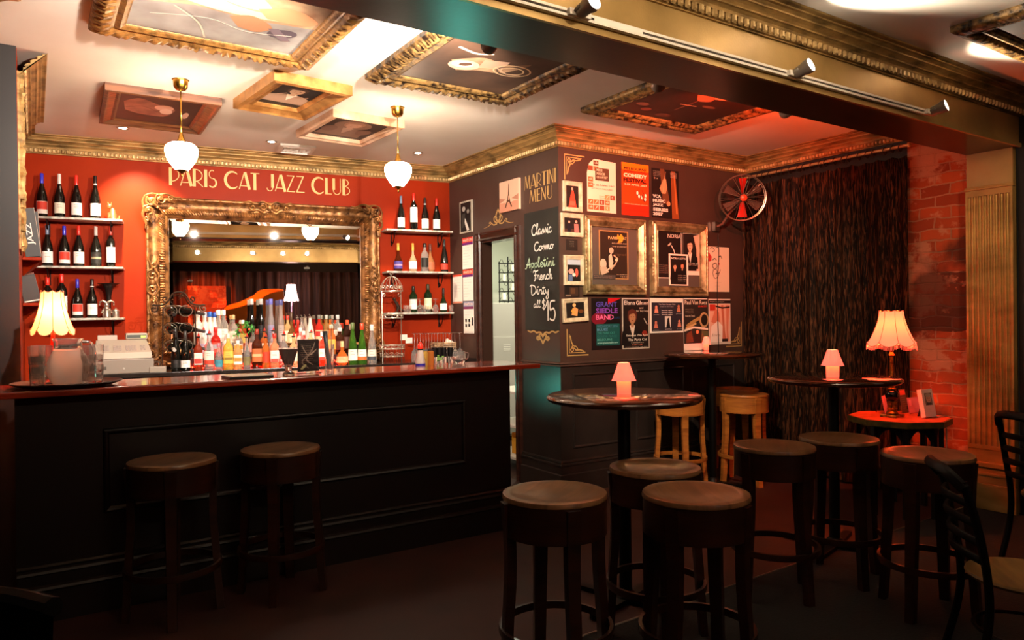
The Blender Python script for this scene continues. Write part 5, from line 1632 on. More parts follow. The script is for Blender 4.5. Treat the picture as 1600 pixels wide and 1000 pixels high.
# xp, top row, row, kind, width, glass, cap, label, label2, pourer, text
for xp, top, rw, kind, w, gl, cap, lab, l2, pr_, lb in (
    (275, 512, 'f', 'champ', .075, 'wine', '#1a1410', '#14110e', None, None, 'dark bottle with black label standing left in front of the iron wine rack'),
    (290, 517, 'f', 'champ', .075, 'wine', '#2a2420', WH, None, None, 'dark bottle with square white label in front of the iron wine rack'),
    (310, 519, 'f', 'spir', .068, '#a83c20', None, '#e8d8cc', ('#c83428', (.1, .5)), 'red', 'amber liqueur bottle with red pourer, first beside the wine rack'),
    (327, 514, 'f', 'spir', .08, 'clear', None, '#e4dccc', ('#c8402c', (.0, .3)), 'red', 'clear bottle with broad white label and red stripe near the wine rack'),
    (342, 536, 'f', 'cone', .07, 'clear', '#c8707c', '#3c8ca0', None, None, 'short clear bottle with pink top and round teal label'),
    (357, 521, 'f', 'spir', .08, '#e0b848', '#d8d0b8', '#d8b848', ('#8a6a1c', (.3, .5)), None, 'yellow tequila bottle with gold label in the front row'),
    (372, 532, 'f', 'spir', .07, '#e8b070', '#e8e0d8', '#f0e4d4', ('#e8842c', (.3, .7)), None, 'squat bottle with white and orange label in the front row'),
    (386, 520, 'f', 'cone', .066, 'clear', None, '#7a7048', None, 'red', 'clear bottle with oval olive label and red pourer'),
    (402, 514, 'f', 'spir', .085, '#5a2410', '#8a2c1c', '#b8602c', ('#e0a878', (.4, .6)), None, 'dark brown whiskey bottle with round orange label'),
    (415.5, 520, 'f', 'spir', .066, '#d87c38', None, '#c83c20', None, 'red', 'whisky bottle with slanted red label and red pourer'),
    (429.5, 521, 'f', 'spir', .076, '#e89a70', RD, '#f0dcd4', ('#d84838', (.0, .3)), None, 'pink liqueur bottle with white oval label in the front row'),
    (444, 516, 'g', 'spir', .07, 'clear', None, WH, ('#c83428', (.2, .5)), 'red', 'clear bottle with red pourer behind the tall dark dessert glass'),
    (459, 519, 'g', 'spir', .07, '#e8c890', None, '#f0e4c8', None, 'red', 'pale gold bottle with red pourer left of the framed drinks menu'),
    (503.5, 518, 'f', 'spir', .066, '#e03c20', '#f0e8dc', '#f2ead8', ('#e03820', (.0, .28)), None, 'red aperitif bottle with white label right of the drinks menu'),
    (535, 533, 'f', 'squat', .105, '#e07a30', '#e8c890', '#e8b888', None, None, 'short round amber decanter with glass stopper near the green bottles'),
    (551.5, 504, 'f', 'cone', .088, 'green', '#5a6c3c', '#e8ead8', None, None, 'bright green bottle with tiny white label, left of the pair of vermouth bottles'),
    (566, 505, 'f', 'cone', .088, 'green', '#e84020', WH, ('#e0642c', (.0, .34)), None, 'green vermouth bottle with red cap and orange edged label'),
    (581.5, 507, 'f', 'cone', .088, 'clear', '#d8d4cc', '#e8dccc', ('#3c4048', (.0, .36)), None, 'clear vermouth bottle with white cap and dark edged label, right end of the front row'),
    (337.5, 511, 'm', 'spir', .078, '#c8281c', RD, '#e0402c', ('#8a949c', (.4, .8)), None, 'red vodka bottle with silver seal in the middle row'),
    (354.5, 522, 'm', 'spir', .085, 'frost', '#e8e0d4', '#f0e8dc', None, None, 'frosted white bottle behind the yellow tequila bottle'),
    (318, 510, 'm', 'spir', .07, 'frost', None, '#c4c4e0', None, 'red', 'frosted bottle with lilac label and red pourer in the middle row'),
    (373, 516, 'm', 'spir', .075, 'clear', '#1c3c20', '#f0ead8', ('#e0a838', (.4, .8)), None, 'bottle with white and yellow label beneath the green leaves'),
    (396, 513, 'm', 'spir', .07, 'clear', '#1c1a18', '#dcd8d0', None, None, 'clear bottle with black cap behind the brown whiskey bottle'),
    (413, 512, 'm', 'spir', .065, '#c87038', None, '#e0d4c0', None, 'red', 'amber bottle with red pourer in the middle row'),
    (427, 511, 'm', 'spir', .065, 'clear', None, '#e8e0d4', None, 'red', 'clear bottle with red pourer between the two tall blue-capped bottles'),
    (470, 512, 'm', 'spir', .07, 'clear', '#e0dcd4', '#f2eee4', None, None, 'clear bottle with white cap just above the drinks menu'),
    (486, 514, 'm', 'spir', .07, '#e8d0a0', None, '#f0e4cc', None, 'red', 'pale bottle with red pourer above the drinks menu'),
    (518, 507, 'm', 'spir', .08, '#e0803c', '#f0dcc0', '#f0a848', None, None, 'orange liqueur bottle right of the drinks menu'),
    (531, 512, 'm', 'spir', .1, '#4a2414', '#f0e8dc', '#5a2c1c', None, None, 'broad dark brown bottle with white cap in the middle row'),
    (543, 500, 'm', 'spir', .075, '#3a1c12', '#e85028', '#4a241a', None, None, 'dark brown bottle with orange cap beside the green bottles'),
    (310.5, 486, 'b', 'spir', .07, 'frost', '#e8e4dc', '#ece4da', None, None, 'white vodka bottle with tall white cap, left end of the rear row'),
    (321, 488, 'b', 'spir', .066, 'frost', '#c8dce4', '#e4e4ec', None, None, 'frosted bottle with pale blue cap in the rear row'),
    (329, 487, 'b', 'spir', .066, 'frost', '#1c5cb4', '#e8e8f0', None, None, 'frosted bottle with bright blue cap, left of its twin'),
    (336, 488, 'b', 'spir', .066, 'frost', '#1440a4', '#ececf4', None, None, 'frosted bottle with deep blue cap, right of its twin'),
    (342.5, 484, 'b', 'spir', .066, 'clear', '#f0ece4', '#efe6da', None, None, 'clear bottle with long white cap behind the red vodka bottle'),
    (350.5, 484, 'b', 'spir', .07, 'clear', '#f4f0e8', '#ece0d0', None, None, 'clear bottle with long white cap above the frosted bottle'),
    (365, 492, 'b', 'spir', .076, 'clear', '#d8a870', '#e8dcc4', None, None, 'clear bottle with tan cork stopper in the rear row'),
    (380, 500, 'b', 'spir', .06, '#c85028', '#f4e8dc', '#c8a848', None, None, 'small bottle with narrow white cap behind the green leaves'),
    (394, 467, 'b', 'tall', .052, 'wine', '#b8b4b0', '#20241c', None, None, 'tall slim black bottle with silver top, left of the two black ones'),
    (408.5, 467, 'b', 'tall', .056, 'wine', '#a8a4a0', '#141414', None, None, 'tall slim black bottle with silver top, right of the two black ones'),
    (424, 467, 'b', 'tall', .056, '#b8b0b0', '#5c60b8', '#8a88a8', None, None, 'very tall clear bottle with violet blue cap, left of the reflected lamp'),
    (439.5, 468, 'b', 'tall', .056, '#b8a8a0', '#4c4c84', '#a89c94', None, None, 'very tall clear bottle with violet blue top under the reflected lamp'),
    (450, 493, 'b', 'spir', .06, '#e8c488', '#d83020', '#f0dcb8', None, None, 'pale bottle with bright red cap in the rear row'),
    (455.5, 488, 'b', 'squat', .09, '#8a5c30', '#4a3424', '#e8cfa0', None, None, 'rounded whisky decanter with brown stopper in the rear row'),
    (466, 500, 'b', 'spir', .055, '#e02c1c', '#e02c1c', '#e8301c', None, None, 'narrow bright red bottle in the rear row'),
    (472, 492, 'b', 'spir', .066, 'clear', None, '#f4e8e0', ('#d83828', (.2, .6)), 'metal', 'white labelled bottle with metal pourer, left of the white conical one'),
    (485, 491, 'b', 'cone', .085, 'frost', None, '#f0e8dc', None, 'metal', 'white conical bottle with metal pourer in the rear row'),
    (499, 492, 'b', 'spir', .07, '#d8382c', '#6c6c64', '#e0b088', ('#c82820', (.4, .9)), None, 'red bottle with grey green cap in the rear row'),
    (510.5, 492, 'b', 'spir', .06, '#b88a50', '#a8a8a0', '#c8a070', None, None, 'brown bottle with long silver grey cap in the rear row'),
    (516, 493, 'b', 'spir', .06, '#d87c38', '#3c4438', '#e07c50', None, None, 'amber bottle with dark green cap beside the silver grey capped one'),
    (528, 492, 'b', 'spir', .075, 'clear', '#b4b4b4', '#ece4d4', None, None, 'clear bottle with grey cap, right end of the rear row')):
    out, z = ROW[rw]
    if rw == 'b' and int(xp) % 2: out += .012
    p = on_back(xp, out, z)
    h = pxz(p, top) - z
    bottle(p, h / (1.09 if pr_ == 'red' else 1.05 if pr_ == 'metal' else 1), w, kind, gl, cap, lab, lb, G2, lab2=l2, pour=pr_)
# red glowing LED strip tucked along the foot of the bottles
root = thing('led_strip', 'string of tiny red lights lying along the foot of the spirit bottles', 'fairy lights', BACK.pt(0, CZ, 0), BACK.rot)
mb = MB(); random.seed(5)
pts = [(1.13 + .0165 * k, -.405 - .018 * math.sin(k * 1.1), .012 + .008 * math.sin(k * 2.3)) for k in range(80)]
mb.tube(pts, .0025, 5); mb.build('wire', [M_BLACKP], root)
mb = MB()
for p in pts:
    mb.ball((p[0], p[1], p[2] + random.uniform(.004, .03)), random.uniform(.004, .007), 0, 6)
mb.build('bulbs', [mat('red_led', '#ff2010', .4, emis='#ff1a0c', es=40)], root)
# green leaves
root = thing('leaf_garland', 'green artificial leaves with a red bud draped over the middle row of bottles', 'garland', BACK.pt(0, 0, 0), BACK.rot)
mb = MB(); random.seed(11)
uA, uB = [BACK.px(x, 508, .33)[0] for x in (368, 402)]
for k in range(46):
    u = random.uniform(uA, uB); z = 1.37 + .05 * math.sin((u - uA) / (uB - uA) * 5 - 1) + random.uniform(-.025, .03); y = -.33 + random.uniform(-.03, .02)
    a_ = random.uniform(0, PI * 2); s_ = random.uniform(.014, .026)
    dx, dz = math.cos(a_) * s_, math.sin(a_) * s_
    i = mb.addv([(u, y, z), (u + dx * .5 - dz * .3, y - .004, z + dz * .5 + dx * .3), (u + dx, y - .008, z + dz), (u + dx * .5 + dz * .3, y - .002, z + dz * .5 - dx * .3)])
    mb.face(range(i, i + 4), k % 2)
    if k % 3 == 0:
        mb.tube([(u, y, z), (u + .01, y + .006, z - .05)], .0015, 4, 0)
mb.tube([(uA + (uB - uA) * t / 10, -.325, 1.35 + .03 * math.sin(t)) for t in range(11)], .003, 5, 0)
mb.build('leaves', [mat('leaf_green', '#3c9a30', .5), mat('leaf_green_dark', '#1c6420', .5)], root)
mb = MB(); mb.ball(((uA + uB) / 2 - .05, -.345, 1.36), .014, 0, 8); mb.ball(((uA + uB) / 2 + .02, -.345, 1.37), .010, 0, 8); mb.build('bud', [mat('bud_red', '#e04830', .5)], root)
# ================================================================== SMALL THINGS BEHIND THE BAR
def tumbler(mb, r, h, mi=0, c=(0, 0, 0), facets=12):
    mb.lathe([(1e-4, .0), (r * .86, .0), (r * .9, .004), (r, h), (r * .95, h), (r * .84, .012), (1e-4, .01)], facets, mi, c, sm=False)


M_TUMB = mat('faceted_tumbler_glass', '#fffaf6', .05, trans=.94, ior=1.38)
M_SILV = mat('aged_silver', '#b8aea0', .3, .9)
# figurines and ornaments on the shelves
p = on_back(174, .1, SH[('left', 'top')])
root = thing('cat_figurine', 'small bronze seated cat figurine, right end of the top left shelf', 'figurine', p, BACK.rot)
mb = MB()
mb.lathe([(1e-4, 0), (.034, 0), (.036, .02), (.03, .05), (.02, .085), (.012, .1)], 14, c=(.01, 0, 0)); mb.ball((-.012, -.005, .118), .02, 0, 10, 1, .9, .95)
mb.tube([(-.02, 0, .13), (-.026, 0, .152)], [.008, .001], 6); mb.tube([(-.002, 0, .13), (.004, 0, .152)], [.008, .001], 6); mb.tube([(-.016, -.014, .0), (-.018, -.016, .06)], .008, 6); mb.tube([(.0, -.016, .0), (-.006, -.016, .06)], .008, 6)
mb.tube([(.035, 0, .01), (.055, 0, .015), (.06, -.01, .04)], .006, 6)
mb.build('cat_body', [mat('bronze_cat', '#a88458', .35, .8)], root)
mb = MB(); mb.bbox((-.04, -.03, -.0001), (.05, .03, .004), .001); mb.build('base', [M_BRASS], root)
p = on_back(168, .11, SH[('left', 'bottom')])
root = thing('trumpet_vase', 'dark flared trumpet shaped vase on the bottom left shelf', 'vase', p + BACK.u * .01 - BACK.n * .01, BACK.rot)
mb = MB(); mb.lathe([(1e-4, 0), (.04, 0), (.036, .01), (.014, .03), (.016, .1), (.02, .18), (.03, .24), (.05, .27), (.085, .285), (.08, .287), (.045, .272), (.02, .24)], 20); mb.build('vase_body', [mat('dark_pewter', '#2a2422', .35, .6)], root)
root = thing('jester_figurine', 'little pewter jester figurine in front of the trumpet vase', 'figurine', p + BACK.n * .06, BACK.rot)
mb = MB(); mb.lathe([(1e-4, 0), (.03, 0), (.032, .02), (.022, .06), (.026, .075), (.012, .09)], 12); mb.ball((0, 0, .105), .019, 0, 10)
for s_ in (-1, 1):
    mb.tube([(0, 0, .12), (s_ * .03, 0, .14), (s_ * .05, 0, .13), (s_ * .052, 0, .11)], [.012, .01, .007, .004], 6); mb.ball((s_ * .052, 0, .106), .007, 0, 6); mb.tube([(s_ * .02, 0, .075), (s_ * .036, -.02, .04)], .007, 6)
mb.build('jester_body', [M_SILV], root)
root = thing('pewter_box', 'small round pewter trinket box at the right end of the bottom left shelf', 'trinket box', on_back(181, .12, SH[('left', 'bottom')]), BACK.rot)
mb = MB(); mb.lathe([(1e-4, 0), (.026, 0), (.028, .008), (.026, .05)], 14); mb.build('box_body', [M_SILV], root)
mb = MB(); mb.lathe([(.028, .05), (.029, .056), (.018, .07), (.004, .076), (.006, .084), (1e-4, .086)], 14); mb.build('lid', [M_SILV], root)
# glasses on the bottom right shelf
z = SH[('right', 'bottom')]
for k, (xp, kind_, lb) in enumerate(((639, 't', 'short tumbler nearest the iron stand on the bottom right shelf'), (634, 't', 'small clear tumbler behind the iron stand on the bottom right shelf'), (656, 's', 'upturned stem glass between the two green bottles'), (662, 't', 'small tumbler between the two green bottles'), (669, 'w', 'small stemless glass before the cream labelled bottle'), (680.5, 's', 'upturned stem glass right of the cream labelled bottle'), (705, 't', 'small tumbler at the right end of the bottom right shelf'))):
    root = thing('drinking_glass', lb, 'glass', on_back(xp, .15, z), 0, 'glasses on the bottom right shelf')
    mb = MB()
    if kind_ == 't': tumbler(mb, .024, .07)
    elif kind_ == 'w': mb.lathe([(1e-4, .0), (.02, .0), (.028, .03), (.022, .07), (.021, .07), (.026, .03), (1e-4, .006)], 14)
    else: mb.lathe([(.026, .0), (.032, .035), (.02, .07), (.004, .08), (.0035, .125), (.03, .131), (.03, .134), (1e-4, .134)], 16)
    mb.build('glass_body', [M_TUMB], root)
root = thing('lady_figurine', 'leaning dark bird shaped figurine behind the iron stand', 'figurine', on_back(620, .1, z), BACK.rot)
mb = MB(); mb.lathe([(1e-4, 0), (.03, 0), (.028, .008), (.01, .014)], 12); mb.tube([(0, 0, .01), (.02, 0, .05), (0, 0, .09), (-.02, 0, .12)], [.008, .02, .016, .012], 8); mb.ball((-.024, 0, .13), .018, 0, 10); mb.tube([(.02, 0, .05), (.05, 0, .03), (.08, 0, .01)], [.014, .01, .004], 8)
mb.build('figure_body', [mat('dark_bronze', '#4a3c34', .3, .7)], root)

# iron bird-cage shaped etagere
M_CAGE = mat('silvered_wire', '#d8ccbc', .32, .85)
p = on_back(613, .3, CZ)
root = thing('wire_display_stand', 'domed silvered wire display stand with scrolls, left of the wine glasses', 'display stand', p, BACK.rot + .3)
hz = pxz(p, 432) - CZ; zd = pxz(p, 455) - CZ; zt = pxz(p, 497) - CZ; zt2 = pxz(p, 545) - CZ; R_ = .105
mb = MB()
for k in range(8):
    a_ = 2 * PI * k / 8
    mb.tube([((R_ * math.cos(t * PI / 16)) * math.cos(a_), (R_ * math.cos(t * PI / 16)) * math.sin(a_), zd + (hz - zd) * math.sin(t * PI / 16)) for t in range(9)], .0032, 5)
    for q in (0, 1):
        b_ = a_ + .2 + q * .36
        mb.tube([(R_ * .97 * math.cos(b_ + .16 * math.cos(t * .5) * (1 - t / 16)), R_ * .97 * math.sin(b_ + .16 * math.cos(t * .5) * (1 - t / 16)), zd + .035 + .025 * math.sin(t * .5) * (1 - t / 16)) for t in range(14)], .0026, 4)
mb.tube([(R_ * math.cos(2 * PI * k / 28), R_ * math.sin(2 * PI * k / 28), zd) for k in range(28)], .0045, 5, closed=True)
mb.tube([p_ + (0,) if False else (p_[0], 0, p_[1]) for p_ in spiral(0, hz + .02, .02, 1.2, 0)], .003, 5)
mb.build('dome', [M_CAGE], root)
for s_, n_ in ((-1, 0), (1, 1)):
    mb = MB(); mb.tube([(s_ * R_, 0, 0), (s_ * R_, 0, zd)], .0045, 6)
    mb.tube([(s_ * (R_ - .02) + .02 * math.cos(t * .6) * (1 - t / 20), 0, zd - .04 + .02 * math.sin(t * .6) * (1 - t / 20)) for t in range(16)], .0028, 4)
    mb.build('upright', [M_CAGE if n_ == 0 else mat('dark_wire', '#6a5a4c', .4, .8)], root)
for zz, rr in ((zt, R_), (zt2, R_ + .012), (.05, R_ + .005)):
    mb = MB()
    for h_ in (0, .035 if zz != .05 else .0):
        mb.tube([(rr * math.cos(2 * PI * k / 28), rr * math.sin(2 * PI * k / 28), zz + h_) for k in range(28)], .004, 5, closed=True)
    for k in range(12):
        a_ = 2 * PI * k / 12
        mb.tube([(rr * math.cos(a_ + .2 * math.cos(t * .6) * (1 - t / 12)), rr * math.sin(a_ + .2 * math.cos(t * .6) * (1 - t / 12)), zz + .018 + .014 * math.sin(t * .6)) for t in range(11)], .0022, 4)
    for k in range(-4, 5):
        c_ = math.sqrt(max(0, 1 - (k / 4.6) ** 2)) * rr
        mb.tube([(-c_, rr * k / 4.6, zz), (c_, rr * k / 4.6, zz)], .0018, 4)
    mb.build('tray', [M_CAGE], root)
mb = MB()
for k in range(14):
    a_ = 2 * PI * k / 14
    mb.tube([((R_ + .01) * math.cos(a_), (R_ + .01) * math.sin(a_), .0), ((R_ + .012) * math.cos(a_), (R_ + .012) * math.sin(a_), zt2)], .002, 4)
mb.build('lower_basket', [mat('dark_wire', '#6a5a4c', .4, .8)], root)
# white card with a drink list pinned behind it
mb = MB(); mb.bbox((-.035, -.002, -.028), (.035, 0, .028), .001)
for k, (xp, yp, lb) in enumerate(((631, 527, 'small white card on the red wall behind the display stand'), (639, 532, 'small white card overlapping another behind the wine glasses'))):
    u, z = BACK.px(xp, yp, .002 + k * .003)
    o = mb.build('wall_card', [M_PAPER], None, BACK.pt(u, z, .001 + k * .003), BACK.rot); tag(o, lb, 'card', 'white cards on the red wall')

# wine rack with bottles
p = on_back(281, .4, CZ)
rk = thing('iron_wine_rack', 'scrolled wrought iron wine rack in front of the mirror, left side', 'wine rack', p, BACK.rot)
M_RACK = mat('bronzed_iron', '#5a4a3e', .35, .8)
RH = pxz(p, 452) - CZ
mb = MB()
for s_ in (-1, 1):
    for y in (-.06, .06):
        mb.tube([(s_ * .13, y, 0), (s_ * .12, y, RH * .78)], .005, 6)
for y in (-.06, .06):
    mb.tube([(x, y, z_) for x, z_ in smooth([(-.2, RH * .8), (-.1, RH * .82), (-.04, RH * .95), (.04, RH * .95), (.1, RH * .82), (.2, RH * .8)])], .006, 6)
    for s_ in (-1, 1):
        mb.tube([(s_ * q[0], y, q[1]) for q in spiral(.185, RH * .76, .035, 1.3, 1.5)], .004, 5)
        mb.tube([(s_ * q[0], y, q[1]) for q in spiral(.1, RH * .88, .03, 1.3, 3)], .004, 5)
        mb.tube([(s_ * q[0], y, q[1]) for q in spiral(.17, .05, .035, 1.2, 0)], .004, 5)
mb.build('side_scrolls', [M_RACK], rk)
cells = [(-.065, .17), (.05, .17), (-.065, .29), (.05, .29), (-.065, .41), (.05, .41)]
mb = MB()
for cx, cz in cells:
    for y in (-.06, .06):
        mb.tube([(cx + .05 * math.cos(t * PI / 9), y, cz * RH / .56 + .045 * math.sin(t * PI / 9)) for t in range(18)], .003, 5, closed=True)
mb.tube([(0, -.06, RH * .9), (.05, -.1, RH * .99)], .005, 5)
mb.build('bottle_rings', [M_RACK], rk)
for k, (cx, cz) in enumerate(cells):
    w_ = ('left', 'right')[k % 2]; r_ = ('lowest', 'middle', 'top')[k // 2]
    q = rk.location + BACK.u * cx + Vector((0, 0, cz * RH / .56))
    b = bottle(q, .29, .07, 'champ' if k % 2 else 'bord', 'wine', '#3c3430' if k % 2 else '#c8c0b4' if k < 2 else '#241c1a', None, 'dark wine bottle lying in the iron rack, %s row, %s column' % (r_, w_), 'bottles lying in the iron wine rack', face=0)
    d = (BACK.u * (.9 if k % 2 else .16) + BACK.n * (.55 if k % 2 else .95) + Vector((0, 0, -.18))).normalized()
    b.rotation_euler = d.to_track_quat('Z', 'Y').to_euler(); b.location = q - d * .12

# cash register
p = on_back(191, .36, CZ)
root = thing('cash_register', 'cream electronic cash register left of the mirror with a green display', 'cash register', p, BACK.rot + .12)
M_REG = mat('register_cream_plastic', '#b0a494', .45); M_REGK = mat('register_key_grey', '#a89c94', .5)
mb = MB(); mb.bbox((-.215, -.2, 0), (.215, .18, .115), .008); mb.build('cash_drawer', [mat('register_grey_plastic', '#84786c', .45)], root)
mb = MB(); mb.box((-.17, -.202, .035), (-.12, -.2, .06)); mb.build('badge', [mat('badge_dark', '#4a4038', .4)], root)
mb = MB(); mb.lathe([(.008, 0), (.008, .006), (1e-4, .006)], 12)
k_ = mb.build('lock', [M_STEEL], root); k_.location = (0, -.2, .04); k_.rotation_euler = (PI / 2, 0, 0)
mb = MB(); i = mb.addv([(-.2, -.19, .118), (.2, -.19, .118), (.2, .17, .118), (-.2, .17, .118), (-.2, -.17, .165), (.2, -.17, .165), (.18, .02, .26), (-.18, .02, .26), (-.18, .15, .26), (.18, .15, .26)])
for f in ((0, 1, 5, 4), (4, 5, 6, 7), (7, 6, 9, 8), (8, 9, 2, 3), (1, 2, 9, 6, 5), (0, 4, 7, 8, 3)): mb.face([i + q for q in f])
mb.build('keyboard_housing', [M_REG], root)
sl = Vector((0, .19, .095)).normalized(); sn = Vector((0, -.095, .19)).normalized()
for gx, nx in ((-.15, 3), (-.065, 3), (.02, 4), (.125, 2)):
    mb = MB()
    for a_ in range(nx):
        for b_ in range(4):
            o_ = Vector((gx + a_ * .02, -.17, .165)) + sl * (.03 + b_ * .022)
            X = Vector((.015, 0, 0)); Y = sl * .016; N = sn * .005
            i = mb.addv([o_ + sn * .001, o_ + X + sn * .001, o_ + X + Y + sn * .001, o_ + Y + sn * .001, o_ + N, o_ + X + N, o_ + X + Y + N, o_ + Y + N])
            for f in ((4, 5, 6, 7), (0, 1, 5, 4), (1, 2, 6, 5), (2, 3, 7, 6), (3, 0, 4, 7)): mb.face([i + q for q in f])
    mb.build('key_block', [M_REGK], root)
mb = MB(); mb.bbox((-.17, .03, .26), (-.03, .12, .3), .004); mb.build('receipt_cover', [mat('receipt_cover_grey', '#b8a89c', .4)], root)
mb = MB(); mb.bbox((.03, .02, .262), (.19, .12, .315), .012); q = mb.build('display_pod', [M_REG], root)
mb = MB(); mb.box((.04, .016, .275), (.18, .02, .3)); mb.box((.14, .0145, .278), (.175, .0155, .292), 1); mb.build('display_window', [mat('display_grey', '#5c605c', .2), mat('display_green', '#c8f060', .4, emis='#b8f040', es=1.2)], q)
# clear acrylic block beside the register
mb = MB(); mb.bbox((-.06, -.05, 0), (.06, .05, .045), .004)
o = mb.build('napkin_box', [mat('cloudy_acrylic', '#b8ac9c', .3, trans=.4)], None, on_back(247, .5, CZ), BACK.rot); tag(o, 'low cloudy plastic napkin box between cash register and wine rack', 'box')

# brackets and books on the left wall
for k, (y, zz, lb) in enumerate(((6.25, 1.80, 'upper small red bracket shelf on the left wall'), (6.2, 1.44, 'lower small red bracket shelf on the left wall'))):
    p0 = Vector((-.058, y, 0)); v = p0 - CAM; zz = pxz(Vector((.0, y, 1.6)), (407, 475)[k])
    root = thing('wall_bracket_shelf', lb, 'shelf', (-.058, y, zz), 0, 'bracket shelves on the left wall')
    mb = MB(); mb.bbox((0, -.32, -.02), (.11, .3, 0), .003); mb.build('board', [M_RED], root)
    mb = MB(); i = mb.addv([(0, -.2, -.02), (0, .2, -.02), (.1, .2, -.02), (.1, -.2, -.02), (0, -.1, -.12), (0, .1, -.12)])
    for f in ((0, 3, 4), (1, 5, 2), (3, 2, 5, 4), (0, 4, 5, 1), (0, 1, 2, 3)): mb.face([i + q for q in f])
    mb.build('corbel', [M_RED], root)
    if k == 0:
        hb = pxz(Vector((0, y, 2)), 335) - zz
        for j, (dy, t, c, lb2) in enumerate(((-.12, .035, '#120e0d', 'tall black book with JAZZ on the spine, leaning on the upper bracket shelf'), (.02, .03, '#1a1412', 'tall black book behind the jazz book on the upper bracket shelf'))):
            r2 = thing('book', lb2, 'book', (-.05 + .012, y + dy - .16, zz), (0, -.12 if j == 0 else -.05, 0), 'books on the upper bracket shelf')
            mb = MB(); mb.bbox((0, -t / 2, .0), (.09, t / 2, hb), .002); mb.build('cover', [mat('book_cover_' + c[1:], c, .45)], r2)
            mb = MB(); mb.box((.004, -t / 2 + .004, .002), (.0915, t / 2 - .004, hb + .001)); mb.build('pages', [mat('book_pages', '#c8a890', .8)], r2)
            if j == 0:
                a_ = Art(.085, hb, sheet=False, thick=0); a_.k = 1
                v_, f_ = textmesh('JAZZ', .02)
                i = a_.mb.addv([(-.02 + p_[1] * .045, -.001, -.1 + p_[0] * .15) for p_ in [(q[0], 1 - q[1]) for q in v_]]); mi_ = a_.mi('#c8c0b8')
                for q in f_: a_.mb.face([i + z_ for z_ in q][::-1], mi_)
                t_ = a_.build('spine_title', r2); t_.location = (.045, -t / 2, hb * .55)
    else:
        hb = pxz(Vector((0, y, 2)), 428) - zz
        for j, (dy, lb2) in enumerate(((-.2, 'thin black menu folder leaning on the lower bracket shelf'), (-.1, 'second thin black menu folder on the lower bracket shelf'), (.05, 'brown leather menu folder leaning on the lower bracket shelf'))):
            r2 = thing('menu_folder', lb2, 'menu', (-.05, y + dy, zz), (0, -.2, 0), 'menu folders on the lower bracket shelf')
            mb = MB(); mb.bbox((.0, -.006, 0), (.1, .006, hb * (.85, .9, 1)[j]), .002); mb.build('cover', [mat('folder_brown' if j == 2 else 'folder_black', '#6a3420' if j == 2 else '#1c1614', .4)], r2)
            mb = MB(); mb.box((.004, -.0065, .004), (.1, -.006, .012)); mb.build('edge', [M_STEEL], r2)

# ================================================================== ON THE BAR TOP
def bar_pt(xp, y, z=BZ):
    p = at(xp, 560, 1, y)
    for _ in range(4):
        p.z = z; v = p - CAM
        px_ = 800 + FPX * v.dot(_r2) / v.dot(_f)
        p.x += (xp - px_) * v.dot(_f) / FPX / .83
    p.z = z
    return p


pt_ = bar_pt(106, 4.28)
o = MB(); o.lathe([(1e-4, .004), (.2, .004), (.225, .012), (.245, .02), (.243, .024), (.222, .016), (.2, .008), (1e-4, .008)], 40)
o = o.build('serving_tray', [M_BLACKP], None, pt_, 0); tag(o, 'round black serving tray at the left end of the bar', 'tray')
# water jug
M_FROST = translucent(mat('frosted_jug_glass', '#c4ccce', .55, trans=.3, ior=1.15), .3, '#d4dcde')
pj = bar_pt(107, 4.26, BZ + .012)
root = thing('water_jug', 'frosted glass water jug in the middle of the tray', 'jug', pj, 0)
mb = MB(); mb.lathe([(1e-4, 0), (.062, 0), (.072, .008), (.084, .03), (.092, .06), (.094, .085), (.09, .11), (.08, .138), (.07, .156), (.064, .168)], 28); mb.build('bowl', [M_FROST], root)
mb = MB(); mb.lathe([(.066, .165), (.06, .18), (.062, .21), (.07, .225), (.067, .227), (.058, .21), (.056, .18)], 28); mb.build('neck', [M_TUMB], root)
mb = MB(); mb.tube(smooth([(.06, .0, .21), (.1, 0, .2), (.115, 0, .15), (.1, 0, .09), (.088, 0, .08)]), .008, 8); mb.build('handle', [M_TUMB], root)
random.seed(2)
for k, (xp, y, n, lb) in enumerate(((57, 4.2, 3, 'left front stack of tumblers on the tray'), (72, 4.28, 3, 'stack of tumblers left of the jug on the tray'), (60, 4.36, 3, 'left rear stack of tumblers on the tray'), (139, 4.2, 3, 'right front stack of tumblers on the tray'), (151, 4.28, 3, 'rightmost stack of tumblers on the tray'))):
    p = bar_pt(xp, y, BZ + .012)
    for j in range(n):
        mb = MB(); tumbler(mb, .033, .09)
        o = mb.build('tumbler', [M_TUMB], None, p + Vector((random.uniform(-.003, .003), 0, .052 * j)), k + j * .4)
        tag(o, 'clear faceted tumbler, %s in the %s' % (('bottom', 'second', 'top')[j], lb), 'glass', 'stacked tumblers on the tray')

# cream lamp
M_SHADE = mat('cream_lampshade', '#f4d4a0', .8, emis='#ffa468', es=.5); translucent(M_SHADE, .22, '#ffd8a8'); nt, b = nodes(M_SHADE)
b.inputs['Transmission Weight'].default_value = 0
M_SHADEH = mat('pink_lampshade', '#f0b090', .8, emis='#ff6a40', es=1.1)


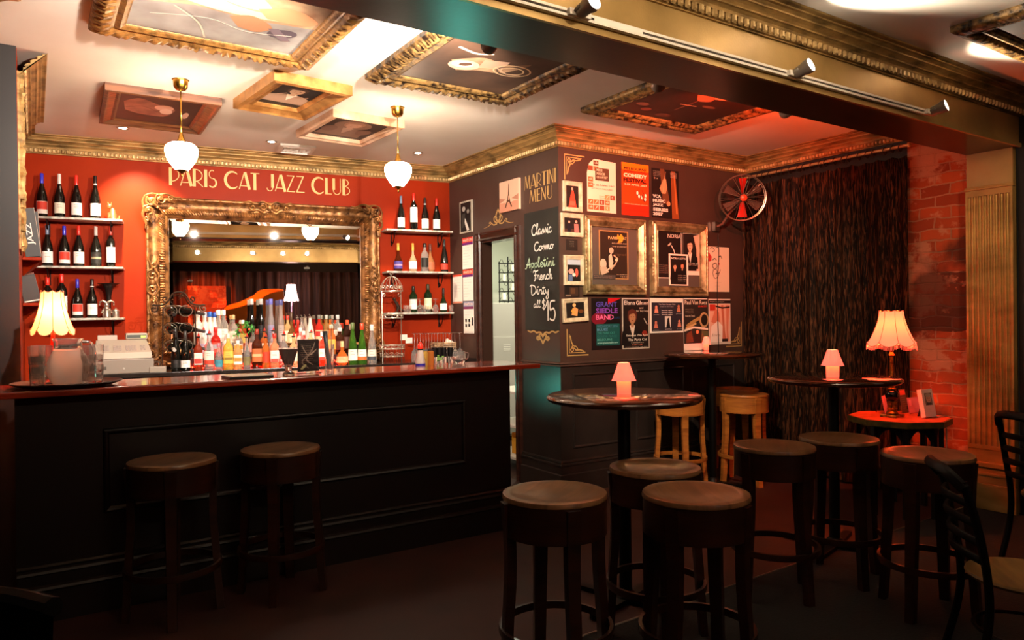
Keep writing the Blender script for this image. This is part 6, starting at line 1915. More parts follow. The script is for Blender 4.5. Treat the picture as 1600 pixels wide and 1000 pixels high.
def table_lamp(name, lb, loc, rt, rb, zb, zt, shm, base_fn, lightcol, power, fringe=None, scal=8):
    root = thing(name, lb, 'table lamp', loc, 0)
    mb = MB(); base_fn(mb, zb); mb.build('base', [base_fn.m], root)
    mb = MB(); nseg = 48
    def R_(t, k):
        a_ = (k % (nseg // scal)) / (nseg // scal)
        fl = 1 - .008 * math.sin(PI * a_)
        return (rt + (rb - rt) * (t ** 1.7)) * fl
    def Z_(t, k):
        a_ = (k % (nseg // scal)) / (nseg // scal)
        return zt - (zt - zb) * t + (.018 * math.sin(PI * a_) * t ** 6 * -1) + (.012 if t > .99 and a_ in (0,) else 0) + (.01 * (1 - math.sin(PI * a_)) if t < .01 else 0)
    mb.grid(lambda u, v: (R_(v, int(round(u * nseg))) * math.cos(2 * PI * u), R_(v, int(round(u * nseg))) * math.sin(2 * PI * u), Z_(v, int(round(u * nseg)))), nseg, 12)
    sh = mb.build('lamp_shade', [shm], root)
    mb = MB()
    for k in range(0, nseg, nseg // scal):
        mb.tube([((R_(t / 8, k) + .001) * math.cos(2 * PI * k / nseg), (R_(t / 8, k) + .001) * math.sin(2 * PI * k / nseg), Z_(t / 8, k)) for t in range(9)], .0016, 4)
    mb.tube([(R_(0, k) * math.cos(2 * PI * k / nseg), R_(0, k) * math.sin(2 * PI * k / nseg), Z_(0, k)) for k in range(nseg)], .002, 4, closed=True)
    mb.tube([(R_(1, k) * math.cos(2 * PI * k / nseg), R_(1, k) * math.sin(2 * PI * k / nseg), Z_(1, k)) for k in range(nseg)], .002, 4, closed=True)
    mb.build('seams', [mat('shade_binding_' + name[:4], '#a86a48', .8)], sh)
    if fringe:
        mb = MB()
        for k in range(120):
            a_ = 2 * PI * k / 120; kk = int(round(k / 120 * nseg)) % nseg
            mb.tube([(R_(1, kk) * math.cos(a_), R_(1, kk) * math.sin(a_), Z_(1, kk)), ((R_(1, kk) + .002) * math.cos(a_), (R_(1, kk) + .002) * math.sin(a_), Z_(1, kk) - .028)], .0018, 3)
        mb.build('bead_fringe', [fringe], sh)
    light('lamp_bulb', 'POINT', Vector(loc) + Vector((0, 0, zb + (zt - zb) * .5)), power, lightcol, root, .03)
    return root


def base1(mb, zb):
    mb.lathe([(1e-4, 0), (.05, 0), (.052, .01), (.03, .02), (.014, .03), (.02, .05), (.012, .065), (.03, .08), (.012, .095), (.009, .11), (.009, zb + .06), (1e-4, zb + .06)], 20)


base1.m = mat('red_cut_glass', '#c82a18', .1, trans=.5, ior=1.4)
pl = bar_pt(84, 4.5)
pl.x = at(83, 560, 1, 4.5).x
zt_ = pxz(pl, 457) - BZ; zb_ = pxz(pl, 519) - BZ
table_lamp('bar_lamp', 'table lamp with flared cream shade and red glass base behind the tray', pl, .05, .1, zb_, zt_, M_SHADE, base1, '#ff8048', K_LAMP * 1.3)

# bar mat, dessert glass, menu stand, straws, shaker, jars
p0 = bar_pt(352, 4.2); p1 = bar_pt(420, 4.2)
root = thing('bill_folder', 'closed pale grey folder with dark edge lying on the bar', 'folder', (p0 + p1) / 2, .02)
L = (p1 - p0).length
mb = MB(); mb.bbox((-L / 2, -.1, 0), (L / 2, .1, .014), .003); mb.build('cover', [M_BLACKP], root)
mb = MB(); mb.box((-L / 2 + .012, -.094, .014), (L / 2 - .004, .094, .0155)); mb.build('page', [mat('grey_card', '#a89c8c', .6)], root)

p = bar_pt(451, 4.25)
hg = pxz(p, 543) - BZ
root = thing('dessert_glass', 'tall tapered glass filled with dark drink on the bar', 'glass', p, 0)
mb = MB(); mb.lathe([(1e-4, 0), (.034, 0), (.036, .006), (.02, .02), (.018, .035), (.026, .05), (.06, hg), (.056, hg), (.022, .055), (1e-4, .045)], 10, sm=False); mb.build('glass_body', [M_TUMB], root)
mb = MB(); mb.lathe([(1e-4, .056), (.0225, .058), (.054, hg - .008), (1e-4, hg - .008)], 20); mb.build('dark_drink', [mat('stout_black', '#100a08', .1)], root)

p0 = bar_pt(464, 4.3); p1 = bar_pt(500, 4.3); L = (p1 - p0).length; hg = pxz(p0, 528) - BZ
a = Art(L - .01, hg - .02, base='#3c3230', thick=.002); random.seed(8)
for k in range(10):
    a.text(random.choice(('champagne', 'sparkling', 'cocktails', 'chablis', 'whisky sour')), .1 + .1 * random.random(), .84 - k * .065, .6 + .3 * random.random(), .875 - k * .065, '#a89080')
a.line(smooth([(.2, .8), (.5, .5), (.9, .7), (.4, .4), (.7, .2)]), .003, '#9a8470'); a.line(smooth([(.8, .9), (.6, .6), (.2, .3), (.5, .1)]), .003, '#8a7664'); a.poly(smooth([(.1, .08), (.3, .22), (.4, .18), (.2, .06)]), '#8a8458')
root = thing('menu_holder', 'clear upright stand with a dark drinks menu on the bar', 'menu stand', (p0 + p1) / 2, .0)
s_ = a.build('menu_card', root); s_.location = (0, .003, hg / 2)
mb = MB(); mb.box((-L / 2, -.0035, 0), (L / 2, -.0015, hg)); mb.box((-L / 2, .0045, 0), (L / 2, .0065, hg)); mb.box((-L / 2, -.03, 0), (L / 2, .03, .003)); mb.build('acrylic_stand', [mat('clear_acrylic', '#ffffff', .02, trans=1, ior=1.1)], root)

p = bar_pt(515, 4.35)
hg = pxz(p, 538) - BZ
root = thing('straw_glass', 'narrow glass holding a bundle of black straws on the bar', 'glass', p, 0)
mb = MB(); mb.lathe([(1e-4, 0), (.026, 0), (.03, hg), (.028, hg), (.024, .014), (1e-4, .012)], 18); mb.build('glass_body', [M_TUMB], root)
mb = MB(); random.seed(4)
for k in range(16):
    mb.tube([(random.uniform(-.012, .016), random.uniform(-.014, .014), .014), (-.03 + random.uniform(-.012, .012), random.uniform(-.016, .016), hg * 1.5)], .003, 6)
mb.tube([(.01, 0, .01), (.014, 0, hg * 1.7)], .002, 5)
mb.build('black_straws', [M_BLACKP], root)

yb = 4.47
p = bar_pt(657, yb)
root = thing('sauce_shaker', 'clear conical shaker with red top at the right end of the bar', 'shaker', p, 0)
hg = pxz(p, 547) - BZ
mb = MB(); mb.lathe([(1e-4, .012), (.032, .012), (.034, .02), (.02, hg * .9), (.018, hg)], 18); mb.build('shaker_body', [mat('milky_glass', '#e0d0c4', .3, trans=.5)], root)
mb = MB(); mb.lathe([(1e-4, 0), (.034, 0), (.034, .012), (1e-4, .012)], 18); mb.build('blue_foot', [mat('blue_rubber', '#1c1c84', .5)], root)
mb = MB(); mb.lathe([(.02, hg), (.021, hg + .008), (.018, hg + .01)], 16, 0); mb.lathe([(.018, hg + .01), (.02, hg + .03), (.012, hg + .045), (.004, hg + .055)], 12, 1); mb.build('top', [M_BLACKP, mat('red_pourer_plastic', '#e02818', .35)], root)
for xp, c, w_, top, lb, capc in ((664, '#a8843c', .022, 549, 'slim jar of olive brown garnish beside the shaker', None), (673, '#a8642c', .024, 547, 'slim jar of amber syrup with dark cap on the bar end', '#1c1418')):
    p = bar_pt(xp, yb); hg = pxz(p, top) - BZ
    root = thing('garnish_jar', lb, 'jar', p, 0, 'garnish jars on the bar end')
    mb = MB(); mb.lathe([(1e-4, 0), (w_, 0), (w_, hg * .9), (w_ * .8, hg * .93), (w_ * .8, hg)], 16); mb.build('jar_body', [mat('jar_' + c[1:], c, .15, trans=.3)], root)
    if capc:
        mb = MB(); mb.lathe([(w_ * .9, hg * .98), (w_ * .9, hg * 1.06), (1e-4, hg * 1.07)], 16); mb.build('cap', [mat('cap_' + capc[1:], capc, .4)], root)
for k, (xp, lb) in enumerate(((679, 'first black canister after the garnish jars'), (686.5, 'second black canister, above the sprig of mint'), (693.5, 'third black canister in the row on the bar end'), (703.5, 'fourth black canister, nearest the glass jug'))):
    p = bar_pt(xp, yb + .03); hg = pxz(p, 543) - BZ
    root = thing('black_canister', lb, 'canister', p, 0, 'black canisters on the bar end')
    mb = MB(); mb.lathe([(1e-4, .05), (.019, .05), (.021, hg), (.019, hg), (.018, hg - .01), (1e-4, hg - .012)], 14); mb.build('canister_body', [M_BLACKP], root)
    mb = MB(); mb.lathe([(1e-4, 0), (.018, 0), (.02, .05), (1e-4, .05)], 14); mb.build('glass_foot', [M_TUMB], root)
    if k == 1:
        mb = MB(); random.seed(6)
        for q in range(12):
            a_ = random.uniform(0, 6.28); mb.ball((.022 * math.cos(a_), -.012 - .012 * random.random(), .03 + random.uniform(-.015, .03)), .009, 0, 6, 1, .4, .7)
        o = mb.build('mint_sprig', [mat('mint_leaf', '#5c8c2c', .5)], None, p, 0); tag(o, 'small green mint sprig at the foot of the second black canister', 'garnish')
p = bar_pt(717, yb); hg = pxz(p, 549) - BZ
root = thing('glass_jug', 'clear squat glass jug at the end of the row of canisters', 'jug', p, 0)
mb = MB(); mb.lathe([(1e-4, 0), (.038, 0), (.05, .03), (.05, hg * .7), (.042, hg), (.04, hg), (.046, hg * .7), (.046, .03), (1e-4, .008)], 18); mb.build('jug_body', [M_TUMB], root)
mb = MB(); mb.tube(smooth([(.045, 0, hg * .9), (.075, 0, hg * .8), (.07, 0, hg * .4), (.048, 0, hg * .3)]), .005, 6); mb.build('handle', [M_TUMB], root)
# upturned wine glasses on the back counter
gl = 0
proto = None
for r_, (out, xs) in enumerate(((.36, (648, 657, 666, 675, 684, 693, 702, 711, 719)), (.27, (652, 661, 670, 679, 688, 697, 706)))):
    for k, xp in enumerate(xs):
        p = on_back(xp, out, CZ)
        lb = 'upturned wine glass, %s from the left in the %s row right of the display stand' % (('first', 'second', 'third', 'fourth', 'fifth', 'sixth', 'seventh', 'eighth', 'ninth')[k], ('front', 'rear')[r_])
        if proto is None:
            hgl = pxz(p, 521) - CZ
            proto = thing('wine_glass', lb, 'wine glass', p, 0, 'upturned wine glasses on the back counter')
            mb = MB(); mb.lathe([(.028, 0), (.033, .03), (.034, .06), (.026, .095), (.008, .115)], 18); mb.build('bowl', [M_TUMB], proto)
            mb = MB(); mb.lathe([(.008, .115), (.004, .13), (.0038, hgl - .015), (.008, hgl - .006)], 10); mb.build('stem', [M_TUMB], proto)
            mb = MB(); mb.lathe([(.008, hgl - .006), (.03, hgl - .002), (.032, hgl), (1e-4, hgl + .001)], 20); mb.build('foot', [M_TUMB], proto)
        else:
            copy_thing(proto, p, k * .3, lb)
# basket with papers near the doorway
p = on_back(735, .3, CZ) if False else BACK.pt(3.3, CZ, .42)
root = thing('black_appliance', 'low black appliance at the right end of the back counter', 'appliance', BACK.pt(3.36, CZ, .43), BACK.rot)
mb = MB(); mb.bbox((-.12, -.1, 0), (.12, .1, .075), .01); mb.build('body', [M_BLACKP], root)
mb = MB(); mb.bbox((-.12, -.1, .0755), (.12, .1, .085), .004); mb.build('lid', [M_STEEL], root)
root = thing('wicker_basket', 'woven paper basket beside the door frame above the black appliance', 'basket', BACK.pt(3.46, CZ, .2), BACK.rot)
mb = MB()
for k in range(8):
    mb.tube([((.11) * (1 if q in (1, 2) else -1), (.07) * (1 if q > 1 else -1), .012 + k * .021) for q in range(4)], .009, 5, closed=True)
mb.box((-.105, -.065, 0), (.105, .065, .006)); mb.build('weave', [noisy('wicker', '#b8946c', '#6a4a30', (30, 30, 30), .7)], root)
mb = MB(); mb.x = Matrix.Rotation(.5, 4, 'Y'); mb.box((-.07, -.02, .12), (.04, -.018, .2)); mb.box((-.05, .01, .11), (.06, .012, .19)); mb.build('papers', [M_PAPER], root)

# ================================================================== STORE ROOM THINGS
root = thing('store_fridge', 'tall grey beige fridge cabinet seen through the doorway', 'fridge', (4.86, 7.4, 0), -.5)
mb = MB(); mb.bbox((-.33, -.3, .05), (.33, .3, 1.62), .012); mb.build('cabinet', [mat('fridge_enamel', '#a8a296', .4)], root)
mb = MB(); mb.bbox((-.325, -.32, .08), (.325, -.302, 1.22), .006); d = mb.build('door', [mat('fridge_enamel', '#a8a296', .4)], root)
mb = MB()
for x in (-.12, .04):
    for k in range(4): mb.box((x, -.324, 1.06 + k * .02), (x + .08, -.32, 1.068 + k * .02))
mb.build('louvres', [mat('louvre_light', '#d8d4c8', .4)], d)
root = thing('candle_rack', 'black wrought iron rack of white pillar candles above the fridge', 'candle rack', (4.88, 7.4, 1.625), -.35)
mb = MB()
for x in (-.16, -.05, .06, .17):
    mb.tube([(x, 0, 0), (x, 0, .5 + (.06 if x in (-.05, .06) else 0))], .007, 5)
for k in range(5):
    mb.tube([(-.17, 0, .02 + k * .115), (.18, 0, .02 + k * .115)], .006, 5)
    for x in (-.16, -.05, .06):
        mb.tube([(x, 0, .02 + k * .115 + .1 * t / 6) if False else (x + .11 * t / 6, .0, .02 + k * .115 + .05 * math.sin(t * PI / 3)) for t in range(7)], .003, 4)
mb.build('iron_frame', [M_IRON], root)
for k in range(4):
    for j, x in enumerate((-.11, .0, .11)):
        if (k + j) % 2 == 0:
            mb = MB(); mb.lathe([(1e-4, 0), (.034, 0), (.036, .004), (.001, .006)], 12, 0); mb.lathe([(.026, .005), (.026, .085), (1e-4, .086)], 14, 1)
            c_ = mb.build('candle', [M_IRON, mat('candle_wax', '#f0ead8', .5)], root); c_.location = (x, -.03, .03 + k * .115)
root = thing('store_shelf_unit', 'white shelf unit low in the store room holding a yellow box', 'shelving', (3.9, 5.95, 0), 0)
mb = MB()
for z in (.1, .4, .72):
    mb.bbox((-.12, -.3, z), (.3, .3, z + .025), .003)
for x, y in ((-.11, -.29), (.29, -.29), (-.11, .29), (.29, .29)):
    mb.box((x - .01, y - .01, 0), (x + .01, y + .01, .9))
mb.build('shelves', [M_WHITEP], root)
mb = MB(); mb.bbox((-.09, -.14, 0), (.09, .14, .2), .004); mb.box((-.05, -.142, .05), (.05, -.14, .15), 1)
o = mb.build('carton', [mat('yellow_carton', '#e0a030', .6), mat('carton_dark', '#2c2420', .6)], None, (3.98, 5.8, .126), 0); tag(o, 'yellow carton on the low store room shelf', 'carton')
mb = MB(); mb.ball((0, 0, .11), .11, 0, 12, 1, 1, 1)
o = mb.build('dark_bag', [mat('dark_bag_cloth', '#38382c', .8)], None, (4.0, 5.8, .426), 0); tag(o, 'dark olive bag on the middle store room shelf', 'bag')
# ================================================================== FURNITURE
def stool_parts(root, wood, seat, r=.205, h=.77, ap=.155):
    mb = MB(); mb.lathe([(1e-4, h - .017), (r * .4, h - .016), (r * .62, h - .011), (r * .78, h - .003), (r * .9, h), (r * .985, h - .003), (r, h - .012), (r, h - .02), (1e-4, h - .02)], 40); mb.build('seat', [seat], root)
    mb = MB(); mb.lathe([(r - .014, h - .02), (r - .004, h - .021), (r - .003, h - ap), (r - .016, h - ap), (r - .016, h - .021)], 40); mb.build('apron', [wood], root)
    for k in range(4):
        a_ = PI / 4 + k * PI / 2
        mb = MB()
        n = 12
        secs = []
        for q in range(n + 1):
            t = q / n; z = (h - .028) * (1 - t)
            rad = (r - .012) + (.02 * max(0, t - .55) ** 1.5 * 3) - (.012 * math.sin(PI * min(1, t / .6)))
            w_ = .031 - .008 * t; d_ = .016 - .002 * t
            secs.append([(rad - d_, -w_, z), (rad + .02, -w_ * .85, z), (rad + .02, w_ * .85, z), (rad - d_, w_, z)])
        mb.x = Matrix.Rotation(a_, 4, 'Z')
        ids = [mb.addv(s_) for s_ in secs]
        for q in range(n):
            for c in range(4):
                mb.face((ids[q] + c, ids[q + 1] + c, ids[q + 1] + (c + 1) % 4, ids[q] + (c + 1) % 4))
        mb.face([ids[0] + c for c in range(4)]); mb.face([ids[n] + c for c in (3, 2, 1, 0)])
        mb.build('leg', [wood], root)
    mb = MB(); mb.lathe([(r + .004, .228), (r + .018, .228), (r + .020, .243), (r + .018, .258), (r + .004, .258), (r + .004, .228)], 40); mb.build('foot_ring', [wood], root)


first = {}
GS = 'round wooden bar stools'
for (x, y, rot, kind, lb, g) in (
    (1.69, 2.28, .5, 'd', 'dark round bar stool left of the near high table, nearest the bar', GS),
    (2.125, 1.955, 1.1, 'd', 'dark round bar stool in front of the near high table, closest to the camera', GS),
    (2.345, 2.40, .2, 'd', 'dark round bar stool just behind the pole of the near high table', GS),
    (3.22, 2.42, .7, 'd', 'dark round bar stool left of the far right high table', GS),
    (3.70, 2.36, .35, 'd', 'dark round bar stool directly behind the pole of the right high table', GS),
    (3.62, 1.845, .9, 'd', 'dark round bar stool with red glow on its seat, right of the right high table', GS),
    (.565, 3.925, .6, 'd', 'left dark stool tucked under the front bar', GS),
    (1.095, 3.925, .3, 'd', 'right dark stool tucked under the front bar', GS),
    (5.12, 4.15, .5, 't', 'honey coloured bar stool right of the wall table pole', 'honey coloured bar stools at the wall table'),
    (4.58, 4.38, .2, 't', 'honey coloured bar stool left of the wall table pole', 'honey coloured bar stools at the wall table'),
    (5.42, 4.485, 1.0, 't', 'honey coloured bar stool hidden behind another in the curtain corner', 'honey coloured bar stools at the wall table')):
    if kind not in first:
        r0 = thing('bar_stool', lb, 'stool', (x, y, 0), rot, g)
        stool_parts(r0, M_STOOL if kind == 'd' else M_TAN, M_SEAT if kind == 'd' else M_TAN)
        first[kind] = r0
    else:
        copy_thing(first[kind], (x, y, 0), rot, lb, g)


def high_table(x, y, z, r, lb, base=True):
    root = thing('high_table', lb, 'table', (x, y, 0), .3, 'round lacquered high tables')
    mb = MB(); mb.lathe([(1e-4, z - .034), (r - .03, z - .034), (r - .012, z - .03), (r - .002, z - .02), (r, z - .012), (r - .006, z - .004), (r - .012, z), (1e-4, z)], 72); mb.build('table_top', [M_TTOP], root)
    mb = MB(); mb.lathe([(.032, .02), (.032, z - .06), (.1, z - .05), (.1, z - .034)], 20); mb.build('pole', [M_IRON], root)
    mb = MB()
    for k in range(4):
        mb.x = Matrix.Rotation(k * PI / 2, 4, 'Z'); mb.vprism([(0, -.035), (.3, -.022), (.31, 0), (.3, .022), (0, .035)], .003, .028)
    mb.x = Matrix.Identity(4); mb.lathe([(.06, .02), (.045, .05), (.033, .06)], 20)
    mb.build('cross_base', [M_IRON], root)


high_table(2.50, 2.775, 1.05, .392, 'high round table in the centre, nearest the camera, with a red candle lamp')
high_table(4.15, 2.68, 1.055, .388, 'high round table at right under the beam with a red candle lamp')
zT3 = 1.125
high_table(4.86, 4.27, zT3, .41, 'high round table against the poster wall below the leg poster')

M_RGL = mat('red_frosted_glass', '#f4b4a4', .5, emis='#ff9c8c', es=.42); M_RGL2 = mat('pink_frosted_glass', '#f0a088', .5, emis='#ff9080', es=.42); translucent(M_RGL, .5, '#ff8a6a'); translucent(M_RGL2, .6, '#ffb48c')
M_FLAME = mat('candle_glow', '#ffe0a0', .5, emis='#ffb060', es=5)


def candle(xp, base_y, topy, wpx, tx, ty, tz, lb):
    p = at(xp, base_y, 2, tz)
    sc = (CAM - p).length / FPX
    h = (pxz(p, topy) - tz); r = wpx * sc / 2
    root = thing('candle_lamp', lb, 'candle lamp', p, 0, 'red glass candle lamps on the high tables')
    mb = MB(); mb.lathe([(1e-4, .003), (r * .52, .003), (r * .55, 0), (r * .57, h * .46), (r * .53, h * .46), (r * .5, .008)], 24); mb.build('glass_cup', [M_RGL2], root)
    mb = MB(); mb.lathe([(r, h * .42), (r * .9, h * .46), (r * .46, h * .98), (r * .3, h)], 28); mb.lathe([(r * .97, h * .42), (r * .44, h * .97)], 28); mb.build('lamp_shade', [M_RGL], root)
    mb = MB(); mb.ball((0, 0, h * .42), r * .52, 0, 10, 1, 1, .8); mb.build('candle_flame', [M_FLAME], root)
    light('candle_light', 'POINT', p + Vector((0, 0, h * .72)), .5, '#ffa070', root, .012)


candle(975, 615, 566, 38, 2.5, 2.77, 1.05, 'red candle lamp on the central high table')
candle(1301, 589, 546, 31, 4.15, 2.68, 1.055, 'red candle lamp on the right high table')
candle(1103.5, 547, 526, 14, 4.86, 4.27, zT3, 'small pinkish candle lamp on the wall table')

# octagonal side table with lamp
OX, OY, OZ = 5.30, 2.90, .69
root = thing('octagonal_table', 'low octagonal leather-topped table beside the brick wall', 'table', (OX, OY, 0), .25)
oc = lambda r, o_=PI / 8: [(r * math.cos(o_ + k * PI / 4), r * math.sin(o_ + k * PI / 4)) for k in range(8)]
mb = MB(); mb.vprism(oc(.345), OZ - .045, OZ - .003); mb.build('table_top', [noisy('dark_green_gilt_edge', '#2c3018', '#5c4c20', (20, 20, 20), .4)], root)
mb = MB(); mb.vprism(oc(.335), OZ - .003, OZ); mb.build('leather_inset', [noisy('tan_leather_inset', '#b8502c', '#8a3c20', (8, 8, 8), .42)], root)
mb = MB()
for k in range(8):
    a_ = PI / 8 + k * PI / 4; b_ = a_ + PI / 4; P0 = Vector((.27 * math.cos(a_), .27 * math.sin(a_))); P1 = Vector((.27 * math.cos(b_), .27 * math.sin(b_)))
    m_ = 10
    pts = [(P0.lerp(P1, t / m_).x, P0.lerp(P1, t / m_).y, OZ - .2 + .13 * math.sin(PI * t / m_)) for t in range(m_ + 1)]
    i = mb.addv(pts + [(p[0], p[1], OZ - .046) for p in pts])
    for t in range(m_): mb.face((i + t, i + t + 1, i + m_ + 2 + t, i + m_ + 1 + t))
mb.build('arched_apron', [M_BLACKP], root)
for k in range(8):
    a_ = PI / 8 + k * PI / 4
    mb = MB(); mb.x = Matrix.Translation((.27 * math.cos(a_), .27 * math.sin(a_), 0)) @ Matrix.Rotation(a_, 4, 'Z'); mb.bbox((-.015, -.02, 0), (.015, .02, OZ - .046), .004); mb.build('leg', [M_BLACKP], root)


def base2(mb, zb):
    mb.bbox((-.06, -.06, 0), (.06, .06, .018), .004)
    mb.lathe([(.04, .018), (.042, .03), (.028, .045), (.036, .06), (.02, .075), (.024, .1), (.014, .115)], 20)
    mb.lathe([(.014, .2), (.03, .205), (.016, .215), (.026, .23), (.016, .245), (.012, .27), (.012, zb - .09), (.022, zb - .085), (.012, zb - .06), (.03, zb - .02), (.008, zb), (.008, zb + .08), (1e-4, zb + .08)], 20)
    for k in range(8):
        mb.tube([(.026 * math.cos(k * PI / 4 + t * .1), .026 * math.sin(k * PI / 4 + t * .1), .02 + .09 * t / 5) for t in range(6)], .006, 5)


base2.m = noisy('ornate_brass', '#b88838', '#6a4414', (40, 40, 40), .35, .85)
pl = at(1394, 651, 2, OZ)
zt_ = pxz(pl, 487) - OZ; zb_ = pxz(pl, 537) - OZ
translucent(mat('rose_lampshade', '#f4c8a0', .8, emis='#ff7c60', es=.5), .08, '#ffb090')
rl = table_lamp('fringed_lamp', 'fringed cream and pink table lamp with black ball base by the brick wall', pl, .082, .165, zb_, zt_, M_SHADEH if False else mat('rose_lampshade', '#f4c8a0', .8, emis='#ff9468', es=.5), base2, '#ff5c28', K_LAMP * 2.2, mat('pink_beads', '#f09080', .4, emis='#ff5038', es=.8), 8)
mb = MB(); mb.ball((0, 0, .157), .046, 0, 20); mb.build('glass_ball', [mat('black_glass_ball', '#0a0808', .05)], rl)
# frames and cards on the octagonal table


def tilted(name, lb, cat, xp, yb, w, h, yaw, painter, base, thick=.01, back=.18, frame=None, dz=0):
    p = at(xp, yb, 2, OZ); p.z += .0015
    root = thing(name, lb, cat, p, yaw)
    a = Art(w, h, base=base, thick=thick); painter(a)
    R = Matrix.Rotation(-back, 4, 'X')
    o = a.build('panel', root); o.rotation_euler = (-back, 0, 0); o.location = (0, thick * .5, h / 2 * math.cos(back))
    mb = MB(); mb.box((-.01, 0, 0), (.01, .004, h * .8)); s_ = mb.build('strut', [M_BLACKP], root); s_.location = (0, .06, 0); s_.rotation_euler = (.3, 0, 0)
    return root


def pm(a):
    a.rect(.06, .06, .94, .92, '#b8748c'); a.rect(.1, .5, .3, .88, '#d88aa8')
    for k in range(4): a.text('drinks', .5, .3 - k * .07, .86, .34 - k * .07, '#7a4a58')


def pp(a):
    a.rect(.2, .42, .84, .86, '#8a7a6a'); a.ell(.52, .66, .22, .15, '#d8a88c'); a.poly([(.2, .42), (.84, .42), (.7, .5), (.36, .52)], '#4a3c34'); a.ell(.52, .78, .24, .07, '#b8a898'); a.ell(.46, .67, .03, .015, '#4a3028'); a.ell(.6, .67, .03, .015, '#4a3028', same=True); a.ell(.53, .58, .07, .012, '#8a4038', same=True)
    for k in range(3): a.text('in loving memory', .2, .3 - k * .06, .8, .33 - k * .06, '#c8a8a0')


def pdp(a):
    a.rect(.1, .75, .9, .96, '#c84838')
    for k in range(6): a.text('cocktail list', .16, .64 - k * .09, .8, .68 - k * .09, '#8a7a74')


tilted('photo_block', 'white upright plastic block with a portrait photo on the octagonal table', 'photo display', 1448, 652, .125, .2, -.1, pp, '#f0dcd4', .035)
tilted('pink_menu_card', 'pink menu card in a clear stand left of the lamp base', 'menu card', 1383, 645, .11, .13, .3, pm, '#c8788c', .004)
tilted('pink_menu_card', 'pink menu card lying back between the lamp and the photo block', 'menu card', 1428, 646, .12, .12, -.2, pm, '#a86880', .004)
tilted('drinks_flyer', 'tall dark flyer with a red heading right behind the lamp base', 'flyer', 1412, 645, .09, .18, 0, pdp, '#4a3c38', .003)
# white cable hanging off the table
mb = MB(); q = at(1462, 652, 2, OZ + .004)
mb.tube(smooth([q, q + Vector((.04, -.02, .0)), q + Vector((.075, -.035, -.06)), q + Vector((.085, -.03, -.25)), q + Vector((.07, -.02, -.45)), q + Vector((.1, 0, -.65))]), .0035, 6)
o = mb.build('power_cable', [M_WHITEP]); tag(o, 'thin white cable hanging from the octagonal table edge', 'cable')


# ================================================================== CHAIRS
def cafe_chair(loc, rot, lb):
    root = thing('cafe_chair', lb, 'chair', loc, rot, 'dark bentwood cafe chairs')
    mb = MB(); mb.lathe([(1e-4, .452), (.14, .45), (.19, .457), (.208, .455), (.212, .445), (.205, .432), (1e-4, .432)], 40); mb.build('seat', [noisy('worn_tan_seat', '#8a6a3c', '#5c4424', (3, 18, 3), .4)], root)
    M_ = mat('black_chair_lacquer', '#060404', .5, spec=.15)
    for s_ in (-1, 1):
        mb = MB(); mb.tube(smooth([(s_ * .15, -.15, .43), (s_ * .17, -.17, .22), (s_ * .2, -.2, 0)]), [.018, .018, .018, .018, .017, .017, .016, .015, .014, .014, .014][:11], 8); mb.build('leg', [M_], root)
        mb = MB(); pts = smooth([(s_ * .2, .24, 0), (s_ * .185, .19, .25), (s_ * .18, .185, .45), (s_ * .185, .22, .7), (s_ * .17, .265, .9)]); mb.tube(pts, .016, 8); mb.build('leg', [M_], root)
    mb = MB(); mb.tube(smooth([(-.175, .262, .87), (-.12, .31, .93), (0, .33, .945), (.12, .31, .93), (.175, .262, .87)]), .02, 8, flat=1.3); mb.build('top_rail', [M_], root)
    for z in (.56, .64, .72, .8):
        mb = MB(); mb.tube(smooth([(-.18, .2 + (z - .5) * .12, z), (0, .25 + (z - .5) * .12, z + .01), (.18, .2 + (z - .5) * .12, z)]), .011, 6, flat=1.8); mb.build('back_slat', [M_], root)
    mb = MB(); mb.tube([(.19 * math.cos(2 * PI * k / 28), .18 * math.sin(2 * PI * k / 28), .2) for k in range(28)], .009, 6, closed=True); mb.build('ring_stretcher', [M_], root)
    return root


c1 = cafe_chair((3.3, 1.30, 0), .75, 'dark bentwood chair at the lower right with a worn tan seat, back towards the stool')
c1.rotation_euler = (0, 0, math.radians(40)); c1.scale = (1, 1, .88)
c2 = copy_thing(c1, (4.78, 1.68, 0), PI * .36, 'dark bentwood chair cut by the right edge, near the gilded pilaster'); c2.scale = (1, 1, .93)
# black chair top at the lower left corner
q = at(40, 985, 1, 1.25)
root = thing('black_tub_chair', 'black chair back just entering the lower left corner', 'chair', (-.28, 1.42, 0), 0)
mb = MB()
zt = at(83, 967, 1, 1.25).z
pts = smooth([(-.28, -.05, zt - .02), (-.2, .04, zt - .01), (0, .08, zt - .012), (.2, .02, zt - .004), (.3, -.12, zt)])
mb.tube(pts, .016, 8)
n = len(pts)
i = mb.addv([p for p in pts] + [(p[0] * .92, p[1] * .8 - .02, .46) for p in pts] + [(p[0] * .92, p[1] * .8 - .07, .46) for p in pts] + [(p[0], p[1] - .04, p[2]) for p in pts])
for r_ in range(3):
    for k in range(n - 1):
        mb.face((i + r_ * n + k, i + r_ * n + k + 1, i + (r_ + 1) * n + k + 1, i + (r_ + 1) * n + k), 0, True)
mb.build('backrest', [mat('black_vinyl', '#0a0b0b', .18, coat=.6)], root)
mb = MB(); mb.bbox((-.26, -.5, .38), (.26, -.04, .46), .03); mb.build('seat', [mat('black_vinyl', '#0a0b0b', .18, coat=.6)], root)
for x in (-.22, .22):
    for y in (-.45, -.08):
        mb = MB(); mb.tube([(x, y, .38), (x * 1.08, y * 1.04, 0)], .016, 8); mb.build('leg', [M_IRON], root)

# ================================================================== CURTAIN, FAN
rod_y0, rod_y1 = 4.60, 3.09
root = thing('velvet_curtain', 'full height dark brown crushed velvet curtain between poster wall and bricks', 'curtain', (5.871, 0, 0), 0)
mb = MB()
ztop = 2.70


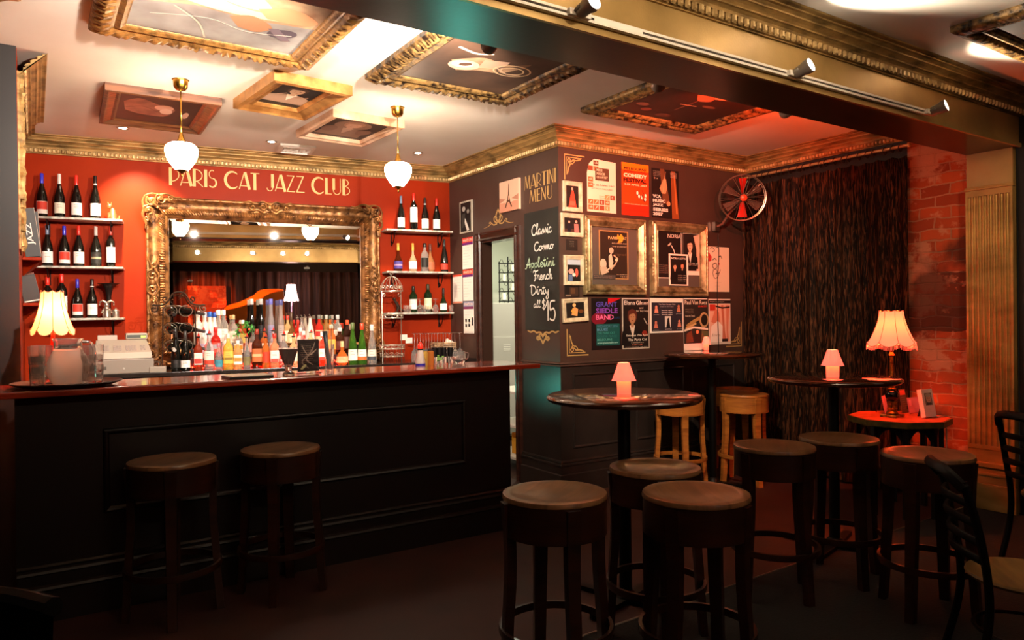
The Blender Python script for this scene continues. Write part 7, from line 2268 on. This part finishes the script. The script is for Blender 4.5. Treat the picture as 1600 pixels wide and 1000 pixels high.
def cur(u, v):
    y = 4.70 + (3.085 - 4.70) * u
    f = math.sin(u * 2 * PI * 19 + 1.7 * math.sin(u * 9)) * .014 + math.sin(u * 2 * PI * 5.3 + 1) * .034
    f *= (.55 + .45 * v)
    zz = ztop - .015 * abs(math.sin(u * PI * 14)) * (1 - v) - v * (ztop - .02)
    return (-.085 + f, y, zz)


mb.grid(cur, 420, 16); mb.build('cloth', [M_CURT], root)
mb = MB(); mb.tube([(-.12, 4.66, 2.765), (-.12, 3.06, 2.765)], .013, 10); mb.ball((-.12, 3.05, 2.765), .02); mb.build('rod', [mat('dull_bronze', '#cdb080', .35, .8)], root)
for k in range(22):
    y = 4.62 - k * .072 + .012 * math.sin(k * 2.2)
    mb = MB(); mb.tube([(-.12 + .026 * math.cos(t * PI / 7), y + .004 * math.sin(t), 2.755 + .03 * math.sin(t * PI / 7)) for t in range(14)], .0035, 5, closed=True); mb.build('curtain_ring', [mat('dark_ring', '#2a1c14', .4, .6)], root)

FC = at(1160, 309, 1, 4.4)
root = thing('wall_fan', 'round wall fan with clear blades and red hub high in the curtain corner', 'fan', FC, 0)
FR = .205; FAN0 = PI / 2
axis = (Vector((-.62, -.75, -.16))).normalized()
Q = axis.to_track_quat('Z', 'Y').to_matrix().to_4x4()
M_WIRE = mat('chrome_wire', '#a8988c', .3, .9)
mb = MB(); mb.x = Q
for zz, r_ in ((.035, FR), (-.035, FR), (.0, FR + .004)):
    mb.tube([(r_ * math.cos(2 * PI * k / 48), r_ * math.sin(2 * PI * k / 48), zz) for k in range(48)], .003, 5, closed=True)
for k in range(16):
    a_ = 2 * PI * k / 16 + .1
    mb.tube([(.03 * math.cos(a_), .03 * math.sin(a_), .06), (FR * .6 * math.cos(a_), FR * .6 * math.sin(a_), .062), (FR * math.cos(a_), FR * math.sin(a_), .035)], .0018, 4)
for k in range(10):
    a_ = 2 * PI * k / 10
    mb.tube([(FR * math.cos(a_), FR * math.sin(a_), .035), (FR * math.cos(a_), FR * math.sin(a_), -.035), (.06 * math.cos(a_), .06 * math.sin(a_), -.06)], .0012, 4)
mb.build('wire_cage', [M_WIRE], root)
for k in range(6):
    a_ = 2 * PI * k / 6 + FAN0
    mb = MB(); mb.x = Q @ Matrix.Rotation(a_, 4, 'Z')
    mb.grid(lambda u, v: (.03 + u * (FR * .86 - .03), (v - .5) * (.02 + .06 * u), (v - .5) * .05), 8, 6)
    mb.build('blade', [mat('smoky_blade_plastic', '#7a5c50', .15, trans=.55, ior=1.2) if k % 3 != 0 else mat('red_blade_plastic', '#d02c20', .2, trans=.3, ior=1.2)], root)
mb = MB(); mb.x = Q; mb.lathe([(.028, .02), (.03, .064), (.022, .07), (1e-4, .072)], 20); mb.build('hub', [mat('red_hub', '#e04020', .35)], root)
mb = MB(); mb.x = Q; mb.lathe([(.02, .02), (.05, -.03), (.055, -.1), (.03, -.13), (1e-4, -.132)], 20); mb.build('motor', [M_BLACKP], root)
mt = at(1120, 354, 1, 4.69) - FC
mb = MB(); mb.tube([axis * -.1, Vector(mt) + Vector((.02, -.05, .02)), Vector(mt)], .012, 8); mb.build('arm', [mat('brown_fan_arm', '#6a4034', .4)], root)
mb = MB(); mb.x = Matrix.Translation(mt); mb.bbox((-.035, -.01, -.045), (.035, .033, .045), .006); mb.build('wall_mount', [M_STEEL], root)
mb = MB()
cab = [at(1122, y, 1, 4.712) - FC for y in (366, 400, 440, 500, 560, 640)]
mb.tube(smooth([tuple(c + Vector((.01 * math.sin(k * 2), 0, 0))) for k, c in enumerate(cab)]), .004, 5); mb.build('power_cord', [M_BLACKP], root)

# ================================================================== TRACK LIGHTS
M_SPOTG = mat('spot_head_grey', '#8a8078', .4, .3)
M_SPOTL = mat('spot_lens_lit', '#ffffff', .3, emis='#fff2dc', es=45)


def spot(loc, aim, lb, power, col='#ffe8cc', back=False, ang=80, lens=None, grp='track spotlights on the beam'):
    loc = Vector(loc)
    root = thing('track_spotlight', lb, 'spotlight', loc, 0, grp)
    d = (Vector(aim) - loc).normalized()
    Q = d.to_track_quat('Z', 'Y').to_matrix().to_4x4()
    s_ = 1 if back else -1
    mb = MB(); mb.bbox((-.055, -.012, -.014), (.055, .02, .014) if not back else (.055, .02, .014), .004); mb.build('adapter', [M_WHITEP], root)
    hc = Vector((0, s_ * .045, .012))
    mb = MB(); mb.tube([(-.03, 0, 0), (-.03, s_ * .04, .012)], .007, 6); mb.tube([(.03, 0, 0), (.03, s_ * .04, .012)], .007, 6); mb.build('yoke', [M_SPOTG], root)
    mb = MB(); mb.x = Matrix.Translation(hc) @ Q; mb.lathe([(1e-4, -.045), (.022, -.045), (.028, -.035), (.03, 0), (.036, .02), (.038, .045), (.034, .045), (.03, .02)], 20); hd = mb.build('lamp_head', [M_SPOTG], root)
    mb = MB(); mb.x = Matrix.Translation(hc) @ Q; mb.disc(.032, .036, 20); mb.build('lens', [lens or M_SPOTL], hd)
    light('spot_beam', 'SPOT', loc + hc + d * .05, power, col, root, .025, aim, ang, .6)
    return root


root = thing('lighting_track', 'white lighting track along the front face of the gold beam', 'lighting track', (0, 2.318, 2.664), 0)
mb = MB(); mb.box((.2, -.022, -.016), (4.56, 0, -.005)); mb.box((.2, -.022, .005), (4.56, 0, .016)); mb.box((.2, -.004, -.005), (4.56, 0, .005)); mb.build('rail', [M_WHITEP], root)
mb = MB(); mb.box((.2, -.006, -.005), (4.56, -.0045, .005)); mb.box((1.93, -.023, -.012), (2.2, -.0225, .012), 1); mb.build('slot_insert', [M_BLACKP, M_WHITEP], root)
zf = 2.664
xs = [at(x, y, 1, 2.26).x for x, y in ((912, 20), (1250, 108), (1462, 176))]
spot((xs[0], 2.288, zf), (xs[0] + .1, 1.3, 2.9), 'leftmost bright track spotlight on the gold beam face, at the top edge', K_FRONT, ang=110)
spot((xs[1], 2.288, zf), (xs[1] + .15, 1.3, 3.0), 'middle track spotlight on the gold beam face', K_FRONT, ang=110)
spot((xs[2], 2.288, zf), (xs[2] + .2, 1.3, 2.95), 'right track spotlight on the gold beam face near the pilaster', K_FRONT * .8, ang=110)
spot((.75, 2.288, zf), (1.3, -1.0, 2.75), 'unseen track spotlight added on the gold beam face to brighten the rear beam', 70, ang=60)  # extra spot out of view, added to brighten the rear beam
root = thing('lighting_track', 'hidden white lighting track on the bar side of the gold beam', 'lighting track', (0, 2.672, 2.70), 0)
mb = MB(); mb.box((.2, 0, -.016), (4.56, .022, -.005)); mb.box((.2, 0, .005), (4.56, .022, .016)); mb.box((.2, 0, -.005), (4.56, .004, .005)); mb.build('rail', [M_WHITEP], root)
for k, (x, aim, pw, lb, col, an) in enumerate((
        (.65, (.8, 7.2, 2.3), K_TRACK * .9, 'spotlight behind the beam in front of the largest ceiling painting', '#ffeddc', 90),
        (1.72, (2.1, 6.9, 2.3), K_TRACK * 1.3, 'spotlight peeping below the beam in front of the bicycle-like ring painting', '#ffeddc', 90),
        (2.74, (4.6, 4.725, 1.75), K_TRACK * .7, 'spotlight peeping below the beam before the dark ceiling painting', '#ffe0bc', 75),
        (3.82, (4.6, 4.2, 2.97), K_TRACK * .55, 'rightmost spotlight peeping below the beam on the red lit ceiling', '#ff4a20', 95))):
    spot((x, 2.70, 2.66), aim, lb, pw, col, True, an, grp='track spotlights behind the beam')
# ================================================================== WHAT THE MIRROR SEES BEHIND THE PHOTOGRAPHER
mb = MB()
root = thing('stage_curtain', 'dark velvet stage curtain behind the photographer, seen in the mirror', 'curtain', (0, -4.6, .61), 0)
mb.grid(lambda u, v: (-3.8 + 9.6 * u, .05 * math.sin(u * 2 * PI * 40) + .03 * math.sin(u * 60), 2.0 - 2.0 * v), 480, 6); mb.build('cloth', [noisy('stage_velvet', '#24120e', '#4a2c22', (30, 30, 1.5), .8, lo=.42, hi=.74)], root)
# grand piano
root = thing('grand_piano', 'grand piano with raised lid on the stage, seen orange in the mirror', 'piano', (1.15, -3.2, .6), PI / 2)
out = smooth([(-.75, -.7), (-.75, .6), (-.5, .9), (-.1, .85), (.15, .45), (.45, .1), (.7, -.1), (.75, -.5), (.7, -.7)], 5)
M_PIA = mat('piano_lacquer', '#3a160a', .2, coat=.5)
mb = MB(); mb.vprism(out, .6, .95); mb.build('case', [M_PIA], root)
mb = MB(); mb.x = Matrix.Translation((-.75, 0, .96)) @ Matrix.Rotation(-.5, 4, 'Y') @ Matrix.Translation((.75, 0, 0)); mb.vprism(out, 0, .02); mb.build('lid', [mat('piano_lid_orange_lit', '#e07828', .3)], root)  # orange of the stage light is put into the lid colour
mb = MB(); mb.box((-.6, -.95, .68), (.6, -.7, .72)); mb.box((-.56, -.9, .72), (.56, -.76, .735), 1); mb.build('keyboard', [M_PIA, M_WHITEP], root)
for x, y in ((-.6, -.55), (.6, -.5), (-.4, .7)):
    mb = MB(); mb.lathe([(.05, 0), (.04, .1), (.06, .5), (.06, .6)], 12, c=(x, y, 0)); mb.build('leg', [M_PIA], root)
root.scale = (.8, .8, .9)
spot((.9, -2.3, .66), (1.1, -3.6, 1.9), 'unseen amber stage lamp lighting the piano lid', 160, '#ff7a2c', ang=80, grp='unseen stage lamps behind the photographer')  # unseen stage lamps; housings added around lights placed for the mirrored stage
spot((2.6, -1.7, 2.7), (1.6, -4.6, 1.6), 'unseen warm stage lamp added to light the stage curtain', 60, '#ffb080', ang=120, grp='unseen stage lamps behind the photographer')
spot((-.2, -3.0, 2.3), (-.1, -4.4, 1.9), 'unseen orange stage lamp added to light the brick breast', 260, '#ff5a20', ang=60, grp='unseen stage lamps behind the photographer')
spot((2.2, -1.6, 2.5), (1.6, -4.2, 1.2), 'unseen violet stage lamp on the right of the stage', 12, '#5a3cff', ang=50, grp='unseen stage lamps behind the photographer')


def base3(mb, zb):
    mb.lathe([(1e-4, 0), (.14, 0), (.14, .02), (.02, .04), (.014, zb + .1), (1e-4, zb + .1)], 20)


base3.m = mat('white_lamp_base', '#c8b8d8', .4)
table_lamp('standing_lamp', 'white shaded standing lamp by the stage, seen in the mirror', (1.85, -4.15, .6), .1, .17, 1.3, 1.68, mat('white_lampshade', '#fff0ec', .8, emis='#ffd8d8', es=5), base3, '#ffc0c0', 3)
mb = MB(); mb.box((-1.2, -4.5, .0), (-.2, -4.42, 1.75)) if False else mb.box((-.45, -4.5, .6), (.38, -4.42, 2.26)); o = mb.build('brick_chimney_breast', [M_BRICK]); tag(o, 'low brick breast behind the stage, seen glowing in the mirror', 'brick wall')
mb = MB(); mb.box((-3.8, -6.4, 0), (5.9, -2.2, .6)); o = mb.build('stage_platform', [M_BLACKW]); tag(o, 'low black stage platform behind the photographer carrying the piano', 'stage')
for k, x in enumerate((.22, 1.2, 1.75, 2.2)):
    spot((x, -.97, 2.72), (x + .1, 1.8, 2.9), 'spotlight on the rear beam seen as a star in the mirror, %s from the left' % ('first', 'second', 'third', 'fourth')[k], 12, '#ffe0b8', True, 100, grp='spotlights on the beam seen in the mirror')
root = thing('recessed_downlight', 'unseen light added in the front ceiling to brighten the gold beam', 'ceiling light', (2.2, .5, CEIL), 0)  # lamp out of view, added to lift the beam's gold face
mb = MB(); mb.lathe([(.048, 0), (.048, -.004), (.04, -.008), (.034, -.004), (.03, .01), (.03, -.001)], 24); mb.build('trim_ring', [M_STEEL], root)
mb = MB(); mb.disc(.026, -.0035, 20, up=False); mb.build('bulb', [M_BULB], root)
light('downlight_beam', 'SPOT', (2.2, .5, CEIL - .012), 75, '#ffe6c4', root, .02, (2.4, 2.3, 2.74), 80, .8)
root = thing('recessed_downlight', 'unseen light added in the front ceiling to brighten the gilded pilaster', 'ceiling light', (4.4, .5, CEIL), 0)  # another added lamp out of view, for the pilaster and bricks
mb = MB(); mb.lathe([(.048, 0), (.048, -.004), (.04, -.008), (.034, -.004), (.03, .01), (.03, -.001)], 24); mb.build('trim_ring', [M_STEEL], root)
mb = MB(); mb.disc(.026, -.0035, 20, up=False); mb.build('bulb', [M_BULB], root)
light('downlight_beam', 'SPOT', (4.4, .5, CEIL - .012), 70, '#ffd09a', root, .02, (5.87, 2.6, 1.75), 42, .9)
# general low house light of the front room
for k, v in LABELS.items():
    if len(v) > 1:
        print('DUPLICATE LABEL', k, v)
